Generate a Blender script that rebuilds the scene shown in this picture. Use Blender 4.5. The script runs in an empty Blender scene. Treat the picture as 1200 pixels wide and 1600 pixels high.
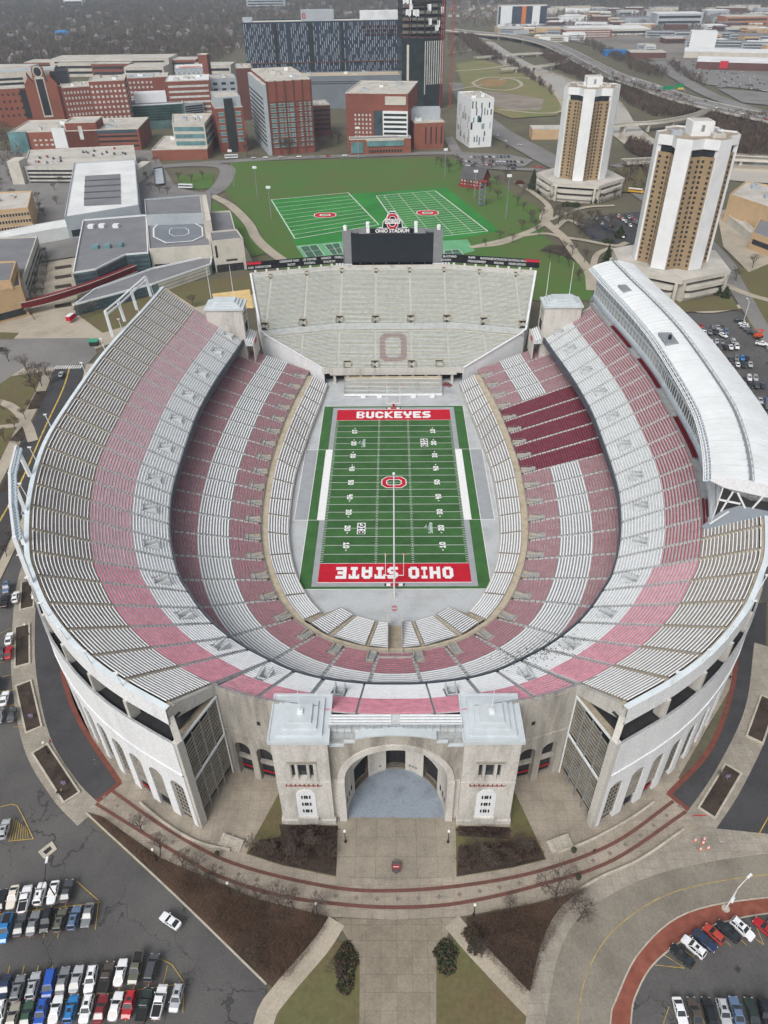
import bpy, bmesh, math, random
import numpy as np
from mathutils import Vector, Matrix
SC = bpy.context.scene
COL = SC.collection
R_ = math.radians
random.seed(7)
# ------------------------------------------------------------------ camera
CX, CY, CZ, YAW, PITCH, ROLL, FPX = -0.31156, -224.2268, 158.8475, -0.016026, 0.656933, -0.014235, 1139.82
_f = Vector((math.sin(YAW)*math.cos(PITCH), math.cos(YAW)*math.cos(PITCH), -math.sin(PITCH)))
_r = Vector((math.cos(YAW), -math.sin(YAW), 0)); _u = _r.cross(_f)
FW = _f; RT = _r*math.cos(ROLL)+_u*math.sin(ROLL); UP = -_r*math.sin(ROLL)+_u*math.cos(ROLL)
CAMP = Vector((CX, CY, CZ))
cam_d = bpy.data.cameras.new('camera'); cam = bpy.data.objects.new('camera', cam_d); COL.objects.link(cam)
m = Matrix((RT, UP, -FW)).transposed().to_4x4(); m.translation = CAMP; cam.matrix_world = m
cam_d.sensor_fit = 'HORIZONTAL'; cam_d.sensor_width = 36; cam_d.lens = FPX/1200*36
cam_d.clip_start = 1; cam_d.clip_end = 20000
SC.camera = cam
# ------------------------------------------------------------------ sky, sun, exposure (flat winter overcast)
SUN_EL, SUN_AZ = 48, 205
w = bpy.data.worlds.new('World'); SC.world = w; w.use_nodes = True
nt = w.node_tree; bg = nt.nodes['Background']
sky = nt.nodes.new('ShaderNodeTexSky'); sky.sky_type = 'NISHITA'; sky.sun_disc = False
sky.sun_elevation = R_(SUN_EL); sky.sun_rotation = R_(SUN_AZ); sky.air_density = 1.0; sky.dust_density = 6.0; sky.ozone_density = 1.0
hs = nt.nodes.new('ShaderNodeHueSaturation'); hs.inputs['Saturation'].default_value = 0.35
nt.links.new(sky.outputs[0], hs.inputs['Color']); nt.links.new(hs.outputs[0], bg.inputs[0]); bg.inputs[1].default_value = 0.15
sd = bpy.data.lights.new('sun', 'SUN'); sd.energy = 1.1; sd.angle = R_(25); sd.color = (1.0, 0.98, 0.95)
so = bpy.data.objects.new('sun', sd); COL.objects.link(so)
so.rotation_euler = (R_(90-SUN_EL), 0, R_(180-SUN_AZ)); so.location = (0, 0, 400)
SC.view_settings.view_transform = 'Standard'; SC.view_settings.look = 'None'
SC.view_settings.gamma = 1; SC.view_settings.use_curve_mapping = False; SC.view_settings.exposure = -0.08
HAZE = 1.15e-4
G = 4.0                                             # level of the streets round the bowl; the field lies at 0
def at(px, py, z=G):                                # the place on level z seen at a point of the 1200x1600 photograph
    d = FW*FPX+RT*(px-600)-UP*(py-800)
    t = (z-CZ)/d.z
    return CAMP+d*t
def zfor(py, x, y):
    lo, hi = -10, 500
    for i in range(40):
        mz = (lo+hi)/2; d = Vector((x, y, mz))-CAMP
        if 800-FPX*d.dot(UP)/d.dot(FW) > py: lo = mz
        else: hi = mz
    return lo
# ------------------------------------------------------------------ materials
MATS = {}
def lin(c): return tuple(((v/255+0.055)/1.055)**2.4 if v > 10 else v/255/12.92 for v in c)
def M(name, rgb, rough=.85, var=.18, scale=.35, spec=.3, metal=0., rgb2=None, detail=5, bump=0., scale2=None):
    """a plain coloured surface with soft mottling; rgb are 0..255 sRGB albedo values"""
    if name in MATS: return MATS[name]
    m = bpy.data.materials.new(name); m.use_nodes = True; nt = m.node_tree; b = nt.nodes['Principled BSDF']
    b.inputs['Roughness'].default_value = rough; b.inputs['Metallic'].default_value = metal
    b.inputs['Specular IOR Level'].default_value = spec
    c = lin(rgb)
    if var > 0:
        geo = nt.nodes.new('ShaderNodeNewGeometry')
        n1 = nt.nodes.new('ShaderNodeTexNoise'); n1.inputs['Scale'].default_value = scale; n1.inputs['Detail'].default_value = detail
        n1.inputs['Roughness'].default_value = .65
        nt.links.new(geo.outputs['Position'], n1.inputs['Vector'])
        mix = nt.nodes.new('ShaderNodeMix'); mix.data_type = 'RGBA'
        a = lin(rgb2) if rgb2 else tuple(x*(1-var*1.6) for x in c)
        bb = tuple(min(1, x*(1+var*1.0)) for x in c)
        mix.inputs[6].default_value = (*a, 1); mix.inputs[7].default_value = (*bb, 1)
        mr = nt.nodes.new('ShaderNodeMapRange'); mr.inputs[1].default_value = .32; mr.inputs[2].default_value = .68
        nt.links.new(n1.outputs[0], mr.inputs[0]); nt.links.new(mr.outputs[0], mix.inputs[0])
        nt.links.new(mix.outputs[2], b.inputs['Base Color'])
        if bump:
            bp = nt.nodes.new('ShaderNodeBump'); bp.inputs['Strength'].default_value = bump; bp.inputs['Distance'].default_value = .3
            nt.links.new(n1.outputs[0], bp.inputs['Height']); nt.links.new(bp.outputs[0], b.inputs['Normal'])
    else:
        b.inputs['Base Color'].default_value = (*c, 1)
    MATS[name] = m
    return m
def Mstain(name, rgb, dark, scale=.12, lo=.5, hi=.72, rough=.9, streak=None, fine=2.5):
    """weathered concrete / asphalt: broad stains (optionally drawn out vertically) plus fine grain"""
    if name in MATS: return MATS[name]
    m = bpy.data.materials.new(name); m.use_nodes = True; nt = m.node_tree; b = nt.nodes['Principled BSDF']
    b.inputs['Roughness'].default_value = rough; b.inputs['Specular IOR Level'].default_value = .25
    geo = nt.nodes.new('ShaderNodeNewGeometry'); vec = geo.outputs['Position']
    if streak:
        mp = nt.nodes.new('ShaderNodeMapping'); mp.inputs['Scale'].default_value = streak
        nt.links.new(vec, mp.inputs[0]); vec = mp.outputs[0]
    n1 = nt.nodes.new('ShaderNodeTexNoise'); n1.inputs['Scale'].default_value = scale; n1.inputs['Detail'].default_value = 8; n1.inputs['Roughness'].default_value = .7
    nt.links.new(vec, n1.inputs['Vector'])
    n2 = nt.nodes.new('ShaderNodeTexNoise'); n2.inputs['Scale'].default_value = fine; n2.inputs['Detail'].default_value = 4
    nt.links.new(geo.outputs['Position'], n2.inputs['Vector'])
    mr = nt.nodes.new('ShaderNodeMapRange'); mr.inputs[1].default_value = lo; mr.inputs[2].default_value = hi
    nt.links.new(n1.outputs[0], mr.inputs[0])
    mix = nt.nodes.new('ShaderNodeMix'); mix.data_type = 'RGBA'
    mix.inputs[6].default_value = (*lin(rgb), 1); mix.inputs[7].default_value = (*lin(dark), 1)
    nt.links.new(mr.outputs[0], mix.inputs[0])
    mr2 = nt.nodes.new('ShaderNodeMapRange'); mr2.inputs[1].default_value = .3; mr2.inputs[2].default_value = .7; mr2.inputs[3].default_value = .86; mr2.inputs[4].default_value = 1.12
    nt.links.new(n2.outputs[0], mr2.inputs[0])
    mul = nt.nodes.new('ShaderNodeMix'); mul.data_type = 'RGBA'; mul.blend_type = 'MULTIPLY'; mul.inputs[0].default_value = 1
    nt.links.new(mix.outputs[2], mul.inputs[6]); nt.links.new(mr2.outputs[0], mul.inputs[7])
    nt.links.new(mul.outputs[2], b.inputs['Base Color'])
    MATS[name] = m
    return m
def Mcrack(name, rgb, dark, crack, cs=.09, cw=.012):
    """old asphalt: stains and dark sealed cracks"""
    if name in MATS: return MATS[name]
    m = Mstain(name, rgb, dark, .05, .42, .7, .92)
    nt = m.node_tree; b = nt.nodes['Principled BSDF']; src = b.inputs['Base Color'].links[0].from_socket
    geo = nt.nodes.new('ShaderNodeNewGeometry'); nz = nt.nodes.new('ShaderNodeTexNoise'); nz.inputs['Scale'].default_value = .22; nz.inputs['Detail'].default_value = 6
    nt.links.new(geo.outputs['Position'], nz.inputs['Vector'])
    ad = nt.nodes.new('ShaderNodeVectorMath'); ad.operation = 'MULTIPLY_ADD'; ad.inputs[1].default_value = (14, 14, 0)
    nt.links.new(nz.outputs['Color'], ad.inputs[0]); nt.links.new(geo.outputs['Position'], ad.inputs[2])
    vo = nt.nodes.new('ShaderNodeTexVoronoi'); vo.feature = 'DISTANCE_TO_EDGE'; vo.inputs['Scale'].default_value = cs
    nt.links.new(ad.outputs[0], vo.inputs['Vector'])
    mk = nt.nodes.new('ShaderNodeTexNoise'); mk.inputs['Scale'].default_value = .06; nt.links.new(geo.outputs['Position'], mk.inputs['Vector'])
    th = nt.nodes.new('ShaderNodeMapRange'); th.inputs[1].default_value = .4; th.inputs[2].default_value = .7; th.inputs[3].default_value = 0; th.inputs[4].default_value = cw*2
    nt.links.new(mk.outputs[0], th.inputs[0])
    lt = nt.nodes.new('ShaderNodeMath'); lt.operation = 'LESS_THAN'; nt.links.new(vo.outputs['Distance'], lt.inputs[0]); nt.links.new(th.outputs[0], lt.inputs[1])
    fm = nt.nodes.new('ShaderNodeMath'); fm.operation = 'MULTIPLY'; fm.inputs[1].default_value = .75; nt.links.new(lt.outputs[0], fm.inputs[0])
    mix = nt.nodes.new('ShaderNodeMix'); mix.data_type = 'RGBA'; mix.inputs[7].default_value = (*lin(crack), 1)
    nt.links.new(src, mix.inputs[6]); nt.links.new(fm.outputs[0], mix.inputs[0]); nt.links.new(mix.outputs[2], b.inputs['Base Color'])
    return m
def Mgrid(name, rgb, line, sx=3., sy=3., lw=.06, dark=None):
    """paving slabs: mottled concrete with joints along the world axes"""
    if name in MATS: return MATS[name]
    m = Mstain(name, rgb, dark or tuple(v*.82 for v in rgb), .13, .42, .72)
    nt = m.node_tree; b = nt.nodes['Principled BSDF']; src = b.inputs['Base Color'].links[0].from_socket
    geo = nt.nodes.new('ShaderNodeNewGeometry'); br = nt.nodes.new('ShaderNodeTexBrick'); br.offset = 0
    br.inputs['Scale'].default_value = 1; br.inputs['Brick Width'].default_value = sx; br.inputs['Row Height'].default_value = sy
    br.inputs['Mortar Size'].default_value = lw; br.inputs['Color1'].default_value = (1, 1, 1, 1); br.inputs['Color2'].default_value = (.88, .88, .88, 1)
    v = .62; br.inputs['Mortar'].default_value = (v, v, v, 1)
    nt.links.new(geo.outputs['Position'], br.inputs['Vector'])
    mul = nt.nodes.new('ShaderNodeMix'); mul.data_type = 'RGBA'; mul.blend_type = 'MULTIPLY'; mul.inputs[0].default_value = 1
    nt.links.new(src, mul.inputs[6]); nt.links.new(br.outputs['Color'], mul.inputs[7]); nt.links.new(mul.outputs[2], b.inputs['Base Color'])
    return m
def Mglass(name, rgb, rough=.15, spec=.6): return M(name, rgb, rough, .25, .12, spec)
# ------------------------------------------------------------------ mesh builder and object helpers
class MB:
    def __init__(s): s.v = []; s.f = []; s.m = []; s.mats = []
    def mi(s, mat):
        if mat not in s.mats: s.mats.append(mat)
        return s.mats.index(mat)
    def face(s, pts, mat):
        n = len(s.v); s.v += [tuple(p) for p in pts]; s.f.append(tuple(range(n, n+len(pts)))); s.m.append(s.mi(mat))
    def box(s, x0, y0, z0, x1, y1, z1, mat, top=None):
        s.prism([(x0, y0), (x1, y0), (x1, y1), (x0, y1)], z0, z1, mat, top)
    def prism(s, poly, z0, z1, mat, top=None, bottom=True):
        poly = [(p[0], p[1]) for p in poly]
        if sum(poly[i-1][0]*poly[i][1]-poly[i][0]*poly[i-1][1] for i in range(len(poly))) < 0: poly = poly[::-1]
        n = len(poly)
        for i in range(n):
            a, b = poly[i], poly[(i+1) % n]
            s.face([(*a, z0), (*b, z0), (*b, z1), (*a, z1)], mat)
        s.face([(*p, z1) for p in poly], top or mat)
        if bottom: s.face([(*p, z0) for p in poly[::-1]], mat)
    def obox(s, c, ax, hx, hy, z0, z1, mat, top=None):
        """box with its long axis along the 2-d direction ax"""
        a = Vector((ax[0], ax[1])).normalized(); n = Vector((-a.y, a.x)); c = Vector((c[0], c[1]))
        s.prism([c-a*hx-n*hy, c+a*hx-n*hy, c+a*hx+n*hy, c-a*hx+n*hy], z0, z1, mat, top)
    def beam(s, p, q, wd, ht, mat):
        p = Vector(p); q = Vector(q); d = (q-p).normalized()
        side = d.cross(Vector((0, 0, 1)))
        if side.length < 1e-3: side = Vector((1, 0, 0))
        side.normalize(); up = side.cross(d)
        a = side*wd/2; b = up*ht/2
        P0 = [p-a-b, p+a-b, p+a+b, p-a+b]; Q0 = [q-a-b, q+a-b, q+a+b, q-a+b]
        for i in range(4):
            j = (i+1) % 4; s.face([P0[i], P0[j], Q0[j], Q0[i]], mat)
        s.face(P0[::-1], mat); s.face(Q0, mat)
    def tube(s, pts, r0, r1, mat, n=6):
        pts = [Vector(p) for p in pts]; rings = []
        for i, p in enumerate(pts):
            d = (pts[min(i+1, len(pts)-1)]-pts[max(i-1, 0)]).normalized()
            sd = d.cross(Vector((0, 0, 1))); sd = Vector((1, 0, 0)) if sd.length < 1e-3 else sd.normalized()
            up = sd.cross(d); rr = r0+(r1-r0)*i/max(1, len(pts)-1)
            rings.append([p+(sd*math.cos(2*math.pi*k/n)+up*math.sin(2*math.pi*k/n))*rr for k in range(n)])
        for a, b in zip(rings, rings[1:]):
            for k in range(n): s.face([a[k], a[(k+1) % n], b[(k+1) % n], b[k]], mat)
        s.face(rings[0][::-1], mat); s.face(rings[-1], mat)
    def lathe(s, c, prof, mat, n=12):
        rings = [[(c[0]+r*math.cos(2*math.pi*k/n), c[1]+r*math.sin(2*math.pi*k/n), c[2]+z) for k in range(n)] for r, z in prof]
        for a, b in zip(rings, rings[1:]):
            for k in range(n): s.face([a[k], a[(k+1) % n], b[(k+1) % n], b[k]], mat)
        s.face(rings[-1], mat)
    def strip(s, A, B, mat):
        for i in range(len(A)-1): s.face([A[i], A[i+1], B[i+1], B[i]], mat)
    def build(s, name, parent=None, smooth=False):
        me = bpy.data.meshes.new(name); me.from_pydata(s.v, [], s.f)
        for mt in s.mats: me.materials.append(mt)
        me.polygons.foreach_set('material_index', s.m)
        if smooth: me.polygons.foreach_set('use_smooth', [True]*len(s.f))
        me.update()
        o = bpy.data.objects.new(name, me); COL.objects.link(o)
        if parent is not None: o.parent = parent
        return o
def tag(o, label=None, cat=None, group=None, kind=None):
    if label: o['label'] = label
    if cat: o['category'] = cat
    if group: o['group'] = group
    if kind: o['kind'] = kind
    return o
def thing(name, label, cat, loc=(0, 0, 0), rz=0, group=None):
    o = bpy.data.objects.new(name, None); COL.objects.link(o); o.location = loc; o.rotation_euler = (0, 0, rz)
    o.empty_display_size = .1
    return tag(o, label, cat, group)
def dup(o, parent=None, loc=None, rz=None, label=None, group=None, scale=None):
    c = o.copy(); COL.objects.link(c)
    if parent is not None: c.parent = parent
    if loc is not None: c.location = loc
    if rz is not None: c.rotation_euler = (0, 0, rz)
    if scale is not None: c.scale = (scale,)*3 if not hasattr(scale, '__len__') else scale
    if label: c['label'] = label
    if group: c['group'] = group
    for ch in [x for x in KIDS.get(o.name, [])]: dup_child(ch, c)
    return c
KIDS = {}
def dup_child(ch, par):
    d = ch.copy(); COL.objects.link(d); d.parent = par
    for g in KIDS.get(ch.name, []): dup_child(g, d)
def reg(o):
    """remember the children of a prototype, for dup()"""
    KIDS[o.name] = list(o.children)
    for c in o.children: reg(c)
    return o
def crom(pts, n=6):
    """Catmull-Rom through points (any dimension) with n steps per span"""
    P = [Vector(p) for p in pts]; P = [P[0]*2-P[1]]+P+[P[-1]*2-P[-2]]; out = []
    for i in range(1, len(P)-2):
        for k in range(n):
            t = k/n; a, b, c, d = P[i-1:i+3]
            out.append(.5*((2*b)+(c-a)*t+(2*a-5*b+4*c-d)*t*t+(3*b-a-3*c+d)*t**3))
    out.append(P[-2]); return out
def offs(pl, d):
    """offset a 2-d polyline sideways (to the left of its direction for d>0)"""
    out = []
    for i, p in enumerate(pl):
        a = pl[max(0, i-1)]; b = pl[min(len(pl)-1, i+1)]
        t = Vector((b[0]-a[0], b[1]-a[1])).normalized(); out.append((p[0]-t.y*d, p[1]+t.x*d))
    return out
def strip_mesh(name, pl, wd, z, mat, parent=None, kind='structure', side=0):
    L = offs(pl, wd/2+side*wd/2); Rr = offs(pl, -wd/2+side*wd/2)
    mb = MB(); mb.strip([(*p, z) for p in Rr], [(*p, z) for p in L], mat)
    o = mb.build(name, parent)
    if kind: o['kind'] = kind
    return o
def pxline(pts, z=G, n=6): return [(p.x, p.y) for p in crom([at(*q, z).to_2d() for q in pts], n)]
def flat(name, poly, z, mat, kind='structure', holes=(), parent=None):
    """a level sheet with an outline (world xy), by triangle fill"""
    bm = bmesh.new(); es = []
    for lp in [poly, *holes]:
        vs = [bm.verts.new((p[0], p[1], z)) for p in lp]
        es += [bm.edges.new((vs[i-1], vs[i])) for i in range(len(vs))]
    bmesh.ops.triangle_fill(bm, edges=es, use_beauty=True)
    for f in bm.faces:
        if f.normal.z < 0: f.normal_flip()
    me = bpy.data.meshes.new(name); bm.to_mesh(me); bm.free(); me.materials.append(mat)
    o = bpy.data.objects.new(name, me); COL.objects.link(o)
    if kind: o['kind'] = kind
    if parent is not None: o.parent = parent
    return o
def pflat(name, pts, z, mat, smooth=0, **k):
    w_ = [at(*q, z).to_2d() for q in pts]
    if smooth:
        w_ = crom(w_+[w_[0]], smooth)[:-1]
    return flat(name, [(p[0], p[1]) for p in w_], z, mat, **k)
# lettering: built-in font turned into flat or slightly raised mesh
def text_mesh(name, s, size, mat, mw, parent=None, bold=.0, ext=0., space=1., xs=1.):
    cu = bpy.data.curves.new(name, 'FONT'); cu.body = s; cu.size = size; cu.align_x = 'CENTER'; cu.align_y = 'CENTER'
    cu.offset = bold; cu.extrude = ext; cu.space_character = space; cu.resolution_u = 3
    t = bpy.data.objects.new('tmp', cu); COL.objects.link(t)
    dg = bpy.context.evaluated_depsgraph_get(); me = bpy.data.meshes.new_from_object(t.evaluated_get(dg))
    bpy.data.objects.remove(t); bpy.data.curves.remove(cu)
    me.transform(Matrix.Diagonal((xs, 1, 1, 1))); me.transform(mw)
    me.materials.clear(); me.materials.append(mat)
    o = bpy.data.objects.new(name, me); COL.objects.link(o)
    if parent is not None: o.parent = parent
    return o
# ================================================================== STADIUM
conc = Mstain('pale_concrete', (196, 194, 188), (150, 146, 138), .25, .5, .75, streak=(1, 1, .18))
concw = Mstain('whitewashed_concrete', (222, 224, 226), (202, 204, 206), .2, .5, .8, streak=(1, 1, .15))
conco = Mstain('old_concrete', (176, 172, 164), (114, 110, 104), .3, .42, .72, streak=(1, 1, .16))
tanc = Mstain('tan_concrete', (190, 178, 156), (150, 138, 118), .4, .45, .75)
greyc = Mstain('grey_deck_concrete', (168, 171, 172), (132, 134, 134), .5, .45, .75)
treadw = Mstain('tread_grey', (206, 211, 213), (174, 178, 180), .6, .45, .75)
treadp = Mstain('tread_pinkgrey', (208, 199, 201), (176, 167, 170), .6, .45, .75)
treadt = Mstain('tread_brown', (156, 148, 138), (122, 115, 106), .5, .45, .7)
treadd = Mstain('tread_dark', (122, 122, 123), (94, 94, 96), .5, .45, .7)
treadm = Mstain('tread_maroongrey', (172, 160, 160), (128, 116, 117), .35, .42, .7)
treadaw = Mstain('tread_white_zone', (146, 148, 150), (116, 118, 120), .5, .45, .75); treadaa = Mstain('tread_field_rows', (150, 146, 142), (116, 112, 108), .5, .45, .75); treadpr = Mstain('tread_grey_pink', (186, 180, 182), (150, 144, 146), .5, .45, .75)
bw = M('bench_white', (236, 239, 241), .5, .06, .8)
bp = M('bench_faded_red', (214, 138, 156), .6, .16, .5); bpp = M('bench_pale_pink', (212, 166, 176), .6, .14, .4)
bm_ = M('bench_maroon', (186, 124, 136), .6, .22, .35)
bc = M('bench_crimson', (138, 22, 56), .5, .14, .6)
bnew = M('bench_red', (176, 60, 80), .6, .16, .5)
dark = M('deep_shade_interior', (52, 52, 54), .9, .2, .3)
steel = M('galvanised_steel', (150, 156, 160), .5, .1, 1., .4, .3)
whites = M('white_painted_steel', (226, 230, 232), .45, .05, .8)
red_p = M('scarlet_paint', (190, 20, 44), .7, .1, .4)
white_p = M('white_paint', (235, 236, 236), .6, .05, .8)
black_p = M('black_panel', (28, 31, 36), .35, .1, .5)
roofw = M('white_roof_metal', (228, 232, 233), .5, .06, .12)
roofg = M('pale_grey_roof', (196, 204, 208), .5, .07, .25)
glassd = Mglass('dark_glass', (46, 54, 58)); glassg = Mglass('green_glass', (92, 118, 116))
# upper deck aisles: (front edge, rim) pairs round the left half, mirrored for the right
def sub(a, b, k): return [tuple(np.array(a)+(np.array(b)-np.array(a))*i/k) for i in range(k)]
CS = [((-68.7, 87.9), (-104.9, 104.6)), ((-70.6, 72.8), (-106.4, 82.8)), ((-73.4, 52.0), (-108.4, 62.5)), ((-75.1, 33.2), (-110.1, 41.7)),
      ((-75.8, 14.8), (-110.8, 20.6)), ((-74.2, -21.7), (-109.9, -19.8)), ((-72.0, -38.8), (-106.9, -41.1)), ((-67.8, -55.6), (-101.4, -61.8)),
      ((-61.9, -70.6), (-93.8, -81.7)), ((-57.6, -77.5), (-88.6, -90.9)), ((-53.2, -83.9), (-82.1, -100.6)), ((-48.4, -89.6), (-74.7, -109.1)),
      ((-43.0, -94.6), (-66.4, -116.9)), ((-37.5, -98.8), (-57.3, -123.5)), ((-31.4, -102.6), (-46.9, -129.6))]
SUBS = [2, 2, 2, 2, 4, 2, 2, 2, 1, 1, 1, 1, 1, 1]
def rez(pt, za, zb):                                 # slide a traced point along its line of sight to another level
    k = (zb-CZ)/(za-CZ); return (CX+(pt[0]-CX)*k, CY+(pt[1]-CY)*k)
Z0, Z3 = 22.0, 43.0
CS = [(rez(a, 17.5, Z0), rez(b, 36, Z3)) for a, b in CS]
us = []
for i, k in enumerate(SUBS):
    for j in range(k): us.append(i+j/k)
us.append(len(CS)-1)
_c0 = crom([Vector(a) for a, b in CS], 24); _c3 = crom([Vector(b) for a, b in CS], 24)
def samp(L, u, n=24):
    t = u*n; i = min(int(t), len(L)-2); return L[i].lerp(L[i+1], t-i)
FN = .586
NEARC = [((-31.4, -102.6), (-40.8, -119.0)), ((-25.0, -106.0), (-31.0, -122.4)), ((-17.5, -108.4), (-20.6, -124.6)), ((-7.2, -109.9), (-8.2, -126.0)), ((0, -110.1), (0, -126.2))]
def upper(u):                                       # front point, back point, back level
    return samp(_c0, u), samp(_c3, u), Z3
NEARC = [(rez(a, 17.5, Z0), rez(b, 27.86, Z0+(Z3-Z0)*FN)) for a, b in NEARC]
_n0 = crom([Vector(CS[-2][0])]+[Vector(a) for a, b in NEARC]+[Vector((-NEARC[-2][0][0], NEARC[-2][0][1]))], 12)[12:-12]
_n1 = crom([Vector((-49.0, -118.6))]+[Vector(b) for a, b in NEARC]+[Vector((-NEARC[-2][1][0], NEARC[-2][1][1]))], 12)[12:-12]
def nearu(u): 
    a, b = samp(_n0, u, 12), samp(_n1, u, 12); return a, b, Z0+(Z3-Z0)*FN
_w1 = crom([Vector(p) for p in [(-38.6, 82.5), (-40.9, 67.0), (-43.0, 54.0), (-44.7, 40.0), (-45.8, 26.5), (-46.5, 14.0), (-46.9, 0), (-46.4, -16.0), (-45.3, -29.5), (-43.4, -41.8), (-40.4, -53.4), (-36.3, -64.2), (-31.3, -73.0), (-24.4, -80.2), (-15.6, -85.6), (-6.0, -88.2), (0, -88.7), (6, -88.2)]], 12)
_w1 = _w1[:-12]
def lower(u):                                        # walkway edge out to under the upper deck
    n = 12; t = u*n; i = min(int(t), len(_w1)-2); p = _w1[i].lerp(_w1[i+1], t-i)
    a = _w1[max(0, i-3)]; b = _w1[min(len(_w1)-1, i+4)]
    if i > len(_w1)-8: b = Vector((-a.x if a.x < -.5 else 6, a.y))
    d = (b-a).normalized(); nrm = Vector((d.y, -d.x))
    return p, p+nrm*33.0, 4.8+33.0*.325
ZA = 4.8
def rows(mb, fn, u0, u1, z0, nrow, band, gap=.6, holes=(), f0=0., f1=1., mir=1, gap2=None, nseg=4, bh=.44, bw_=.31):
    """stepped rows with one bench each between two aisles; band(f) gives (tread, bench) materials"""
    for r in range(nrow):
        fa = f0+(f1-f0)*r/nrow; fb = f0+(f1-f0)*(r+1)/nrow; tm, bmt, *wo = band((fa+fb)/2); bwr = wo[0] if wo else bw_
        spans = [(u0, u1, True, True)]
        for (ha, hb, hf0, hf1) in holes:
            if fa < hf1 and fb > hf0:
                spans = [(u0, ha, True, False), (hb, u1, False, True)]
        for (ua, ub, ga, gb) in spans:
            if ub-ua < .02: continue
            A = []; B = []
            for k in range(nseg+1):
                p, q, zb = fn(ua+(ub-ua)*k/nseg); A.append((p.lerp(q, fa), z0+(zb-z0)*fa)); B.append((p.lerp(q, fb), z0+(zb-z0)*fb))
            ta = (A[1][0]-A[0][0]).normalized(); tb = (A[-1][0]-A[-2][0]).normalized()
            if ga: A[0] = (A[0][0]+ta*gap, A[0][1]); B[0] = (B[0][0]+ta*gap, B[0][1])
            g2 = gap if gap2 is None else gap2
            if gb: A[-1] = (A[-1][0]-tb*g2, A[-1][1]); B[-1] = (B[-1][0]-tb*g2, B[-1][1])
            zt = B[0][1]; zf = A[0][1]
            def l3(pl, z): return [(p.x*mir, p.y, z) for p, _ in pl]
            mb.strip(l3(A, zf-.1), l3(A, zt), tm); mb.strip(l3(A, zt), l3(B, zt), tm)
            mb.face([(B[0][0].x*mir, B[0][0].y, zt), (A[0][0].x*mir, A[0][0].y, zt), (A[0][0].x*mir, A[0][0].y, zf-.1), (B[0][0].x*mir, B[0][0].y, zf-.1)], tm)
            mb.face([(B[-1][0].x*mir, B[-1][0].y, zt), (A[-1][0].x*mir, A[-1][0].y, zt), (A[-1][0].x*mir, A[-1][0].y, zf-.1), (B[-1][0].x*mir, B[-1][0].y, zf-.1)], tm)
            dd = (B[0][0]-A[0][0]).length; k1 = .46; k2 = min(.95, k1+bwr/dd)
            b1 = [(a.lerp(b, k1), 0) for (a, _), (b, _) in zip(A, B)]; b2 = [(a.lerp(b, k2), 0) for (a, _), (b, _) in zip(A, B)]
            mb.strip(l3(b1, zt+bh), l3(b2, zt+bh), bmt); mb.strip(l3(b1, zt+bh-.16), l3(b1, zt+bh), bmt); mb.strip(l3(b2, zt+bh-.16), l3(b2, zt+bh), bmt)
            mb.strip(l3(b1, zt+bh-.16), l3(b2, zt+bh-.16), tm)
def slab(mb, fn, u0, u1, z0, f0, f1, mat, mir=1, n=4, dz=0., nf=1):
    for k in range(n):
        for j in range(nf):
            ff = [f0+(f1-f0)*j/nf, f0+(f1-f0)*(j+1)/nf]; q = []
            for u, f in ((u0+(u1-u0)*k/n, ff[0]), (u0+(u1-u0)*(k+1)/n, ff[0]), (u0+(u1-u0)*(k+1)/n, ff[1]), (u0+(u1-u0)*k/n, ff[1])):
                p, b, zb = fn(u); x = p.lerp(b, f); q.append((x.x*mir, x.y, z0+(zb-z0)*f+dz))
            mb.face(q, mat)
def aisle(mb, fn, u, z0, f0, f1, gap, mat, mir=1, n=10, dz=.26):
    umax = fn.umax; a = max(u-.02, 0); b = min(u+.02, umax); A = []; B = []
    for k in range(n+1):
        f = f0+(f1-f0)*k/n; p, q, zb = fn(u); c = p.lerp(q, f); p1, q1, _ = fn(a); p2, q2, _ = fn(b); t = (p2.lerp(q2, f)-p1.lerp(q1, f)).normalized()*gap
        z = z0+(zb-z0)*f+dz; A.append(((c.x-t.x)*mir, c.y-t.y, z)); B.append(((c.x+t.x)*mir, c.y+t.y, z))
    mb.strip(A, B, mat)
    for k in range(n*4):
        if k % 2: continue
        f = k/(n*4); i = int(f*n); g = f*n-i; x = [Vector(A[i]).lerp(Vector(A[i+1]), g), Vector(B[i]).lerp(Vector(B[i+1]), g), Vector(B[i]).lerp(Vector(B[i+1]), min(1, g+.1)), Vector(A[i]).lerp(Vector(A[i+1]), min(1, g+.1))]
        mb.face([(*v.to_2d(), v.z+.03) for v in x], aisle_d)
aisle_l = Mstain('aisle_step_grey', (190, 192, 192), (150, 152, 152), .8, .45, .75); aisle_t = Mstain('aisle_step_tan', (190, 180, 162), (152, 140, 122), .8, .42, .72); aisle_d = M('aisle_step_edge', (128, 128, 126), .9, .2, 1)
upper.umax = len(CS)-1; nearu.umax = 4; lower.umax = 16
stadium = thing('stadium', 'huge grey horseshoe football stadium with red and white bench rows and a rotunda gate', 'stadium', (0, 0, 0))
def bandC(f): return (treadw, bw) if f < .3 else ((treadp, bp) if f < .6 else (treadt, bw, .25))
def bandCp(f): return (treadw, bw) if f < .3 else ((treadp, bpp) if f < .6 else (treadt, bw, .25))
def bandCR(f): return (treadw, bw) if f < .33 else ((treadpr, bnew, .21) if f < .6 else (treadt, bw, .25))
def bandA(f): 
    d = f*33.0; return (treadm, bm_) if d < 10 else ((treadaw, bw, .43) if d < 19.8 else (treadm, bm_))
def bandX(f): return (M('tread_crimsongrey', (120, 84, 92), .8, .2, .5), bc)
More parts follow.
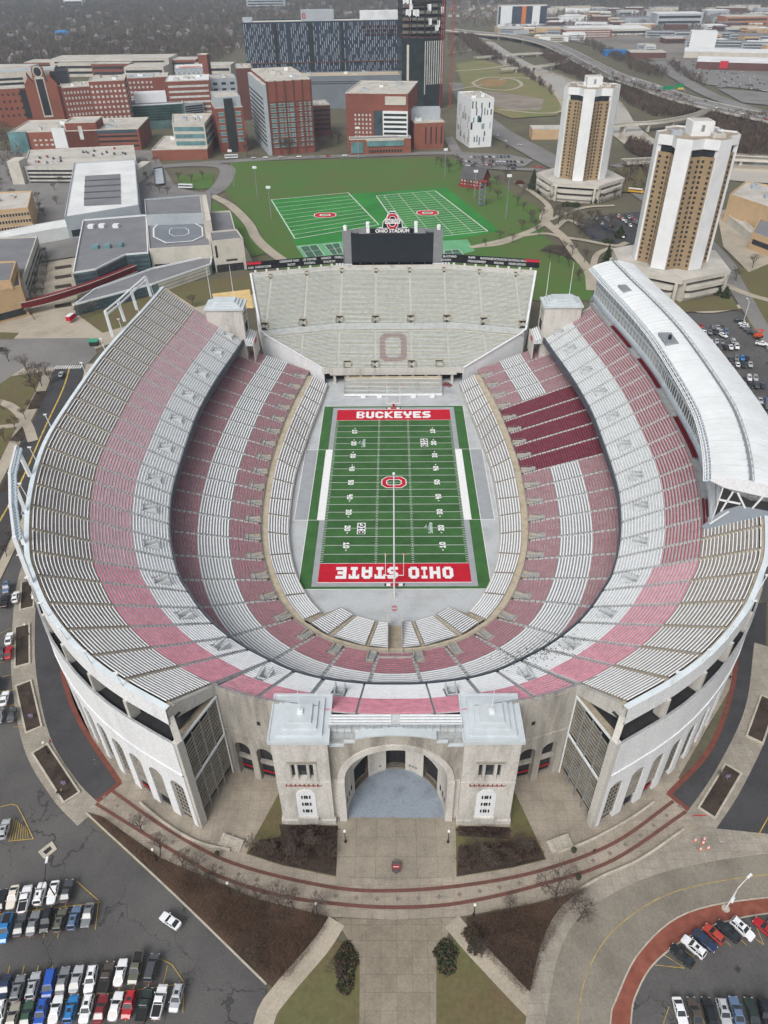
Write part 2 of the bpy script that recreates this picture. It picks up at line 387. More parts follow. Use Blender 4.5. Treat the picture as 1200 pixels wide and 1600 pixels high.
# ---- upper deck
for mir in (-1, 1):
    sgn = -mir                                       # mir=1 : left half as traced ; mir=-1 : mirrored right half
NU = len(us)
vom_g = Mstain('vomitory_concrete', (204, 208, 210), (170, 173, 175), .6, .45, .75)
vom_t = Mstain('vomitory_tan', (186, 178, 160), (150, 142, 126), .6, .45, .75); vom_f = Mstain('vomitory_floor', (112, 112, 110), (86, 86, 84), .6, .45, .75)
def vomitory(parent, c, ax, length, wd, z, mir=1, low=False):
    vom_w = vom_t if low else vom_g
    """open concrete stair mouth: three walls, a stair going down and hand rails"""
    mb = MB(); a = Vector(ax).normalized(); n = Vector((-a.y, a.x)); c = Vector(c)
    def pt(s, t): q = c+a*s+n*t; return (q.x*mir, q.y)
    def wall(s0, t0, s1, t1, th, z0, z1, m_=vom_w):
        p, q = Vector(pt(s0, t0)), Vector(pt(s1, t1)); mb.obox((p+q)/2, q-p, (q-p).length/2+th/2, th/2, z0, z1, m_)
    hl, hw = length/2, wd/2
    wall(-hl, -hw, hl, -hw, .3, z-1.6, z+1.0); wall(-hl, hw, hl, hw, .3, z-1.6, z+1.0); wall(hl+.15, -hw+.2, hl+.15, hw-.2, .3, z-1.6, z+1.6)
    mb.prism([pt(-hl, -hw+.15), pt(hl, -hw+.15), pt(hl, hw-.15), pt(-hl, hw-.15)], z-1.7, z-1.45, vom_f if low else dark)
    for k in range(0 if low else 5):
        s0 = -hl+k*.5; mb.prism([pt(s0, -hw+.16), pt(s0+.5, -hw+.16), pt(s0+.5, hw-.16), pt(s0, hw-.16)], z-1.44, z-.1-.24*k, vom_w)
    for t in (-hw, hw):
        p, q = pt(-hl, t), pt(hl, t); mb.beam((*p, z+1.75), (*q, z+1.75), .08, .08, steel)
        for s in (-hl, 0, hl): p = pt(s, t); mb.beam((*p, z+1.2), (*p, z+1.75), .07, .07, steel)
    return mb.build('vomitory', parent)
for mir in (1, -1):
    left = mir == 1
    ud = MB()
    # deck slab top (aisles), underside, front lip, rim parapet
    for i in range(NU-1):
        u0, u1 = us[i], us[i+1]
        fmax = 1.0 if left or u0 >= 7 else .62
        slab(ud, upper, u0, u1, Z0, 0, .3, greyc, mir, 4, -.02); slab(ud, upper, u0, u1, Z0, .3, .6, greyc, mir, 4, -.02)
        slab(ud, upper, u0, u1, Z0, .6, fmax, tanc if fmax > .7 else greyc, mir, 4, -.02)
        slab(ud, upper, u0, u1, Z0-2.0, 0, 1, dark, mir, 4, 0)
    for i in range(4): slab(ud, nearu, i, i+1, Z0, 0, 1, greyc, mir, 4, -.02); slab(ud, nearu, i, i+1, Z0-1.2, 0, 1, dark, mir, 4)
    ulist = [k/4 for k in range(0, (len(CS)-1)*4+1)]
    lip = [upper(u)[0] for u in ulist]+[nearu(k/4)[0] for k in range(1, 17)]
    L2 = [(p.x*mir, p.y) for p in lip]
    inn = [(p[0], p[1]) for p in offs(L2, .5*mir)]
    mb2 = MB()
    lipm = M('lip_netting_slate', (84, 90, 98), .8, .12, .5)
    mb2.strip([(*p, Z0-1.6) for p in inn], [(*p, Z0+.95) for p in inn], lipm)
    mb2.strip([(*p, Z0+.95) for p in inn], [(*p, Z0+.95) for p in offs(L2, .15*mir)], lipm)
    mb2.strip([(*p, Z0-1.3) for p in inn], [(*p, Z0-1.2) for p in L2], dark)
    mb2.strip([(*p, Z0+.95) for p in offs(L2, .15*mir)], [(*p, Z0-.1) for p in offs(L2, .15*mir)], lipm)
    for i in range(1, NU-1):
        full_ = left or us[i] >= 7; aisle(ud, upper, us[i], Z0, .01, .6, .62, aisle_l, mir)
        if full_: aisle(ud, upper, us[i], Z0, .6, 1, .62, aisle_t, mir, 8)
    for i in range(0, 4): aisle(ud, nearu, i, Z0, .01, 1, .55, aisle_l, mir)
    udo = ud.build('upper_deck', stadium)
    mb2.build('front_parapet', udo)
    # benches
    nC = 41
    for i in range(NU-1):
        u0, u1 = us[i], us[i+1]; mb = MB(); holes = []
        if i % 2 == 0 and u0 < 13.5:
            w_ = (u1-u0); ha, hb = u0+w_*.28, u0+w_*.72; holes = [(ha, hb, .1, .21)]
        full = left or u0 >= 7
        if i == 0: u0 = u0+.08
        bd = (bandC if u0 >= 8 else bandCp) if left else (bandCR if u0 < 8 else bandC)
        rows(mb, upper, u0, u1, Z0, nC if full else 25, bd, holes=holes, f1=1.0 if full else .6, mir=mir)
        mb.build('seating_section', udo)
        if holes:
            um = (u0+u1)/2; p, q, zb = upper(um); c = p.lerp(q, .155); vomitory(udo, c, q-p, 3.6, 2.0, Z0+(zb-Z0)*.155+.3, mir)
    for i in range(4):
        mb = MB(); u1 = i+1
        hole = [] 
        if i in (0, 2): hole = [(i+.35, i+.65, .25, .5)]
        rows(mb, nearu, i, i+1 if i < 3 else 4.0, Z0, 21, lambda f: (treadw, bw) if f < .52 else (treadp, bp), holes=hole, mir=mir, gap=.5 if i < 3 else .0)
        mb.build('seating_section', udo)
        if hole:
            p, q, zb = nearu(i+.5); vomitory(udo, p.lerp(q, .36), q-p, 3.4, 2.2, Z0+(zb-Z0)*.36+.3, mir)
    # ---- lower deck
    ld = MB(); NL = len(_w1)//12
    for k in range(0, 16):
        slab(ld, lower, k, k+1, ZA, 0, 1, greyc, mir, 6, -.02)
    # aisles of the lower deck : evenly about 9.5 m
    cum = [0]
    for a, b in zip(_w1, _w1[1:]): cum.append(cum[-1]+(b-a).length)
    tot = cum[-1]; na = 21; ua = []
    for k in range(na+1):
        s = min(tot, tot*k/(na-.52))
        j = max(0, min(len(cum)-2, next((q for q in range(len(cum)-1) if cum[q+1] >= s), len(cum)-2)))
        ua.append((j+(s-cum[j])/(cum[j+1]-cum[j]))/12)
    ua[-1] = 16.0
    for i in range(1, na): aisle(ld, lower, ua[i], ZA, .02, 1, .55, aisle_l, mir)
    ldo = ld.build('lower_deck', stadium)
    for i in range(na):
        mb = MB(); u0, u1 = ua[i], ua[i+1]; w_ = u1-u0
        crim = (not left) and 4 <= i <= 8
        hole = [(u1-w_*.34, u1-w_*.06, 0, .142)] if i < na-1 else []
        g = .5
        rows(mb, lower, u0, u1, ZA, 37, bandX if crim else bandA, holes=hole, mir=mir, gap=g, gap2=None if i < na-1 else 0., nseg=3)
        mb.build('seating_section', ldo)
        if hole:
            p, q, zb = lower(u1-w_*.2); vomitory(ldo, p.lerp(q, .07), q-p, 3.8, 2.3, ZA+.25, mir, True)
    # ---- walkway and field-level seats
    aa0 = crom([Vector(p) for p in [(-30.0, 75.6), (-31.8, 57.0), (-34.2, 36.4), (-35.5, 23.2), (-36.7, 9.8), (-37.2, 0), (-37.0, -13.9), (-36.2, -28.8), (-34.5, -40.2), (-31.3, -52.5), (-26.6, -63.0), (-22.0, -69.7)]], 8)
    w0 = crom([Vector(p) for p in [(-36.6, 78.2), (-39.3, 60), (-41.5, 44), (-43, 30), (-44.2, 13), (-44.5, 0), (-44, -17), (-42.9, -30.5), (-40.7, -44.5), (-37, -56.3), (-32, -67.5), (-26.3, -75.9)]], 8)
    def field_rows(u): return samp(aa0, u, 8), samp(w0, u, 8), 4.5
    fl = MB()
    for k in range(11): slab(fl, field_rows, k, k+1, 1.3, 0, 1, tanc, mir, 3, -.02)
    A_ = [(p.x*mir, p.y) for p in aa0]
    fl.strip([(*p, 0) for p in A_], [(*p, 1.9) for p in A_], conc); fl.strip([(*p, 1.9) for p in A_], [(*p, 1.9) for p in offs(A_, -.25*mir)], conc); fl.strip([(*p, 1.9) for p in offs(A_, -.25*mir)], [(*p, 1.2) for p in offs(A_, -.25*mir)], conc)
    flo = fl.build('field_level_deck', stadium)
    cs = [0]
    for a, b in zip(aa0, aa0[1:]): cs.append(cs[-1]+(b-a).length)
    nb = 15
    ub = []
    for k in range(nb+1):
        s = cs[-1]*k/nb; j = min(len(cs)-2, next((q for q in range(len(cs)-1) if cs[q+1] >= s-1e-6), 0)); ub.append((j+(s-cs[j])/(cs[j+1]-cs[j]))/8)
    for i in range(nb):
        mb = MB(); rows(mb, field_rows, ub[i], ub[i+1], 1.3, 8, lambda f: (treadaa, bw), mir=mir, gap=.35, nseg=3, bw_=.49); mb.build('seating_section', flo)
    # walkway ring between field seats and lower deck, widening behind the end blocks
    wk = MB(); N = 60
    inner = [w0[min(len(w0)-1, round(k*(len(w0)-1)/N))] for k in range(N+1)]
    outer_ = []
    for p in inner:
        outer_.append(min(_w1, key=lambda q: (q-p).length))
    tail_o = [q for q in _w1 if q.y < outer_[-1].y and q.x > outer_[-1].x]
    tail_i = [Vector((-24.6, -77.2)), Vector((-18.4, -81.8)), Vector((-8, -85.6)), Vector((0, -86.4))]
    ti = crom([inner[-1]]+tail_i, 8)[1:]
    full_i = inner+ti; full_o = outer_+[min(tail_o, key=lambda q: (q-p).length) if k < len(ti)-1 else _w1[-1] for k, p in enumerate(ti)]
    wk.strip([(p.x*mir, p.y, 4.45) for p in full_i], [(p.x*mir, p.y, 4.45) for p in full_o], tanc)
    wk.strip([(p.x*mir, p.y, 4.45) for p in full_o], [(p.x*mir, p.y, ZA+.6) for p in full_o], conc)
    for lst, hh in ((full_i, 1.0), (full_o, 1.6)):
        P3 = [(p.x*mir, p.y, 4.45+hh) for p in lst]
        for a, b in zip(P3, P3[1:]):
            if (Vector(a)-Vector(b)).length > .05: wk.beam(a, b, .07, .07, steel)
    wk.build('walkway', stadium)
    # end blocks by the tunnel: straight rows facing the goal line
    blocks = [((-21.6, -69.0), (-15.9, -67.2), (-24.6, -76.6), (-18.9, -81.2), 'radial'),
              ((-15.0, -67.6), (-5.9, -73.0), (-18.0, -81.6), (-8.2, -85.3), 'radial'),
              ((-5.0, -73.2), (-1.9, -73.8), (-7.3, -85.5), (-1.9, -86.2), 'radial')]
    blocks = [((-22.0, -70.2), (-16.4, -67.4), (-24.6, -76.8), (-18.9, -81.3)), ((-15.0, -68.2), (-6.1, -73.0), (-18.0, -81.8), (-8.3, -85.4)), ((-4.9, -73.3), (-1.9, -73.8), (-7.3, -85.5), (-1.9, -86.3))]
    blocks[0] = ((-23.8, -75.4), (-16.3, -67.4), (-24.4, -76.2), (-18.9, -81.3))
    for bi, (pa, pb, pc, pd) in enumerate(blocks):
        mb = MB(); pa, pb, pc, pd = map(Vector, (pa, pb, pc, pd)); nr = 15 if bi else 14
        if bi == 0: pa, pb, pc, pd = Vector((-23.9, -75.6)), Vector((-16.3, -67.4)), Vector((-18.9, -81.3)), Vector((-12.4, -71.0)); pa, pb, pc, pd = Vector((-16.3, -67.4)), Vector((-12.2, -70.6)), Vector((-24.3, -76.6)), Vector((-18.9, -81.3))
        elif bi == 1: pa, pb, pc, pd = Vector((-11.4, -71.0)), Vector((-5.7, -73.2)), Vector((-17.6, -81.9)), Vector((-8.2, -85.5))
        def fb(u): return pa.lerp(pb, u), pc.lerp(pd, u), 4.4
        slab(mb, fb, 0, 1, 1.3, 0, 1, tanc, mir, 1, -.02)
        rows(mb, fb, 0, 1, 1.3, nr, lambda f: (treadd, bw), mir=mir, gap=.25, nseg=1, bw_=.34)
        ring = [pa, pb, pd, pc]
        for a, b in zip(ring, ring[1:]+ring[:1]):
            if a in (pd,): continue
            za, zb_ = (1.3 if a in (pa, pb) else 4.4), (1.3 if b in (pa, pb) else 4.4)
            mb.face([(a.x*mir, a.y, 0), (b.x*mir, b.y, 0), (b.x*mir, b.y, zb_+.5), (a.x*mir, a.y, za+.5)], conc)
        mb.build('seating_section', flo)
# aisle ramps between end blocks and the player tunnel floor
mb = MB()
for mir in (1, -1):
    for quad in ([(-12.2, -70.6), (-11.4, -71.0), (-17.6, -81.9), (-18.9, -81.3)], [(-5.7, -73.2), (-4.9, -73.3), (-7.3, -85.5), (-8.2, -85.5)], [(-22.0, -69.8), (-16.3, -67.4), (-24.3, -76.6), (-26.5, -74.6)]):
        zz = (1.2, 1.2, 4.4, 4.4); mb.face([(x*mir, y, z) for (x, y), z in zip(quad, zz)], tanc)
mb.face([(-1.9, -73.8, .3), (1.9, -73.8, .3), (1.9, -91.2, 4.3), (-1.9, -91.2, 4.3)], tanc)
for s in (-1, 1): mb.box(min(s*1.9, s*2.1), -90.5, 0, max(s*1.9, s*2.1), -73.8, 5.4, conc)
mb.box(-4.6, -91.2, 3.8, 4.6, -90.9, 6.3, conc); mb.beam((-4.6, -91.05, 6.9), (4.6, -91.05, 6.9), .08, .08, steel)
mb.box(-1.7, -90.88, 4.2, 1.7, -90.8, 6.0, dark)
mb.build('tunnel_ramp', stadium)
# ================================================================== FIELD
turf = M('turf_green', (62, 104, 56), .95, .14, .18)
turf2 = M('turf_green_stripe', (57, 96, 52), .95, .14, .18)
slabc = Mstain('field_apron_concrete', (186, 190, 192), (160, 163, 164), .12, .45, .75)
greyp = M('grey_turf_border', (158, 162, 166), .9, .06, .3)
apron = flat('field_apron', [(-62, 92), (-62, -60), (-40, -88), (0, -98), (40, -88), (62, -60), (62, 92), (30, 100), (-30, 100)], -.012, slabc)
field = flat('football_field', [(-30.4, 57.9), (30.4, 57.9), (30.4, -57.9), (-30.4, -57.9)], 0, turf)
def rect(mb, x0, y0, x1, y1, z, mat): mb.face([(x0, y0, z), (x1, y0, z), (x1, y1, z), (x0, y1, z)], mat)
mb = MB()
for k in range(10):
    rect(mb, -24.38, -45.72+k*9.144, 24.38, -45.72+k*9.144+4.572, .006, turf2)
mb.build('mown_stripes', field)
mb = MB(); z = .012
rect(mb, -26.3, -56.7, -24.38, 56.7, z, greyp); rect(mb, 24.38, -56.7, 26.3, 56.7, z, greyp); rect(mb, -24.38, -56.7, 24.38, -54.86, z, greyp); rect(mb, -24.38, 54.86, 24.38, 56.7, z, greyp)
for s in (-1, 1):
    x0, x1 = sorted((s*24.5, s*27.2)); rect(mb, x0, -22.9, x1, 22.9, z+.006, white_p)
    x0, x1 = sorted((s*30.55, s*35.2)); rect(mb, x0, -22.6, x1, 22.6, z, greyp)
mb.build('border', field)
mb = MB()
for s in (-1, 1):
    y0, y1 = sorted((s*45.72, s*54.86)); rect(mb, -24.38, y0, 24.38, y1, .018, red_p)
mb.build('end_zone', field)
mb = MB(); z = .026; lw = .16
for k in range(21):
    y = -45.72+k*4.572; rect(mb, -24.38, y-lw/2, 24.38, y+lw/2, z, white_p)
for k in range(1, 100):
    if k % 5 == 0: continue
    y = -45.72+k*.9144
    for x in (-23.9, -6.1, 6.1, 23.9): rect(mb, x-.45, y-.07, x+.45, y+.07, z, white_p)
for k in range(21):
    y = -45.72+k*4.572
    for x in (-6.1, 6.1): rect(mb, x-.08, y-.35, x+.08, y+.35, z+.004, white_p)
for y in (-54.86, 54.86): rect(mb, -24.5, y-.12, 24.5, y+.12, z, white_p)
for s in (-1, 1):
    for y0, y1 in ((-57.9, 57.9),): rect(mb, s*30.4-.1, y0, s*30.4+.1, y1, z, white_p)
for y in (-57.9, 57.9): rect(mb, -30.3, y-.1, 30.3, y+.1, z, white_p)
for s in (-1, 1):
    a, b = sorted((s*35.2, s*35.4)); rect(mb, a, -22.8, b, 22.8, z, white_p)
    for y in (-22.8, 22.8): a, b = sorted((s*27.2, s*35.4)); rect(mb, a, y-.1, b, y+.1, z+.004, white_p)
    for k in range(46):
        y = -24.8+k*1.1; rect(mb, s*36.6-.08, y, s*36.6+.08, y+.6, z, white_p)
mb.build('yard_lines', field)
# slab lettering: every glyph on a 6x8 cell grid with cut corners
GL = {'B': "111110,110011,110011,111110,111110,110011,110011,111110", 'U': "110011,110011,110011,110011,110011,110011,111111,011110", 'C': "011110,111111,110011,110000,110000,110011,111111,011110",
      'K': "110011,110110,111100,111000,111000,111100,110110,110011", 'E': "111111,111111,110000,111110,111110,110000,111111,111111", 'Y': "110011,110011,110011,111111,011110,001100,001100,011110",
      'S': "011111,111111,110000,111110,011111,000011,111111,111110", 'O': "011110,111111,110011,110011,110011,110011,111111,011110", 'H': "110011,110011,110011,111111,111111,110011,110011,110011",
      'I': "111111,111111,001100,001100,001100,001100,111111,111111", 'T': "111111,111111,101101,001100,001100,001100,011110,011110", 'A': "011110,111111,110011,110011,111111,111111,110011,110011",
      'D': "111110,111111,110011,110011,110011,110011,111111,111110", 'M': "110011,111111,111111,111111,110011,110011,110011,110011", 'G': "011110,111111,110000,110000,110111,110011,111111,011110",
      '1': "001100,011100,111100,001100,001100,001100,111111,111111", '2': "011110,111111,110011,000111,001110,011100,111111,111111", '3': "111110,111111,000011,011110,011110,000011,111111,111110",
      '4': "110110,110110,110110,111111,111111,000110,000110,001111", '5': "111111,111111,110000,111110,111111,000011,111111,111110", '0': "011110,111111,110011,110011,110011,110011,111111,011110"}
def block_text(mb, s, h, wd, gap, mat, place, th=None, wide={}):
    """place(a, b): letter plane coordinates (a along the line, b up) to 3-d"""
    n = len(s); widths = [wide.get(ch, wd) if ch != ' ' else wd*.55 for ch in s]; x = -(sum(widths)+gap*(n-1))/2
    for ch, w_ in zip(s, widths):
        if ch != ' ':
            rowsg = GL[ch].split(','); cx, cy = w_/6, h/8
            for r, row in enumerate(rowsg):
                c = 0
                while c < 6:
                    if row[c] == '1':
                        e = c
                        while e+1 < 6 and row[e+1] == '1': e += 1
                        y1 = h/2-r*cy; y0 = y1-cy; xa = x+c*cx; xb = x+(e+1)*cx
                        def on(rr, cc): return 0 <= rr < 8 and 0 <= cc < 6 and rowsg[rr][cc] == '1'
                        k = .5*min(cx, cy); P = []
                        # cut the outer corners
                        tl = not on(r-1, c) and not on(r-1, c-1); tr = not on(r-1, e) and not on(r-1, e+1); bl = not on(r+1, c) and not on(r+1, c-1); brr = not on(r+1, e) and not on(r+1, e+1)
                        P += [(xa, y0+k), (xa+k, y0)] if bl and ch in 'OCUDSBG035' else [(xa, y0)]
                        P += [(xb-k, y0), (xb, y0+k)] if brr and ch in 'OCUDSBG035' else [(xb, y0)]
                        P += [(xb, y1-k), (xb-k, y1)] if tr and ch in 'OCUDSBG035A' else [(xb, y1)]
                        P += [(xa+k, y1), (xa, y1-k)] if tl and ch in 'OCUDSBG035A' else [(xa, y1)]
                        mb.face([place(*p) for p in P], mat)
                        c = e+1
                    else: c += 1
        x += w_+gap
mb = MB(); block_text(mb, 'BUCKEYES', 5.6, 3.5, .55, white_p, lambda a, b: (a, 50.3+b, .026)); mb.build('lettering', field)
mb = MB(); block_text(mb, 'OHIO STATE', 5.6, 3.4, .75, white_p, lambda a, b: (-a, -50.3-b, .026), wide={'I': 1.9}); mb.build('lettering', field)
mb = MB()
for i, t in enumerate(['10', '20', '30', '40', '50', '40', '30', '20', '10']):
    y = -36.58+i*9.144
    for s in (-1, 1):
        block_text(mb, t, 2.1, 1.35, .35, white_p, lambda a, b, y=y, s=s: (s*16.2-s*b*1.0, y+s*a, .032))
        if i != 4:
            d = -1 if i < 4 else 1; yy = y+d*2.3
            mb.face([(s*16.2-.35, yy, .032), (s*16.2+.35, yy, .032), (s*16.2, yy+d*.8, .032)][::d], white_p)
mb.build('yard_numbers', field)
def blockO(mb, cx, cy, hx, hy, tk, mat, z, cut=.32, place=None):
    def oct(ax, ay, c): return [(-ax+c, -ay), (ax-c, -ay), (ax, -ay+c), (ax, ay-c), (ax-c, ay), (-ax+c, ay), (-ax, ay-c), (-ax, -ay+c)]
    o = oct(hx, hy, cut*min(hx, hy)*1.6); i = oct(hx-tk, hy-tk, max(.2, cut*min(hx, hy)*1.6-tk*.55))
    pl = place or (lambda a, b: (cx+a, cy+b, z))
    for k in range(8): mb.face([pl(*o[k]), pl(*o[(k+1) % 8]), pl(*i[(k+1) % 8]), pl(*i[k])], mat)
mb = MB()
blockO(mb, 0, 0, 4.7, 3.7, 2.15, white_p, .034); blockO(mb, 0, 0, 4.4, 3.4, 1.5, red_p, .04)
mb.build('block_letter_emblem', field)
# conference mark and sponsor word, both read from the side lines
mb = MB()
for cx, cy, d in ((-14.0+2.6, -27.6, 1), (12.4, 27.6, 1)):
    pl = lambda a, b: (cx-b*d, cy+a*d, .034)
    mb.face([pl(-3.1, -1.45), pl(3.1, -1.45), pl(3.1, 1.45), pl(-3.1, 1.45)], white_p)
    mb2 = MB()
    def pk(a, b): x, y, z = pl(a, b); return (x, y, .04)
    block_text(mb, 'B', 2.3, 1.9, 0, M('ink_black', (26, 40, 30), .9, 0), lambda a, b: pk(a-2.0, b))
    block_text(mb, 'I', 2.3, 1.0, 0, M('ink_black', (26, 40, 30), .9, 0), lambda a, b: pk(a, b))
    block_text(mb, 'G', 2.3, 1.9, 0, M('ink_black', (26, 40, 30), .9, 0), lambda a, b: pk(a+1.9, b))
mb.build('conference_mark', field)
for cx, cy in ((12.6, -27.4), (-12.2, 27.6)):
    text_mesh('sponsor_word', 'Safelite', 2.1, M('pale_paint', (206, 222, 220), .8, 0), Matrix.Translation((cx, cy, .036))@Matrix.Rotation(R_(90), 4, 'Z'), field, bold=.03)
    mb = MB()
    for k in range(3): mb.face([(cx-2.6+k*.5, cy+.2+k*.3, .036), (cx-1.3, cy+.6+k*.5, .036), (cx-1.5, cy+.9+k*.5, .036)], M('pale_paint', (206, 222, 220), .8, 0))
    mb.build('sponsor_bird', field)
mb = MB()
for y, d in ((55.9, 1), (-55.9, 1)):
    for k, mt in enumerate([black_p, white_p, red_p, red_p, white_p, black_p]):
        w_ = [.6, 1.3, 1.3, 1.3, 1.3, .6]; x = -3.2+sum(w_[:k]); rect(mb, x, y-.6, x+w_[k], y+.6, .04, mt)
mb.build('goal_base_pad', field)
mb = MB()
for k in range(16):
    a = 2*math.pi*k/16; b = 2*math.pi*(k+1)/16
    mb.face([(-.1, -66.3, -.004), (-.1+1.0*math.cos(a), -66.3+1.3*math.sin(a), -.004), (-.1+1.0*math.cos(b), -66.3+1.3*math.sin(b), -.004)], M('faded_decal', (186, 122, 128), .8, .2, 2))
rect(mb, -1.15, -66.55, .95, -66.05, .002, slabc)
mb.build('floor_decal', apron)
# goal posts
def goal(y, d, label):
    t = thing('goal_post', label, 'goal post', (0, y, 0), 0, 'goal posts')
    mb = MB(); mb.tube([(0, -d*2.3, 0), (0, -d*2.3, 2.2), (0, -d*1.6, 2.9), (0, 0, 3.05)], .16, .14, white_p, 8); mb.build('gooseneck', t)
    mb = MB(); mb.tube([(0, -d*2.3, .05), (0, -d*2.3, 1.9)], .42, .42, red_p, 10); mb.build('pad', t)
    mb = MB(); mb.beam((-2.82, 0, 3.05), (2.82, 0, 3.05), .2, .2, white_p); mb.build('crossbar', t)
    for s in (-1, 1):
        mb = MB(); mb.tube([(s*2.82, 0, 3.0), (s*2.82, 0, 12.2)], .11, .11, white_p, 6); mb.build('upright', t)
        mb = MB(); mb.face([(s*2.82, 0, 12.2), (s*2.82+.5, .05, 12.0), (s*2.82+.6, .05, 11.3), (s*2.82+.1, 0, 11.5)], M('orange_ribbon', (220, 110, 50), .8, 0)); mb.build('ribbon', t)
    return t
goal(-54.86, 1, 'white goal post with orange ribbons at the red end zone nearest the rotunda')
goal(54.86, -1, 'white goal post with orange ribbons at the red end zone below the grandstand')
t = thing('flagpole', 'tall bare white mast standing behind the near goal post inside the bowl', 'mast', (0, -62.0, 0))
bpx = at(616, 932, 0); t.location = (bpx.x, bpx.y, 0); hz = zfor(742, bpx.x, bpx.y)
mb = MB(); mb.tube([(0, 0, 0), (0, 0, hz)], .3, .16, whites, 8); mb.build('pole', t)
mb = MB(); mb.lathe((0, 0, hz), [(.1, 0), (.4, .2), (.45, .5), (.2, .8)], whites, 8); mb.build('finial', t)
mb = MB(); mb.lathe((0, 0, 0), [(.9, 0), (.9, .25), (.5, .3)], conc, 12); mb.build('base', t)
# ================================================================== OUTER SHELL, ROTUNDA
def outer_line(dist, u0=0., u1=len(CS)-1., n=110, mir=1, ext=3.2):
    L = [samp(_c3, u0+(u1-u0)*k/n) for k in range(n+1)]
    t = (L[-1]-L[-2]).normalized(); L.append(L[-1]+t*ext*.35)
    L = offs(L, -dist); return [(p[0]*mir, p[1]) for p in L]
WALL_TOP, FAS_BOT = 34.8, 39.4
louv = Mstain('louvre_concrete', (150, 146, 136), (110, 106, 98), .3, .45, .75)
def resample(L, step):
    cu = [0]
    for a, b in zip(L, L[1:]): cu.append(cu[-1]+math.dist(a, b))
    n = max(1, round(cu[-1]/step)); out = []
    j = 0
    for k in range(n+1):
        s = cu[-1]*k/n
        while j < len(cu)-2 and cu[j+1] < s: j += 1
        f = (s-cu[j])/max(1e-6, cu[j+1]-cu[j]); out.append((L[j][0]+(L[j+1][0]-L[j][0])*f, L[j][1]+(L[j+1][1]-L[j][1])*f))
    return out
def arch_pts(half, zb, zs, n=10):
    return [(-half, zb)]+[(-half*math.cos(math.pi*k/n), zs+half*math.sin(math.pi*k/n)) for k in range(n+1)]+[(half, zb)]
def arched_bay(mb, a, b, zb, zt, half, zs, mat, depth, inw):
    """one wall bay from a to b (2-d) with an arched opening and reveals"""
    a, b = Vector(a), Vector(b); c = (a+b)/2; d = (b-a).normalized(); w2 = (b-a).length/2
    P = lambda s, z, o=0: ((c+d*s+inw*o).x, (c+d*s+inw*o).y, z)
    AP = arch_pts(half, zb, zs)
    mb.face([P(-w2, zb), P(-half, zb), P(-half, zs), P(-w2, zs)], mat); mb.face([P(half, zb), P(w2, zb), P(w2, zs), P(half, zs)], mat)
    top = AP[1:-1]; n = len(top)
    mb.face([P(-w2, zs), P(*top[0]), P(*top[n//2]), P(0, zt), P(-w2, zt)] if False else [P(-w2, zs)]+[P(*q) for q in top[:n//2+1]]+[P(0, zt), P(-w2, zt)], mat)
    mb.face([P(0, zt)]+[P(*q) for q in top[n//2:]]+[P(w2, zs), P(w2, zt)], mat)
    for q, r in zip(AP, AP[1:]): mb.face([P(*q), P(*r), P(*r, depth), P(*q, depth)], mat)
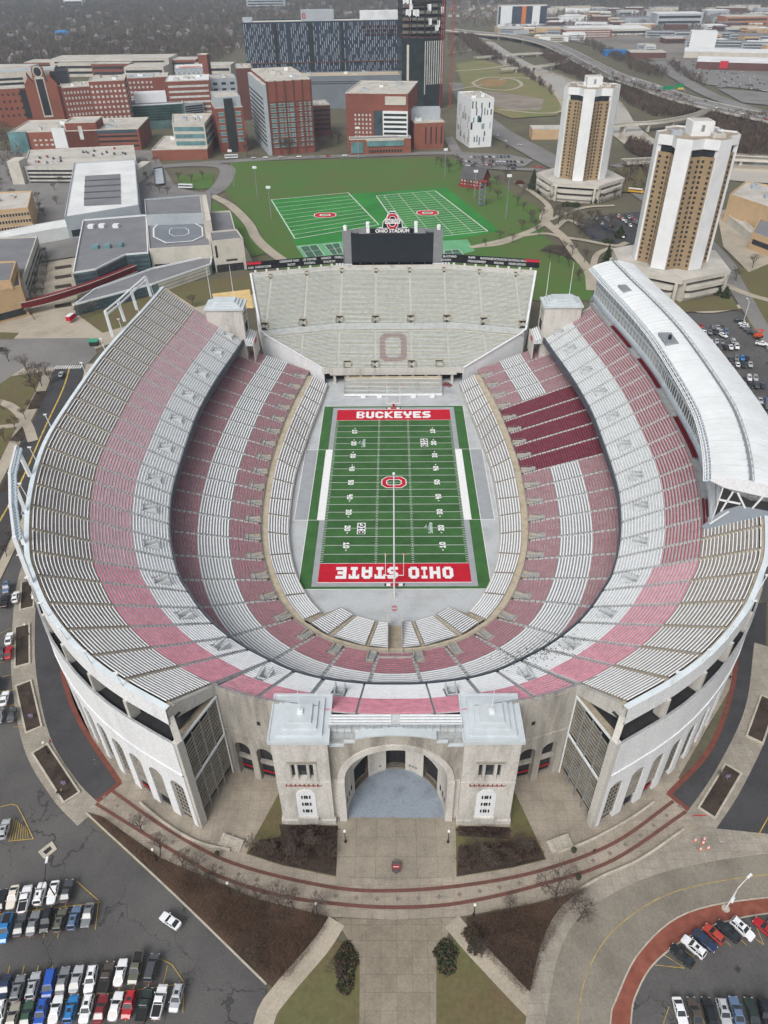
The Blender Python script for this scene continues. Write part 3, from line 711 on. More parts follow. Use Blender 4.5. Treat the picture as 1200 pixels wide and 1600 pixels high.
for mir in (1, -1):
    W = outer_line(2.9, mir=mir, ext=5.5); Wr = resample(W, 6.4); mb = MB(); nb = len(Wr)-1
    inn = offs(W, 1.0*mir)
    ow = MB()
    for i in range(nb):
        a, b = Wr[i], Wr[i+1]; t = (Vector(b)-Vector(a)).normalized(); inw = Vector((-t.y, t.x))*mir
        arched_bay(ow, a, b, G-.5, 23.6, 1.95, 17.4, concw, 1.1, inw)
        p = Vector(a)-inw*.16
    ow.strip([(*p, 23.6) for p in Wr], [(*p, 23.7) for p in offs(Wr, -.25*mir)], concw); ow.strip([(*p, 23.7) for p in offs(Wr, -.25*mir)], [(*p, 24.2) for p in offs(Wr, -.25*mir)], concw)
    ow.strip([(*p, 24.2) for p in offs(Wr, -.25*mir)], [(*p, 24.2) for p in Wr], concw)
    ow.strip([(*p, 24.2) for p in Wr], [(*p, WALL_TOP) for p in Wr], concw)
    ow.strip([(*p, WALL_TOP) for p in Wr], [(*p, WALL_TOP) for p in offs(Wr, .5*mir)], greyc); ow.strip([(*p, WALL_TOP) for p in offs(Wr, .5*mir)], [(*p, WALL_TOP-1.1) for p in offs(Wr, .5*mir)], greyc)
    owo = ow.build('outer_wall', stadium)
    # the infill behind each arch : bands of louvres over a dark gate
    for i in range(nb):
        a, b = Vector(Wr[i]), Vector(Wr[i+1]); t = (b-a).normalized(); inw = Vector((-t.y, t.x))*mir; c = (a+b)/2+inw*.6; mb = MB()
        near = i > nb-7
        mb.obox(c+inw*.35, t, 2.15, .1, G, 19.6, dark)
        style = 'open' if i % 4 < 2 else 'closed'
        if style == 'open':
            for k in range(11): mb.obox(c, t, 2.15, .22, 8.2+k*1.05, 8.8+k*1.05, louv)
            for k in range(5): mb.obox(c+t*(-1.8+k*.9), t, .04, .04, G, 6.9, black_p)
            mb.obox(c, t, 2.1, .05, 5.5, 6.0, red_p) if i % 3 == 0 else None
        else:
            mb.obox(c, t, 2.15, .2, 6.0, 19.6, louv)
            for k in range(7):
                for s in (-.9, 0, .9): mb.obox(c-inw*.22+t*s, t, .24, .05, 7.6+k*1.5, 8.3+k*1.5, dark)
        mb.build('arch_infill', owo)
    # concourse floor, inner back wall, fascia, columns
    mb = MB(); u_ = [k*(len(CS)-1)/110 for k in range(111)]
    back = []
    for u in u_: p, q, zb = upper(u); x = p.lerp(q, .66); back.append((x.x*mir, x.y))
    inner = outer_line(2.4, mir=mir)[:111]
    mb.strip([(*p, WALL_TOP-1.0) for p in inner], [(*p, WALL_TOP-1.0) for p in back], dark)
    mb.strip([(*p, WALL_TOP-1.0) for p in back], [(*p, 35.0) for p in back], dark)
    mb.build('upper_concourse', stadium)
    mb = MB(); F0 = outer_line(1.7, mir=mir); F1 = outer_line(.5, mir=mir); F2 = outer_line(1.9, mir=mir)
    mb.strip([(*p, FAS_BOT) for p in F2], [(*p, Z3+.9) for p in F0], concw); mb.strip([(*p, Z3+.9) for p in F0], [(*p, Z3+.9) for p in F1], M('parapet_cap', (214, 224, 228), .6, .06, .3)); mb.strip([(*p, Z3+.9) for p in F1], [(*p, Z3-.6) for p in F1], conc)
    mb.strip([(*p, FAS_BOT) for p in F2], [(*p, FAS_BOT) for p in outer_line(-1.5, mir=mir)], dark)
    mb.strip([(*p, Z3) for p in F1], [(*p, Z3) for p in outer_line(-.6, mir=mir)], tanc)
    mb.build('fascia', stadium)
    Cl = resample(outer_line(1.4, mir=mir), 11.5)
    for i, c in enumerate(Cl[1:-1]):
        mb = MB(); a = Vector(Cl[i]); b = Vector(Cl[i+2]); t = (b-a).normalized(); n = Vector((-t.y, t.x))*mir
        mb.obox(Vector(c)+n*.2, n, 1.2, .45, WALL_TOP-1, FAS_BOT+.4, conc); mb.beam((*(Vector(c)+n*.5), WALL_TOP+1.0), (*(Vector(c)+n*8), 37), .8, 1.0, conc)
        mb.build('column', stadium)
    # end cap of the leg (far end)
    mb = MB(); p, q, zb = upper(0.0)
    e = (q-p).normalized(); q2 = q+e*.9
    P = lambda v, z: (v.x*mir, v.y, z)
    mb.face([P(p, 14), P(q2, 14) if False else P(q2, G), P(q2, Z3+.9), P(q, Z3+.3), P(p, Z0+.4), P(p, G)], conc)
    mb.face([P(q2, G), P(q2+e*2.0, G), P(q2+e*2.0, WALL_TOP), P(q2, WALL_TOP)], concw)
    mb.build('end_wall', stadium)
    # end frame by the rotunda: beam under the last rows, two columns, raking stair tower behind louvres
    mb = MB(); u = len(CS)-1; p, q, zb = upper(u); d2 = (samp(_c3, u)-samp(_c3, u-.05)).normalized()
    e = (q-p).normalized(); nrm = Vector((e.y, -e.x)); nrm = nrm if nrm.dot(d2) > 0 else -nrm
    x6 = p.lerp(q, .585); o_ = nrm*.5; rim = q+e*1.3
    def prof(v): return Z0+(v-p).dot(e)/(q-p).length*(Z3-Z0)
    for a, b in ((x6, rim),):
        for sd in (0, 1):
            off = nrm*(.55 if sd else -.3)
            mb.face([P(a+off, prof(a)+.5), P(b+off, Z3+.9), P(b+off, FAS_BOT), P(a+off, prof(a)-2.4)], conc)
        mb.face([P(a-nrm*.3, prof(a)+.5), P(b-nrm*.3, Z3+.9), P(b+nrm*.55, Z3+.9), P(a+nrm*.55, prof(a)+.5)], conc)
        mb.face([P(a-nrm*.3, prof(a)-2.4), P(b-nrm*.3, FAS_BOT), P(b+nrm*.55, FAS_BOT), P(a+nrm*.55, prof(a)-2.4)], conc)
    co = q+e*2.9+nrm*1.9; ci = x6+nrm*.5
    mb.obox((co-e*.9).to_2d()*1 if mir == 1 else Vector(((co-e*.9).x*mir, (co-e*.9).y)), Vector((e.x*mir, e.y)), .9, .7, G, WALL_TOP+.2, conc)
    mb.beam(P(co-e*1.2, WALL_TOP-.2), P(q+e*.6+nrm*.2, FAS_BOT+1), 1.3, 1.5, conc)
    mb.obox(Vector((ci.x*mir, ci.y)), Vector((e.x*mir, e.y)), .8, .8, G, prof(x6)-1.4, conc)
    mb.beam(P(ci, 26.5), P(ci-nrm*6, 26.5), 1.0, 1.0, conc); mb.beam(P(ci, 16.5), P(ci-nrm*6, 16.5), 1.0, 1.0, conc)
    mb.build('end_frame', stadium)
    mb = MB(); a = x6+e*1.4+nrm*.35; b = co-e*2.2-nrm*.3; ln = (b-a).length; ee = (b-a).normalized()
    zt0, zt1 = 32.0, 33.6
    mb.face([P(a-nrm*1.2, G), P(b-nrm*1.2, G), P(b-nrm*1.2, zt1), P(a-nrm*1.2, zt0)], dark)
    mb.face([P(a-nrm*2.6, zt0), P(b-nrm*2.6, zt1), P(b+nrm*.3, zt1), P(a+nrm*.3, zt0)], tanc)
    for f in (0, .28, .52, .76, 1):
        c_ = a.lerp(b, f); mb.beam(P(c_+nrm*.15, G), P(c_+nrm*.15, zt0), .32 if f in (0, 1) else .22, .4, whites if f in (0, 1) else steel)
    mb.beam(P(a+nrm*.25, 19.2), P(b+nrm*.25, 19.2), .4, .5, whites); mb.beam(P(a+nrm*.25, zt0+.2), P(b+nrm*.25, zt1+.2), .4, .5, whites)
    k = 0
    for f0, f1 in ((.02, .27), (.29, .51), (.53, .75), (.77, .98)):
        z = 7.6; k += 1
        while z < zt0-1:
            if not 18.4 < z < 19.6: mb.beam(P(a.lerp(b, f0)+nrm*.05, z+(k % 2)*.4), P(a.lerp(b, f1)+nrm*.05, z+(k % 2)*.4), .2, .55, louv)
            z += 1.15
    mb.build('stair_tower', stadium)
    # old curved wall between end frame and gate towers, with arches, little windows, top rail
    mb = MB(); Ln = [(samp(_n1, k/10, 12)) for k in range(0, 24)]; Ln = [x6-nrm*4.0]+Ln[1:] if False else Ln
    Ls = resample([(q.x*mir, q.y) for q in [Ln[0]+(Ln[0]-Ln[1])*4]+Ln], 5.6); zt = Z0+(Z3-Z0)*FN
    for i in range(len(Ls)-1):
        a, b = Vector(Ls[i]), Vector(Ls[i+1]); t = (b-a).normalized(); inw = Vector((-t.y, t.x))*mir
        arched_bay(mb, a, b, G-.3, 20.4, 1.95, 15.0, conco, 1.6, inw)
    Lr = offs(Ls, .25*mir*-1)
    mb.strip([(*p, 20.4) for p in Ls], [(*p, 20.5) for p in Lr], conco); mb.strip([(*p, 20.5) for p in Lr], [(*p, 21.1) for p in Lr], conco); mb.strip([(*p, 21.1) for p in Lr], [(*p, 21.1) for p in Ls], conco)
    mb.strip([(*p, 21.1) for p in Ls], [(*p, zt+.7) for p in Ls], conco); mb.strip([(*p, zt+.7) for p in Ls], [(*p, zt+.7) for p in offs(Ls, .5*mir)], conco); mb.strip([(*p, zt+.7) for p in offs(Ls, .5*mir)], [(*p, zt-.4) for p in offs(Ls, .5*mir)], conco)
    cwall = mb.build('curved_wall', stadium)
    mb = MB()
    for p, q in zip(Ls, Ls[1:]):
        mb.beam((*p, zt+1.7), (*q, zt+1.7), .09, .09, steel); mb.beam((*p, zt+1.2), (*q, zt+1.2), .07, .07, steel)
        for k in range(3): r_ = Vector(p).lerp(Vector(q), k/3); mb.beam((*r_, zt+.6), (*r_, zt+1.75), .08, .08, steel)
    mb.build('railing', cwall)
    for i in range(len(Ls)-1):
        a, b = Vector(Ls[i]), Vector(Ls[i+1]); t = (b-a).normalized(); inw = Vector((-t.y, t.x))*mir; c = (a+b)/2
        mb = MB(); mb.obox(c+inw*1.75, t, 1.95, .1, G, 17.3, dark); mb.obox(c+inw*1.2, t, 1.95, .3, 9.6, 10.8, conco); mb.obox(c+inw*1.1, t, 1.85, .06, 6.4, 6.7, red_p)
        for k in range(5): mb.obox(c+inw*1.2+t*(-1.2+k*.6), t, .04, .04, G, 6.6, black_p)
        mb.build('arch_gate', cwall)
        if i % 2 == 0: mb = MB(); mb.obox(c, t, .4,   .06, 25.8, 27.0, dark); mb.build('small_window', cwall)
# ---------------- rotunda
FY = -137.4
def window_set(parent, cx, y, zc, grid=True):
    pass
for s in (-1, 1):
    x0, x1 = sorted((s*13.7, s*25.1)); tw = MB(); RZ = 33.95; yb = -126.4
    def wallf(zlo, zhi, holes):
        """front wall pieces leaving rectangular openings (xa, xb, za, zb)"""
        xs = sorted({x0, x1, *[h[0] for h in holes], *[h[1] for h in holes]}); zs = sorted({zlo, zhi, *[h[2] for h in holes], *[h[3] for h in holes]})
        for i in range(len(xs)-1):
            for j in range(len(zs)-1):
                cxm, czm = (xs[i]+xs[i+1])/2, (zs[j]+zs[j+1])/2
                if any(h[0] < cxm < h[1] and h[2] < czm < h[3] for h in holes): continue
                tw.face([(xs[i], FY, zs[j]), (xs[i+1], FY, zs[j]), (xs[i+1], FY, zs[j+1]), (xs[i], FY, zs[j+1])], conct)
    conct = Mstain('tower_stone', (200, 197, 191), (150, 147, 141), .3, .45, .75, streak=(1, 1, .2))
    cx = (x0+x1)/2
    H = [(cx-2.3, cx-1.5, 21.4, 26.4), (cx-.9, cx+.9, 21.4, 26.4), (cx+1.5, cx+2.3, 21.4, 26.4)]
    wallf(G-.3, RZ, H)
    for h in H:
        for (a, b) in (((h[0], h[2]), (h[1], h[2])), ((h[1], h[2]), (h[1], h[3])), ((h[1], h[3]), (h[0], h[3])), ((h[0], h[3]), (h[0], h[2]))):
            tw.face([(a[0], FY, a[1]), (b[0], FY, b[1]), (b[0], FY+.9, b[1]), (a[0], FY+.9, a[1])], conct)
    tw.face([(x0, FY, G-.3), (x0, yb, G-.3), (x0, yb, RZ), (x0, FY, RZ)], conct); tw.face([(x1, FY, G-.3), (x1, yb, G-.3), (x1, yb, RZ), (x1, FY, RZ)], conct); tw.face([(x0, yb, G), (x1, yb, G), (x1, yb, RZ), (x0, yb, RZ)], conct)
    for a, b in ((x0-.35, x0+.0), (x1, x1+.35)): tw.box(a, FY-.35, G-.3, b, FY+2, 5.6, conct)
    tw.box(x0-.3, FY-.38, G-.3, x1+.3, FY-.01, 5.4, conct); tw.box(x0-.1, FY-.14, 19.9, x1+.1, FY-.01, 20.15, conct)
    tw.box(cx-3.0, FY-.4, 27.2, cx+3.0, FY-.01, 27.55, louv)
    for xx in (cx-2.75, cx-1.2, cx+1.2, cx+2.75): tw.box(xx-.25, FY-.14, 20.9, xx+.25, FY-.01, 27.1, conct)
    to = tw.build('gate_tower', stadium)
    for h in H: mb = MB(); mb.box(h[0], FY+.9, h[2], h[1], FY+1.0, h[3], glassd); mb.build('window', to)
    # stepped roof
    mb = MB()
    mb.box(x0-.5, FY-.5, RZ, x1+.5, yb+.4, RZ+.75, roofg); 
    mb.box(x0-.5, FY-.5, RZ+.75, x1+.5, FY-.2, RZ+.95, roofg); mb.box(x0-.5, yb+.1, RZ+.75, x1+.5, yb+.4, RZ+.95, roofg); mb.box(x0-.5, FY-.2, RZ+.75, x0-.2, yb+.1, RZ+.95, roofg); mb.box(x1+.2, FY-.2, RZ+.75, x1+.5, yb+.1, RZ+.95, roofg)
    for k, ins in enumerate((1.0, 2.2, 3.3)): mb.box(x0+ins, FY+ins, RZ+.75+k*.55, x1-ins, yb-ins, RZ+1.3+k*.55, roofg)
    mb.box(cx-.55, (FY+yb)/2-.55, RZ+2.4, cx+.55, (FY+yb)/2+.55, RZ+3.0, whites)
    ro = mb.build('roof', to)
    mb = MB(); mb.tube([(cx, (FY+yb)/2, RZ+3), (cx, (FY+yb)/2, RZ+11)], .1, .06, whites, 6); mb.build('flagpole', to)
    # garland and white arched panel
    mb = MB()
    for k in range(8):
        xa = x0+1.9+k*(x1-x0-3.8)/8; xb_ = xa+(x1-x0-3.8)/8
        for j in range(4):
            f0, f1 = j/4, (j+1)/4; z0_ = 19.1-math.sin(math.pi*f0)*.45; z1_ = 19.1-math.sin(math.pi*f1)*.45
            mb.face([(xa+(xb_-xa)*f0, FY-.05, z0_-.2), (xa+(xb_-xa)*f1, FY-.05, z1_-.2), (xa+(xb_-xa)*f1, FY-.05, z1_+.12), (xa+(xb_-xa)*f0, FY-.05, z0_+.12)], M('garland_red', (140, 62, 58), .8, .2, 2))
        mb.box(xa-.12, FY-.12, 18.5, xa+.12, FY-.02, 19.35, M('garland_red', (140, 62, 58)))
    mb.build('garland', to)
    mb = MB(); AP = arch_pts(2.1, 6.8, 15.2); mb.face([(cx+a, FY-.12, b) for a, b in AP], concw)
    for q, r in zip(AP, AP[1:]): mb.face([(cx+q[0], FY-.12, q[1]), (cx+r[0], FY-.12, r[1]), (cx+r[0], FY, r[1]), (cx+q[0], FY, q[1])], concw)
    mb.box(cx-2.3, FY-.55, 5.6, cx+2.3, FY-.01, 6.8, conct)
    pa = mb.build('arched_panel', to)
    for k in range(3):
        for (a, b) in ((-1.05, -.65), (-.45, .45), (.65, 1.05)):
            mb = MB()
            n = 3
            for j in range(n):
                z_ = 8.6+k*2.7+j*.4
                for q in range(1 if b-a < .5 else 2):
                    ww = (b-a)/(1 if b-a < .5 else 2); mb.box(cx+a+q*ww+.03, FY-.2, z_, cx+a+(q+1)*ww-.03, FY-.14, z_+.33, glassd)
            mb.build('window', pa)
# arch wall, niche and half dome
mb = MB(); R0 = 10.9; ZS = 19.2; YW = -136.2; XW = 13.9; n = 24
AP = arch_pts(R0, G-.3, ZS, n); top = AP[1:-1]
mb.face([(-XW, YW, G-.3), (-R0, YW, G-.3), (-R0, YW, ZS), (-XW, YW, ZS)], conct); mb.face([(R0, YW, G-.3), (XW, YW, G-.3), (XW, YW, ZS), (R0, YW, ZS)], conct)
def ztop(x): x = abs(x); return 35.0-.018*x*x if x < 8.2 else (32.6 if x < 10.5 else 31.4)
stn = Mstain('stained_arch_stone', (174, 169, 160), (112, 107, 99), .3, .42, .7, streak=(1, 1, .16))
xs = [-XW, -R0, -10.5, -8.2]+[k for k in np.linspace(-8.2, 8.2, 17)[1:-1]]+[8.2, 10.5, R0, XW]
def zarch(x): return ZS+math.sqrt(max(0, R0*R0-x*x)) if abs(x) < R0 else ZS
def zwall(x, sd): return ztop(x+1e-3*sd)
for a, b in zip(xs, xs[1:]):
    za, zb_ = zwall(a, 1), zwall(b, -1)
    mb.face([(a, YW, zarch(a)), (b, YW, zarch(b)), (b, YW, zb_), (a, YW, za)], stn)
    mb.face([(a, YW-.15, za), (b, YW-.15, zb_), (b, YW+2.2, zb_), (a, YW+2.2, za)], roofg)
    mb.face([(a, YW-.15, za-.4), (b, YW-.15, zb_-.4), (b, YW-.15, zb_), (a, YW-.15, za)], roofg); mb.face([(a, YW+2.2, za-3), (b, YW+2.2, zb_-3), (b, YW+2.2, zb_), (a, YW+2.2, za)], conct)
R1 = R0+1.5
for q, r in zip(AP[1:-1], AP[2:-1]):
    k0, k1 = R1/R0, 1
    mb.face([(q[0]*k0, YW-.3, ZS+(q[1]-ZS)*k0), (r[0]*k0, YW-.3, ZS+(r[1]-ZS)*k0), (r[0], YW-.3, r[1]), (q[0], YW-.3, q[1])], conct)
    mb.face([(q[0]*k0, YW-.3, ZS+(q[1]-ZS)*k0), (r[0]*k0, YW-.3, ZS+(r[1]-ZS)*k0), (r[0]*k0, YW, ZS+(r[1]-ZS)*k0), (q[0]*k0, YW, ZS+(q[1]-ZS)*k0)], conct)
for s in (-1, 1):
    a, b = sorted((s*R0, s*(R0+1.6))); mb.box(a, YW-.9, G-.3, b, YW-.01, ZS, conct)
gate = mb.build('gate_arch', stadium)
mb = MB(); DY = 1.14
def npt(th, z=None, ph=None):
    if ph is None: return (-R0*math.cos(th), YW+R0*DY*math.sin(th), z)
    return (-R0*math.cos(th)*math.cos(ph), YW+R0*DY*math.sin(th)*math.cos(ph), ZS+R0*math.sin(ph))
nn = 30
for k in range(nn):
    t0, t1 = math.pi*k/nn, math.pi*(k+1)/nn; tm_ = math.degrees((t0+t1)/2)
    open_ = any(abs(tm_-c) < 9.5 for c in (90, 42, 138))
    zlo = 13.2 if open_ else G-.3
    mb.face([npt(t0, zlo), npt(t1, zlo), npt(t1, ZS), npt(t0, ZS)], conct)
    if open_:
        sc = 1.14; q0 = npt(t0, G); q1 = npt(t1, G)
        mb.face([(q0[0]*sc, YW+(q0[1]-YW)*sc, G), (q1[0]*sc, YW+(q1[1]-YW)*sc, G), (q1[0]*sc, YW+(q1[1]-YW)*sc, 13.2), (q0[0]*sc, YW+(q0[1]-YW)*sc, 13.2)], dark)
        mb.face([q0, q1, (q1[0]*sc, YW+(q1[1]-YW)*sc, G), (q0[0]*sc, YW+(q0[1]-YW)*sc, G)], greyc)
        mb.face([(*q0[:2], 13.2), (*q1[:2], 13.2), (q1[0]*sc, YW+(q1[1]-YW)*sc, 13.2), (q0[0]*sc, YW+(q0[1]-YW)*sc, 13.2)], conct)
        for zz in (4.9, 5.6, 6.3): mb.beam((*q0[:2], zz), (*q1[:2], zz), .1, .08, black_p)
    for j in range(8):
        p0, p1 = math.pi/2*j/8, math.pi/2*(j+1)/8
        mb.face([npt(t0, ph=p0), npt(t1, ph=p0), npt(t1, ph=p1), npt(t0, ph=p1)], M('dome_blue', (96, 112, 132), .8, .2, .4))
for th in (8, 15, 22, 158, 165, 172):
    q = Vector(npt(R_(th), 0)).to_2d(); t = Vector((math.sin(R_(th)), DY*math.cos(R_(th)))).normalized(); mb.obox(q, t, .35, .06, 7.6, 9.4, dark)
for th in (70, 108, 112, 116): q = Vector(npt(R_(th), 0)).to_2d(); t = Vector((math.sin(R_(th)), DY*math.cos(R_(th)))).normalized(); mb.obox(q, t, .3, .07, 5.8, 6.6, louv)
mb.build('niche', gate)
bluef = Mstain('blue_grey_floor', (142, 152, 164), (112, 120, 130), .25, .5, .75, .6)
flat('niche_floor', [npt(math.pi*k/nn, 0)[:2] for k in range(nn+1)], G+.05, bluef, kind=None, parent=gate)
# extra rows and rail between the towers, behind the arch
mb = MB(); yr = NEARC[-1][1][1]; zr = Z0+(Z3-Z0)*FN
for k in range(4): mb.box(-13.4, yr-.9-k*.8, zr-1.5, 13.4, yr-.1-k*.8, zr+.1+.12*k, treadw); mb.box(-13.4, yr-.7-k*.8, zr+.45+.12*k, -.9, yr-.3-k*.8, zr+.55+.12*k, bw); mb.box(.9, yr-.7-k*.8, zr+.45+.12*k, 13.4, yr-.3-k*.8, zr+.55+.12*k, bw)
mb.box(-13.4, YW+.4, zr-3.5, 13.4, yr-.9-3*.8, zr-1.0, greyc)
mb.build('gate_rows', gate)
mb = MB()
yq = yr-3.6
for zz in (zr+.6, zr+1.1, zr+1.6): mb.beam((-13.4, yq, zz), (13.4, yq, zz), .08, .08, steel)
for k in range(19): mb.beam((-13.4+k*1.49, yq, zr-1), (-13.4+k*1.49, yq, zr+1.65), .09, .09, steel)
mb.build('railing', gate)
# ================================================================== PRESS BOX over the right leg
trim = M('press_trim', (196, 208, 216), .5, .08, .5)
glz = Mglass('press_glazing', (74, 104, 100), .1)
pgrey = M('press_panel', (158, 168, 176), .55, .06, .3)
UA, UB = -.12, 7.3                                   # from the far end to near the end of the right leg
def Cq(u): 
    u = max(0, u) if u >= 0 else u
    if u < 0: a = samp(_c0, 0)+(samp(_c0, 0)-samp(_c0, .3))*(-u/.3); b = samp(_c3, 0)+(samp(_c3, 0)-samp(_c3, .3))*(-u/.3)
    else: a, b = samp(_c0, u), samp(_c3, u)
    return a, b
def pb(u, d): a, b = Cq(u); e = (b-a).normalized(); f = a.lerp(b, .66); q = f+e*d; return Vector((-q.x, q.y))
NP = 44; UU = [UA+(UB-UA)*k/NP for k in range(NP+1)]
def pl(d, z): return [(*pb(u, d), z) for u in UU]
DB = 15.2
press = MB()
press.strip(pl(0, 36.0), pl(-.6, 37.7), trim); press.strip(pl(-.6, 37.7), pl(-.6, 38.9), trim); press.strip(pl(-.6, 38.9), pl(0, 39.1), trim)
press.strip(pl(0, 36.0), pl(DB, 37.0), dark)
for z0, z1 in ((42.7, 43.8), (47.1, 48.1)): press.strip(pl(-.3, z0), pl(-.35, z1), trim)
press.strip(pl(-.3, 49.5), pl(-1.2, 50.1), trim)
press.strip(pl(DB, 32.5), pl(DB, 49.1), pgrey); press.strip(pl(DB, 32.5), pl(1, 34.5), dark)
po = press.build('press_box', stadium)
mb = MB(); mb.strip(pl(.05, 39.1), pl(.05, 49.7), glz); mb.build('glass_front', po)
mb = MB()
for k in range(0, NP*3+1):
    u = UA+(UB-UA)*k/(NP*3); x, y = pb(u, -.1); mb.beam((x, y, 39.0), (x, y, 49.6), .16 if k % 3 else .3, .16, whites)
mb.build('mullion', po)
# curved roof in two leaves with a gutter walk between
def rz(d): t = (d+3.4)/(DB+4.6); return 50.5+3.0*math.sin(math.pi*(t*.8+.12))-.8*t
mb = MB(); ds = list(np.linspace(-3.4, DB+1.2, 13))
for a, b in zip(ds, ds[1:]): mb.strip(pl(a, rz(a)), pl(b, rz(b)), roofw)
mb.strip(pl(-3.4, rz(-3.4)), pl(-3.4, rz(-3.4)-.7), whites); mb.strip(pl(-3.4, rz(-3.4)-.7), pl(0, 50.1), trim); mb.strip(pl(DB+1.2, rz(DB+1.2)), pl(DB+1.2, rz(DB+1.2)-1.2), steel)
mb.strip(pl(DB+1.2, rz(DB+1.2)-1.2), pl(DB, 48.5), trim)
roof = mb.build('roof', po)
mb = MB()
for a, b in ((5.2, 5.9),): mb.strip(pl(a, rz(a)+.2), pl(b, rz(b)+.2), steel); mb.strip(pl(a, rz(a)+.2), pl(a, rz(a)), steel); mb.strip(pl(b, rz(b)+.2), pl(b, rz(b)), steel)
for k in range(0, NP+1):
    u = UU[k]
    for d in (5.0, 6.1): x, y = pb(u, d); mb.beam((x, y, rz(d)), (x, y, rz(d)+.8), .1, .1, steel)
for d in (5.0, 6.1):
    L = pl(d, rz(d)+.8)
    for a, b in zip(L, L[1:]): mb.beam(a, b, .1, .1, steel)
mb.build('roof_walkway', roof)
mb = MB()
for k in range(1, 46):
    u = UA+(UB-UA)*k/46
    for a, b in zip(ds, ds[1:]):
        mb.beam((*pb(u, a), rz(a)+.03), (*pb(u, b), rz(b)+.03), .1 if k % 4 else .22, .06, M('roof_seam', (198, 203, 205), .5, 0))
mb.build('roof_seam', roof)
mb = MB()
for k in range(NP*2+1):
    u = UA+(UB-UA)*k/(NP*2); x, y = pb(u, -3.4); x2, y2 = pb(u, -5.0); mb.beam((x, y, rz(-3.4)-.3), (x2, y2, rz(-3.4)-1.1), .16, .3, trim)
for dd, zz in ((-4.0, -.5), (-4.6, -.85), (-5.0, -1.05)):
    L = pl(dd, rz(-3.4)+zz)
    for a, b in zip(L, L[1:]): mb.beam(a, b, .3, .1, whites)
mb.build('sunshade', roof)
# end walls
for u, nm in ((UA, 'end_wall'), (UB, 'end_wall')):
    mb = MB(); P = lambda d, z: (*pb(u, d), z)
    mb.face([P(d, rz(d)) for d in ds]+[P(DB+1.2, rz(DB+1.2)-1.4), P(7, 47.5), P(-3.4, rz(-3.4)-.7)], concw)
    e_ = 1 if u == UB else -1; sh = (pb(u, 0)-pb(u-e_*.1, 0)).normalized()*.08; Q = lambda d, z: (pb(u, d).x+sh.x, pb(u, d).y+sh.y, z)
    mb.face([Q(DB-2, 45.4), Q(5.0, 45.4), Q(1.2, 42.6), Q(-2.2, 36.4), Q(1.5, 35.2), Q(DB-.6, 36.2), Q(DB+1.0, 39.5), Q(DB+1, 43.0)], M('press_end_panel', (140, 149, 158), .6, .06, .3))
    mb.face([P(0, 36), P(DB, 36), P(DB, 49), P(0, 49.7)], dark)
    for a, b in (((-.4, 38), (3.0, 43)), ((1.2, 42.6), (2.4, 49)), ((6.4, 45), (3.6, 49)), ((8, 45.4), (9.4, 49.6)), ((13.2, 45.4), (12, 49.6)), ((0, 46), (5, 46))): mb.beam(Q(*a), Q(*b), .55, .4, concw)
    mb.build(nm, po)
# support under the near end, private boxes strip with red seats along the front
for f in (.1, .5, .9, 1.0):
    u = UA+(UB-UA)*f; mb = MB()
    for d in (1.5, 8, 14): x, y = pb(u, d); mb.tube([(x, y, 30.5 if d > 6 else 32.5), (x, y, 36.7)], .8, .8, conc, 8)
    mb.build('support', po)
mb = MB(); mb.strip(pl(-1.8, 35.4), pl(.2, 35.4), greyc); mb.strip(pl(-1.8, 32.5), pl(-1.8, 36.1), greyc); mb.strip(pl(.2, 35.4), pl(.2, 36.5), conc)
mb.build('box_terrace', stadium)
for fa, fb in ((.19, .33), (.40, .56), (.63, .74), (.9, .985)):
    mb = MB(); 
    for d in (-1.3, -.45):
        A = [(*pb(UA+(UB-UA)*(fa+(fb-fa)*k/8), d-.2), 36.0) for k in range(9)]; B = [(*pb(UA+(UB-UA)*(fa+(fb-fa)*k/8), d+.2), 36.0) for k in range(9)]; B2 = [(x, y, 36.3) for x, y, z in B]; A0 = [(x, y, 35.4) for x, y, z in A]
        mb.strip(A, B, M('seat_red', (112, 24, 34), .6, .1, 1)); mb.strip(B, B2, M('seat_red', (112, 24, 34))); mb.strip(A0, A, M('seat_red', (112, 24, 34)))
    mb.build('box_seats', stadium)
mb = MB()                                            # plant and aerials on the roof
for u, d, sx, sy in ((1.45, .2, 3.2, 1.6), (3.9, -.2, 4.5, 2.2)):
    c = pb(u, d); t = (pb(u+.1, d)-pb(u-.1, d)).normalized(); mb.obox(c, t, sx, sy, rz(d)-.3, rz(d)+.5, steel)
    if u > 3: mb.obox(c+t*1, t, .5, .4, rz(d)+.5, rz(d)+2, black_p); mb.tube([(*c, rz(d)), (*c, rz(d)+7)], .07, .04, whites, 5)
mb.build('roof_plant', roof)
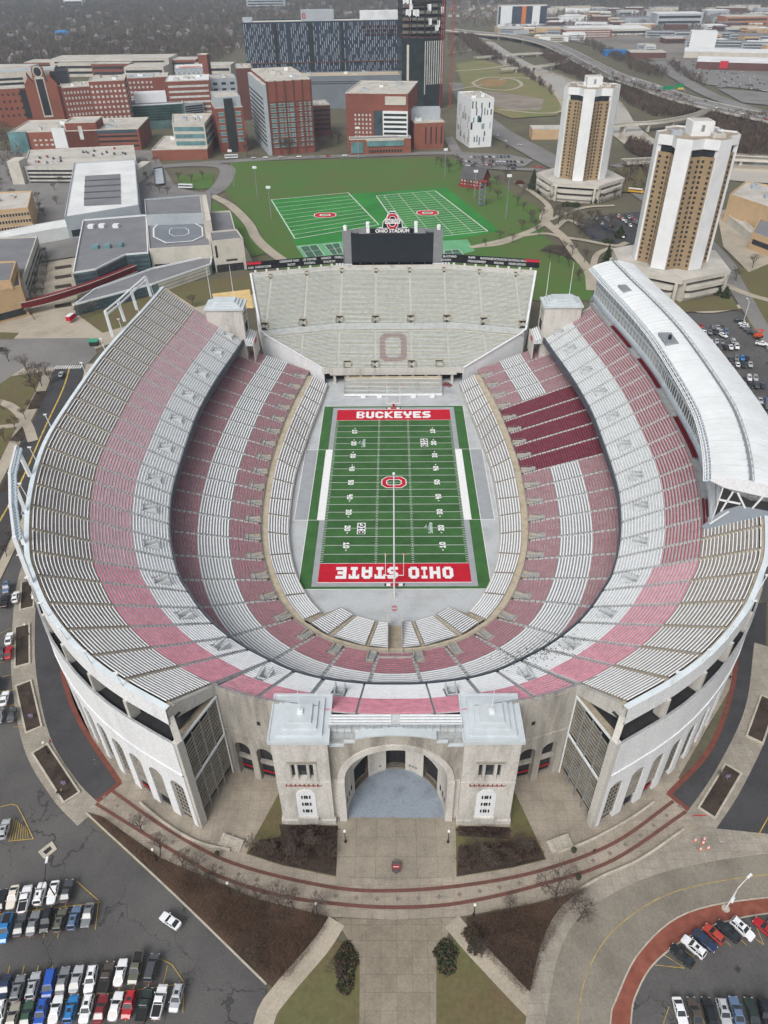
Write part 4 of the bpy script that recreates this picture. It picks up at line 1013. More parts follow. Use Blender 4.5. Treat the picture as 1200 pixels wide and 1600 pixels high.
# ================================================================== SOUTH END TOWERS
for s in (-1, 1):
    x0, x1 = sorted((s*65.2, s*81.0)); y0, y1 = 77.5, 87.5; rzz = 36.3
    tw = MB(); tw.box(x0, y0, 0, x1, y1, rzz, conct)
    fx = x0 if s > 0 else x1
    for zz in (33.5, 32.6, 30.6): tw.box(min(fx, fx-s*.3), y0+2, zz, max(fx, fx-s*.3), y1-2.5, zz+.35, louv)
    for yy in (y0+2.8, y0+4.6, y0+6.4): tw.box(min(fx, fx-s*.22), yy, 25.0, max(fx, fx-s*.22), yy+.8, 29.2, dark)
    to = tw.build('end_tower', stadium)
    mb = MB()
    mb.box(x0-.6, y0-.6, rzz+.02, x1+.6, y1+.6, rzz+.8, roofg)
    for k, ins in enumerate((.9, 2.1, 3.3)): mb.box(x0+ins, y0+ins*.75, rzz+.8+k*.8, x1-ins, y1-ins*.75, rzz+1.6+k*.8, roofg)
    mb.build('roof', to)
    for dx in (-6.5, 3.5): mb = MB(); mb.tube([((x0+x1)/2+dx, y1-2.4, rzz+2.5), ((x0+x1)/2+dx, y1-2.4, rzz+17)], .14, .07, whites, 6); mb.build('flagpole', to)
    mb = MB()                                        # small wing of white rows on the bowl side, with its red sign
    for k in range(4): a, b = sorted((s*(65.0-k*.85), s*(64.4-k*.85))); mb.box(a, 76, 22.7-k*.4, b, 88.5, 23.0-k*.4, bw)
    for k in range(4): a, b = sorted((s*(65.3-k*.85), s*(64.45-k*.85))); mb.box(a, 76, 20.4, b, 88.5, 22.4-k*.4, treadw)
    a, b = sorted((s*61.7, s*62.0)); mb.box(a, 76, 13, b, 88.5, 22.2, conct); mb.box(min(s*61.65, s*61.55), 79, 20, max(s*61.65, s*61.55), 83, 21.8, M('sign_red', (190, 40, 60), .6, 0))
    mb.build('side_rows', to)
# ================================================================== SOUTH GRANDSTAND
gs = thing('grandstand', 'grey aluminium grandstand closing the open end of the horseshoe below the scoreboard', 'grandstand')
tw1 = Mstain('stand_tread', (176, 180, 178), (142, 146, 142), .5, .45, .75); bal = M('bench_aluminium', (216, 219, 212), .5, .12, .6); bal2 = M('bench_aluminium_yellowed', (206, 205, 184), .5, .12, .6)
def xe(y): return 32.5+(y-78.5)*1.646 if y < 96 else 61.3+(y-96)*.24
def zy(y): return 7.0+(y-78.5)*.39 if y < 102.5 else 16.9+(y-102.5)*.405
def ysid(yc, x): return yc-max(0, abs(x)-29)*.235
def xend(yc):
    x = 40.
    for _ in range(40): x = .5*x+.5*xe(ysid(yc, x))
    return max(29.5, x)
ytop = 140.5
mb = MB()
yl = list(np.arange(78.5, ytop+.1, 1.0))
for a, b in zip(yl, yl[1:]):
    xa, xb_ = xend(a), xend(b)
    mb.face([(-29, a, zy(a)-.05), (29, a, zy(a)-.05), (29, b, zy(b)-.05), (-29, b, zy(b)-.05)], tw1)
    for s in (-1, 1): mb.face([(s*29, a, zy(a)-.05), (s*xa, ysid(a, xa), zy(a)-.05), (s*xb_, ysid(b, xb_), zy(b)-.05), (s*29, b, zy(b)-.05)][::s], tw1)
so_ = mb.build('deck', gs)
ais = [8.4, 25.5, 42.5, 60.0]
def stand_rows(y0, y1, pitch, xa, xb, name='bench_block', vom=None, sides=(1,)):
    mb = MB(); y = y0; r = 0
    while y < y1-.2:
        x0_ = xa+.45 if xa > -900 else None; xE = xend(y+pitch/2)-.6
        a0, b0 = xa, min(xb, xE) if xb < 900 else xE
        seg = []
        if a0 < 0: seg = [(a0+.45, b0-.45)] if b0 > 0 else []
        else: seg = [(a0+.45, b0-.45)]
        for (p, q) in seg:
            if q-p < .6: continue
            if vom and vom[0] < y < vom[1]:
                parts_ = [(p, vom[2]-1.6), (vom[2]+1.6, q)] if vom[2] < 900 else [(p, q)]
            else: parts_ = [(p, q)]
            for (p, q) in parts_:
                if q-p < .5: continue
                cuts = [p]+([29] if p < 29 < q else [])+[q]
                z = zy(y+pitch)-.02; cyl = r % 9 == 4 or r % 9 == 7
                for c0_, c1_ in zip(cuts, cuts[1:]):
                    for s in sides:
                        Q = lambda x, yo, zz: (s*x, ysid(y+yo, x), zz)
                        f = lambda pts: mb.face(pts, tw1)
                        f([Q(c0_, 0, zy(y)-.1), Q(c1_, 0, zy(y)-.1), Q(c1_, 0, z), Q(c0_, 0, z)]); f([Q(c0_, 0, z), Q(c1_, 0, z), Q(c1_, pitch, z), Q(c0_, pitch, z)])
                        O_ = is_o(y, (c0_, c1_)) if xa < 0 else None
                        bm = bal2 if r % 4 == 2 else bal
                        if O_:
                            for (e0, e1, red) in O_:
                                mb.face([Q(e0, .32, z+.42), Q(e1, .32, z+.42), Q(e1, .66, z+.42), Q(e0, .66, z+.42)], bO if red else bm)
                                if red: mb.face([Q(e0, 0, z+.015), Q(e1, 0, z+.015), Q(e1, .3, z+.015), Q(e0, .3, z+.015)], bO2)
                        else: mb.face([Q(c0_, .32, z+.42), Q(c1_, .32, z+.42), Q(c1_, .66, z+.42), Q(c0_, .66, z+.42)], bm)
                        mb.face([Q(c0_, .32, z+.25), Q(c1_, .32, z+.25), Q(c1_, .32, z+.42), Q(c0_, .32, z+.42)], bm)
        y += pitch; r += 1
    return mb.build(name, so_)
bO = M('bench_rust_red', (150, 100, 100), .6, .15, .5); bO2 = M('tread_rust_red', (142, 104, 106), .8, .1, .5)
def is_o(y, c):
    """the faded block letter painted on the benches of the middle section"""
    x0_, x1_ = c; yc, hy, hx, tk = 90.8, 8.6, 6.3, 2.7
    v = y-yc
    if abs(v) > hy: return None
    cutx = max(0, abs(v)-(hy-2.6)); xo = hx-cutx; xi = hx-tk-max(0, abs(v)-(hy-tk-1.6)) if abs(v) < hy-tk else 0
    xi = max(0, xi); sgs = []
    if xi > .3: sgs = [(x0_, -xo, 0), (-xo, -xi, 1), (-xi, xi, 0), (xi, xo, 1), (xo, x1_, 0)]
    else: sgs = [(x0_, -xo, 0), (-xo, xo, 1), (xo, x1_, 0)]
    return sgs
for (ya, yb_, pit) in ((78.8, 101.2, .8), (105.4, 139.0, .78)):
    up = ya > 100
    stand_rows(ya, yb_, pit, -8.4, 8.4)
    for xa, xb in zip(ais, ais[1:]+[999]): [stand_rows(ya, yb_, pit, xa, xb, sides=(q,)) for q in (-1, 1)]
# cross walkway, vomitories, side walls, back parapet
mb = MB()
for s in (-1, 1):
    mb.face([(0, 101.6, zy(101.6)+.5), (s*29, 101.6, zy(101.6)+.5), (s*29, 105.0, zy(101.6)+.55), (0, 105.0, zy(101.6)+.55)][::s], tanc)
    xw = xend(103); mb.face([(s*29, 101.6, zy(101.6)+.5), (s*xw, ysid(101.6, xw), zy(101.6)+.5), (s*xw, ysid(105, xw), zy(101.6)+.55), (s*29, 105, zy(101.6)+.55)][::s], tanc)
    for y in yl[::6]: pass
    prev = None
    for y in yl:
        x = xend(y); q = (s*x, ysid(y, x), zy(y))
        if prev: mb.face([(prev[0], prev[1], 0), (q[0], q[1], 0), (q[0], q[1], q[2]+1.2), (prev[0], prev[1], prev[2]+1.2)], concw); mb.beam((prev[0]+s*.3, prev[1], prev[2]+1.3), (q[0]+s*.3, q[1], q[2]+1.3), .9, .25, concw)
        prev = q
    mb.face([(s*29, 78.5, 5.5), (s*32.4, 77.9, 5.5), (s*32.4, 77.9, 8.2), (s*29, 78.5, 8.2)], conc)
    xt = xend(ytop); yt = ysid(ytop, xt)
    mb.face([(0, ytop, 0), (s*29, ytop, 0), (s*29, ytop, zy(ytop)+1.5), (0, ytop, zy(ytop)+1.5)], conc); mb.face([(s*29, ytop, 0), (s*xt, yt, 0), (s*xt, yt, zy(ytop)+1.5), (s*29, ytop, zy(ytop)+1.5)], conc)
mb.face([(-29, 78.5, 4.5), (29, 78.5, 4.5), (29, 78.5, 8.2), (-29, 78.5, 8.2)], conc)
for x in np.linspace(-27, 27, 10): mb.box(x-.6, 79.2, 0, x+.6, 80.4, 7.2, conc)
mb.box(-31, 84, 0, 31, 84.3, 8.6, dark)
mb.build('walls', gs)
for ys, zo in ((105.6, 0), (79.6, 0), (137.0, 0)):
    for x in ([-60.5, -43, -25.5, -8.4, 8.4, 25.5, 43, 60.5] if ys > 100 else [-21, -8.4, 8.4, 21]):
        if ys > 130 and abs(x) > 61: continue
        y = ysid(ys, x); z = zy(ys); mb = MB(); wv = 1.9 if ys < 130 else 1.0; hh = 2.6 if ys < 130 else 1.8
        mb.box(x-wv, y-.1, z-1, x-wv+.3, y+3.4, z+hh*.8, tanc); mb.box(x+wv-.3, y-.1, z-1, x+wv, y+3.4, z+hh*.8, tanc); mb.box(x-wv, y+3.1, z-1, x+wv, y+3.4, z+hh, tanc); mb.box(x-wv+.3, y, z-.6, x+wv-.3, y+3.1, z+.55, dark)
        mb.box(x-wv+.35, y+2.95, z+.6, x+wv-.35, y+3.08, z+hh-.3, dark)
        mb.build('vomitory', gs)
mb = MB()
for x in ais:
    for s in (-1, 1):
        for y in np.arange(79, 139, .8):
            if 100.8 < y < 105.4 or y < 82.5 or 105 < y < 108.8: continue
            if x > xend(y)-1: continue
            mb.box(s*x-.42, ysid(y, x), zy(y)-.1, s*x+.42, ysid(y, x)+.4, zy(y)+.28, M('aisle_pale', (206, 204, 196), .8, .1, 1))
mb.build('aisle_steps', gs)
# portable bleacher in front
bl = thing('bleacher', 'low white portable bleacher on wheels in front of the grandstand', 'bleacher', (0, 0, 0))
bx0, bx1 = at(539, 600, 2).x, at(690, 600, 2).x
mb = MB(); yb0 = at(614, 616, 1).y; ny = 13
for k in range(ny): mb.box(bx0, yb0+k*.72, .9+k*.26, bx1, yb0+k*.72+.4, 1.0+k*.26, bal if k % 3 else bw); mb.box(bx0, yb0+k*.72+.42, .55+k*.26, bx1, yb0+k*.72+.75, .65+k*.26, tw1)
mb.build('bench', bl)
mb = MB(); mb.box(bx0, yb0-.2, .3, bx1, yb0-.1, 1.4, bw); mb.box(bx0, yb0+ny*.72, 0, bx1, yb0+ny*.72+.15, 5.0, tanc)
for x in np.linspace(bx0, bx1, 5): mb.face([(x, yb0, 0), (x, yb0+ny*.72, 0), (x, yb0+ny*.72, 4.4), (x, yb0, .9)], tw1)
for x in (bx0-.1, bx1+.1): mb.beam((x, yb0, 1.9), (x, yb0+ny*.72, 5.4), .1, .1, steel)
mb.build('frame', bl)
for x in (568, 593, 646, 675):
    mb = MB(); p = at(x, 617, .5); mb.box(p.x-1.1, yb0-1.6, .02, p.x+1.1, yb0-.25, 1.3, bw); mb.build('step', bl)
# ================================================================== SCOREBOARD
sb = thing('scoreboard', 'big dark video scoreboard with grey wings crowned by a red block letter emblem', 'scoreboard', (0, 142.4, 0))
SBX = 23.2; z0s = zfor(412, 1.5, 142.4); z1s = zfor(365, 1.5, 142.4)
def lx(px, z): 
    d = FW*FPX+RT*(px-600)-UP*(390-800); t = (142.4-CY)/d.y; return (CAMP+d*t).x
xl, xr, xsl, xsr = lx(535.5, 0), lx(691.5, 0), lx(549, 0), lx(677, 0); xm = (xl+xr)/2
mb = MB(); mb.box(xsl, 0, z0s+.6, xsr, 1.5, z1s, M('video_screen', (34, 40, 47), .3, .15, .3, .5)); mb.build('screen', sb)
wg = M('scoreboard_grey', (128, 131, 134), .6, .08, .5)
for a, b in ((xl, xsl), (xsr, xr)): mb = MB(); mb.box(a+.02, -.1, z0s+.2, b-.02, 2.2, z1s+1.6, wg); mb.box(a-.1, -.2, z0s-.4, b+.1, 2.3, z0s+.18, whites); mb.build('side_panel', sb)
mb = MB(); mb.box(xl, 1.6, z1s+.02, xr, 2.6, z1s+1.4, wg); mb.box(xsl+4, -.1, z1s+.02, xsr-4, 1.55, z1s+2.2, wg); mb.box(xl+1, 2.3, z0s-2, xr-1, 3.4, z1s, black_p)
for x in np.linspace(xl+2, xr-2, 8): mb.box(x-.35, 1.6, G, x+.35, 2.25, z0s+.5, wg)
mb.box(xl, -.3, z0s-2.6, xr, 1.4, z0s-.62, black_p)
mb.build('frame', sb)
for x, w_ in ((540.5, 1), (575.5, 0), (649.5, 0), (684.5, 1)):
    X = lx(x, 0); zt = z1s+(1.6 if w_ else 0); mb = MB(); mb.box(X-.75, -.3, z1s+.5 if not w_ else z1s+1.65, X+.75, 1.3, z1s+2.4+(0 if w_ else 1.6), whites); mb.lathe((X, .5, z1s+2.4+(0 if w_ else 1.6)), [(.95, 0), (.95, 1.3), (.7, 1.6)], whites, 12); mb.build('speaker_tower', sb)
mb = MB(); mb.box(lx(579, 0), -.4, z1s+.3, lx(646, 0), .9, z1s+2.5, black_p); mb.build('name_panel', sb)
text_mesh('lettering', 'OHIO STADIUM', 2.3, white_p, Matrix.Translation((xm-.1, -.45, z1s+1.4))@Matrix.Rotation(R_(90), 4, 'X'), sb, bold=.07, ext=.03, xs=1.02)
mb = MB(); cz = z1s+5.9
hx = [-7.6, -4.8, -4.6, -2.9, -2.3, -1.2, 1.2, 2.3, 2.9, 4.6, 4.8, 7.6]; hz = [2.55, 3.0, 5.6, 7.4, 9.2, 10.4, 10.4, 9.2, 7.4, 5.6, 3.0, 2.55]
P1 = [(xm+a, .2, z1s+b) for a, b in zip(hx, hz)]; P2 = [(x, 1.0, z) for x, y, z in P1]
mb.face(P1[::-1], black_p); mb.face(P2, wg)
for k in range(len(P1)): a, b = k, (k+1) % len(P1); mb.face([P1[a], P1[b], P2[b], P2[a]], whites); mb.beam((P1[a][0], -.02, P1[a][2]), (P1[b][0], -.02, P1[b][2]), .3, .3, whites)
mb.build('crest_panel', sb)
mb = MB(); pe = lambda off: (lambda a, b: (xm+a, off, cz+b))
blockO(mb, 0, 0, 2.75, 3.7, 1.5, white_p, 0, place=pe(-.2)); blockO(mb, 0, 0, 2.5, 3.45, 1.0, red_p, 0, place=pe(-.26))
mb.build('block_letter_emblem', sb)
for dx, dark_ in ((0, True),):
    mb = MB(); mb.box(xm-3.7, -.33, cz-1.1, xm+3.7, -.28, cz+1.1, white_p); mb.build('word_band', sb)
    text_mesh('lettering', 'OHIO STATE', 2.1, black_p, Matrix.Translation((xm, -.36, cz))@Matrix.Rotation(R_(90), 4, 'X'), sb, bold=.04, ext=.01, xs=.56)
# ribbon boards along the back of the stand
for s in (-1, 1):
    A = Vector((xl+.1 if s < 0 else xr-.1, 141.6)); xB = s*71.5; Bv = Vector((xB, ysid(141.6, xB)+.5)); mid = Vector((s*29, 141.6))
    rb = thing('ribbon_board', 'long black name board %s of the scoreboard with white names and a red end panel' % ('left' if s < 0 else 'right'), 'name board', (0, 0, 0), 0, 'name boards beside the scoreboard')
    zb0, zb1 = zy(ytop)+2.2, zy(ytop)+6.2
    mb = MB(); red0 = mid.lerp(Bv, .84)
    for a, b in ((A, mid), (mid, red0), (red0, Bv)):
        t = (b-a).normalized(); mb.obox((a+b)/2, t, (b-a).length/2, .25, zb0, zb1, black_p)
    mb.build('board', rb)
    mb = MB(); t = (Bv-red0).normalized(); n_ = Vector((t.y, -t.x)); n_ = n_ if n_.y < 0 else -n_; mb.obox((Bv+red0)/2+n_*.27, t, (Bv-red0).length/2, .03, zb1-1.3, zb1-.05, M('sign_red', (190, 40, 60))); mb.build('red_panel', rb)
    mb = MB()
    for k in range(11): c = A.lerp(mid, (k+.3)/3) if k < 3 else mid.lerp(Bv, (k-2.7)/8); mb.box(c.x-.5, c.y-.3, zb0-3.2, c.x+.5, c.y+.4, zb0, concw)
    mb.build('post', rb)
    if s < 0: words = [(A.lerp(mid, .5), .75, 'CRISELLI'), (mid.lerp(Bv, .06), .28, 'WOLFE PAN'), (mid.lerp(Bv, .1), .75, 'HARMON'), (mid.lerp(Bv, .29), .75, 'LES WEXNER'), (mid.lerp(Bv, .29), .3, 'FOOTBALL'), (mid.lerp(Bv, .52), .75, 'LEADERSHIP OHIO'), (mid.lerp(Bv, .5), .3, 'McCOY'), (mid.lerp(Bv, .77), .32, 'CLIMB'), (mid.lerp(Bv, .86), .32, 'DAMON'), (mid.lerp(Bv, .96), .3, 'AUER')]
    else: words = [(A.lerp(mid, .5), .75, 'BLACK'), (A.lerp(mid, .75), .3, 'SCHUMACHER'), (mid.lerp(Bv, .02), .75, 'GRAND'), (mid.lerp(Bv, .24), .75, 'PHIPPS'), (mid.lerp(Bv, .3), .3, "O'SHAUGHNESSY"), (mid.lerp(Bv, .41), .75, 'McDONALD'), (mid.lerp(Bv, .66), .75, 'HUNTINGTON NATIONAL BANK'), (mid.lerp(Bv, .55), .3, 'MOLNAR'), (mid.lerp(Bv, .7), .3, 'FISHER'), (mid.lerp(Bv, .8), .3, 'GIFFORD')]
    for c, f, tx in words:
        a, b = (A, mid) if abs(c.x) < 29 else (mid, Bv); t = (b-a).normalized()*s; ang = math.atan2(t.y, t.x); n_ = Vector((t.y, -t.x))
        text_mesh('name', tx, 1.45, M('board_text', (190, 192, 194), .7, 0), Matrix.Translation((c.x+n_.x*.3, c.y+n_.y*.3, zb0+(zb1-zb0)*f))@Matrix.Rotation(ang, 4, 'Z')@Matrix.Rotation(R_(90), 4, 'X'), rb, bold=.05, xs=.8)
# light towers behind the rim on the left: tall raking frames
lamp = M('lamp_glass', (206, 222, 230), .3, .05, 1)
def light_frame(name, label, foot, top, n):
    t = thing('light_tower', label, 'light tower', (0, 0, 0), 0, 'raking light towers on the stadium rim')
    for a, b in zip(foot, top): mb = MB(); mb.beam(a, b, .9, .9, whites); mb.build('post', t)
    mb = MB()
    for a, b in zip(top, top[1:]):
        for dz in (0, -1.6): mb.beam((a[0], a[1], a[2]+dz), (b[0], b[1], b[2]+dz), .6, .5, whites)
    mb.build('head_beam', t)
    for a, b in zip(top, top[1:]):
        for k in range(n):
            p = Vector(a).lerp(Vector(b), (k+.5)/n); mb = MB(); mb.lathe((p.x+.9, p.y, p.z-1.3), [(.2, .9), (.62, .8), (.66, .25), (.5, 0)], lamp, 8); mb.build('floodlight', t)
def rimpt(px, py, z=43.5): q = at(px, py, z); return (q.x, q.y, z)
ft = [rimpt(176, 526), rimpt(195, 502), rimpt(214, 484), rimpt(236, 463)]
def lift(px, py, base): return (lambda q: (q.x, q.y, q.z))(at(px, py, zfor(py, base[0]-2, base[1]+1)))
tp = [lift(164, 486, ft[0]), lift(184, 470, ft[1]), lift(204, 452, ft[2]), lift(227, 432, ft[3])]
light_frame('light_tower', 'white raking light frame on the rim beside the glass recreation building', ft, tp, 0)
ft = [rimpt(47, 744), rimpt(40, 800), rimpt(38, 850), rimpt(50, 912)]
tp = [lift(25, 697, ft[0]), lift(15, 738, ft[1]), lift(16, 788, ft[2]), lift(22, 838, ft[3])]
light_frame('light_tower', 'white raking light frame with a bank of floodlights above the parking lot side rim', ft, tp, 11)
for u in [.5+.9*k for k in range(15)]:
    for mir in (1, -1):
        if mir == -1 and u < 7: continue
        p, q, zb = upper(min(u, len(CS)-1.2)); e = (q-p).normalized(); q = q+e*1.2; t = MB()
        t.tube([(q.x*mir, q.y, 40), ((q.x+e.x*1.0)*mir, q.y+e.y*1.0, 48.2)], .16, .1, whites, 5); t.box(q.x*mir-.5+e.x*mir, q.y-.2+e.y, 48.1, q.x*mir+.5+e.x*mir, q.y+.2+e.y, 48.4, whites); t.build('rim_mast', stadium)
# ================================================================== GROUND, ROADS, PLAZA (sheets a few mm apart)
LV = [0]
def lv(step=.012): LV[0] += step; return G+LV[0]
def Mgrass(name, a, b, sc=.06): return Mstain(name, a, b, sc, .36, .64, .95, fine=1.1)
gr_dull = Mgrass('winter_grass', (100, 102, 66), (106, 92, 70), .09)
gr_green = Mgrass('green_grass', (76, 112, 52), (90, 104, 58), .03)
gr_base = Mgrass('ground_soil', (104, 102, 80), (92, 86, 74), .02)
mulch = Mstain('mulch', (74, 64, 57), (50, 45, 41), .25, .42, .66, 1., fine=3.5)
mulchr = Mstain('russet_mulch', (90, 72, 59), (56, 50, 45), .09, .42, .66, 1., fine=3.5)
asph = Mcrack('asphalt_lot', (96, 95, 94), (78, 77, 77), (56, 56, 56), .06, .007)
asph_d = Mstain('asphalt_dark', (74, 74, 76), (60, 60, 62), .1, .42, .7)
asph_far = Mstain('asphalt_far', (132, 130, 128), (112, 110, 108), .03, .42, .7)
croad = Mstain('concrete_road', (138, 132, 121), (112, 107, 98), .09, .42, .7)
plaza = Mgrid('plaza_paving', (166, 157, 143), (0, 0, 0), 2.4, 2.4, .03)
walkc = Mgrid('walk_paving', (164, 157, 145), (0, 0, 0), 1.8, 1.8, .03)
pathc = Mstain('path_concrete', (176, 167, 151), (148, 140, 126), .08, .45, .75)
brickp = M('brick_paving', (138, 86, 72), .9, .14, .5, .1, 0, (122, 72, 62), 8); bricke = M('brick_edging', (122, 74, 64), .9, .14, .5, .1, 0, (104, 66, 58), 8)
stripe = Mstain('plaza_band_brown', (112, 76, 68), (92, 66, 60), .5, .45, .75)
yel = M('yellow_line', (196, 168, 84), .8, .25, .6); wht = M('white_line', (214, 214, 210), .8, .2, .8)
kerb = Mstain('kerb_concrete', (186, 180, 166), (150, 144, 132), .5, .45, .75)
def hole():
    L = outer_line(3.4, mir=1)[:111]; near = [(q.x, q.y+.6) for q in [samp(_n1, k/10, 12) for k in range(0, 22)]]
    lf = L+near+[(-14, -123.6), (0, -122.5)]
    rt = [(-x, y) for x, y in lf[:-1]][::-1]
    return lf+rt+[(62, 93), (30, 96), (-30, 96), (-62, 93)]
flat('ground', [(-5200, -420), (5200, -420), (5200, 7000), (-5200, 7000)], G, gr_base, holes=[hole()])
# paved field around the stadium
ol = outer_line(-.0, mir=1)
pv = outer_line(20, mir=1)[4:]
pflat('campus_paving', [(-260, 560), (-200, 1000), (-260, 1700), (1500, 1700), (1420, 860), (1260, 560)], lv(), asph) if False else None
# lots
lotL = pflat('parking_lot', [(-340, 840), (40, 840), (52, 905), (38, 960), (36, 1060), (60, 1175), (132, 1276), (265, 1393), (418, 1540), (404, 1760), (-420, 1760)], lv(), asph)
lotR = pflat('parking_lot', [(1060, 478), (1160, 486), (1185, 500), (1400, 760), (1400, 930), (1190, 940), (1100, 720)], lv(), asph)
lotX = pflat('parking_lot', [(1130, 1245), (1196, 1110), (1240, 960), (1420, 900), (1460, 1330), (1200, 1336), (1000, 1340), (1098, 1290)], lv(), asph_d)
# ring of plaza, ring roads
pz = pflat('plaza', [(130, 1268), (176, 1226), (98, 1050), (80, 960), (250, 950), (616, 1050), (960, 950), (1160, 930), (1150, 1060), (1060, 1215), (1120, 1290), (1000, 1345), (905, 1392), (830, 1412), (720, 1432), (616, 1438), (512, 1432), (400, 1412), (250, 1350)], lv(), plaza, smooth=0)
ringL = pflat('ring_road', [(96, 880), (92, 985), (100, 1060), (126, 1130), (186, 1222), (140, 1263), (112, 1240), (72, 1150), (50, 1060), (50, 960), (60, 880), (75, 800), (120, 780)], lv(), asph_d)
ringR = pflat('ring_road', [(1155, 950), (1152, 1000), (1144, 1075), (1110, 1169), (1046, 1240), (1090, 1277), (1125, 1240), (1180, 1120), (1196, 1040), (1198, 940)], lv(), asph_d)
z = lv()
for pts in ([(90, 940), (92, 985), (100, 1060), (126, 1130), (187, 1223)], [(189, 1222), (138, 1264)], [(1157, 950), (1152, 1000), (1144, 1075), (1110, 1169), (1045, 1241)], [(1043, 1239), (1092, 1279)]):
    strip_mesh('brick_edging', pxline(pts), 1.15, z, bricke); z += .004
# sidewalk with planters beyond the ring roads
z = lv()
sw1 = pxline([(62, 850), (44, 905), (37, 980), (38, 1060), (58, 1160), (100, 1232), (140, 1275)]); strip_mesh('sidewalk', sw1, 6.2, z, walkc)
sw2 = pxline([(1198, 1010), (1185, 1115), (1140, 1215), (1092, 1288)]); strip_mesh('sidewalk', sw2, 6.4, z+.004, walkc)
# plaza bands and diamonds
z = lv()
bandI = pxline([(176, 1236), (262, 1296), (364, 1349), (512, 1385.5), (617, 1392), (737, 1382), (850, 1359), (960, 1317), (1052, 1252)])
bandO = pxline([(150, 1256), (292, 1343), (347, 1371), (430, 1398), (520, 1412), (617, 1418), (720, 1411), (850, 1381), (960, 1343), (1072, 1268)])
strip_mesh('paving_band', bandI, .75, z, stripe); strip_mesh('paving_band', bandO, .75, z+.004, stripe)
mid = [((a[0]+b[0])/2, (a[1]+b[1])/2) for a, b in zip(resample(bandI, 4.2), resample(bandO, 4.2*len(resample(bandO, 1))/len(resample(bandI, 1))))]
mb = MB(); dm = M('paving_diamond', (128, 116, 112), .9, .15, 1)
for x, y in mid+[(p[0], p[1]) for p in resample(offs(bandI, 8.5), 6.0)[3:-3] if abs(p[0]) > 42]: mb.face([(x-.55, y, z+.01), (x, y-.55, z+.01), (x+.55, y, z+.01), (x, y+.55, z+.01)], dm)
tag(mb.build('paving_diamonds'), kind='structure')
# rotunda forecourt, lawns, beds
fc = pflat('forecourt', [(527, 1279), (713, 1279), (708, 1370), (616, 1376), (526, 1370)], lv(), Mgrid('forecourt_slabs', (156, 148, 134), 0, 4.4, 4.4, .05, (128, 122, 110)))
z = lv()
lawnL = pflat('lawn', [(438, 1235), (446, 1290), (527, 1292), (525, 1370), (440, 1352), (384, 1334)], z, gr_dull); lawnR = pflat('lawn', [(803, 1235), (797, 1292), (712, 1292), (713, 1370), (800, 1356), (854, 1343)], z+.003, gr_dull)
z = lv()
bedA = pflat('planting_bed', [(436, 1288), (528, 1290), (525, 1368), (440, 1351), (386, 1333), (405, 1312), (440, 1308)], z, mulch); pflat('planting_bed', [(716, 1290), (797, 1293), (797, 1311), (716, 1306)], z+.003, mulch); pflat('planting_bed', [(716, 1322), (800, 1316), (836, 1312), (852, 1342), (800, 1355), (714, 1369)], z+.003, mulch)
pflat('planting_bed', [(137, 1269), (160, 1276), (250, 1340), (400, 1404), (512, 1432), (512, 1456), (450, 1538), (432, 1546), (412, 1534), (275, 1396)], z, mulchr)
pflat('planting_bed', [(728, 1434), (830, 1414), (905, 1394), (926, 1386), (880, 1440), (846, 1500), (832, 1552), (816, 1560), (735, 1478)], z+.003, mulchr)
# grass in front, walks
z = lv(); pflat('lawn', [(404, 1600), (440, 1560), (520, 1470), (566, 1480), (562, 1760), (380, 1760)], z, gr_dull); pflat('lawn', [(682, 1475), (720, 1470), (836, 1572), (836, 1760), (680, 1760)], z+.003, gr_dull)
pflat('front_walk', [(524, 1434), (616, 1438), (712, 1433), (682, 1500), (681, 1760), (561, 1760), (562, 1500)], lv(), Mgrid('walk_slabs', (150, 141, 125), 0, 3, 3, .04))
z = lv(); strip_mesh('path', pxline([(526, 1440), (500, 1480), (440, 1550), (412, 1600), (400, 1740)], n=4), 3.7, z, pathc); strip_mesh('path', pxline([(706, 1440), (740, 1480), (808, 1552), (846, 1590)], n=4), 3.7, z+.003, pathc)
# curving concrete road, brick walk and parking at lower right
ro = [(1500, 1350), (1340, 1330), (1200, 1334), (1040, 1362), (933, 1412), (880, 1472), (853, 1600), (845, 1760)]
ri = [(1500, 1420), (1340, 1398), (1200, 1402), (1073, 1426), (1000, 1485), (962, 1560), (952, 1600), (945, 1760)]
rb_ = [(1500, 1448), (1340, 1424), (1200, 1427), (1100, 1451), (1027, 1499), (994, 1550), (984, 1600), (978, 1760)]
A, B, Cc = pxline(ro), pxline(ri), pxline(rb_)
z = lv(); mb = MB(); mb.strip([(*p, z) for p in A], [(*p, z) for p in B], croad); tag(mb.build('road'), kind='structure')
flat('parking_lot', Cc+[at(1500, 1760).to_2d()[:]], z, asph)
mb = MB(); mb.strip([(*p, z+.12) for p in B], [(*p, z+.12) for p in Cc], brickp)
for L, s in ((B, 1), (Cc, -1)):
    L2 = offs(L, .3*s if L is B else .3); mb.strip([(*p, z+.124) for p in L], [(*p, z+.124) for p in offs(L, .28)], kerb); mb.strip([(*p, z-.02) for p in L], [(*p, z+.122) for p in L], kerb)
tag(mb.build('brick_walk'), kind='structure')
strip_mesh('road_line', [((a[0]+b[0])/2, (a[1]+b[1])/2) for a, b in zip(A, B)], .17, z+.008, M('yellow_faded', (176, 156, 92), .8, .25, .6))
D = offs(A, -3.6); mb = MB(); mb.strip([(*p, z+.12) for p in A], [(*p, z+.12) for p in D], walkc); mb.strip([(*p, z-.02) for p in A], [(*p, z+.12) for p in A], kerb); tag(mb.build('sidewalk'), kind='structure')
pflat('road', [(1000, 1344), (1096, 1292), (1460, 1330), (1460, 1346), (1200, 1334)], lv(), walkc)
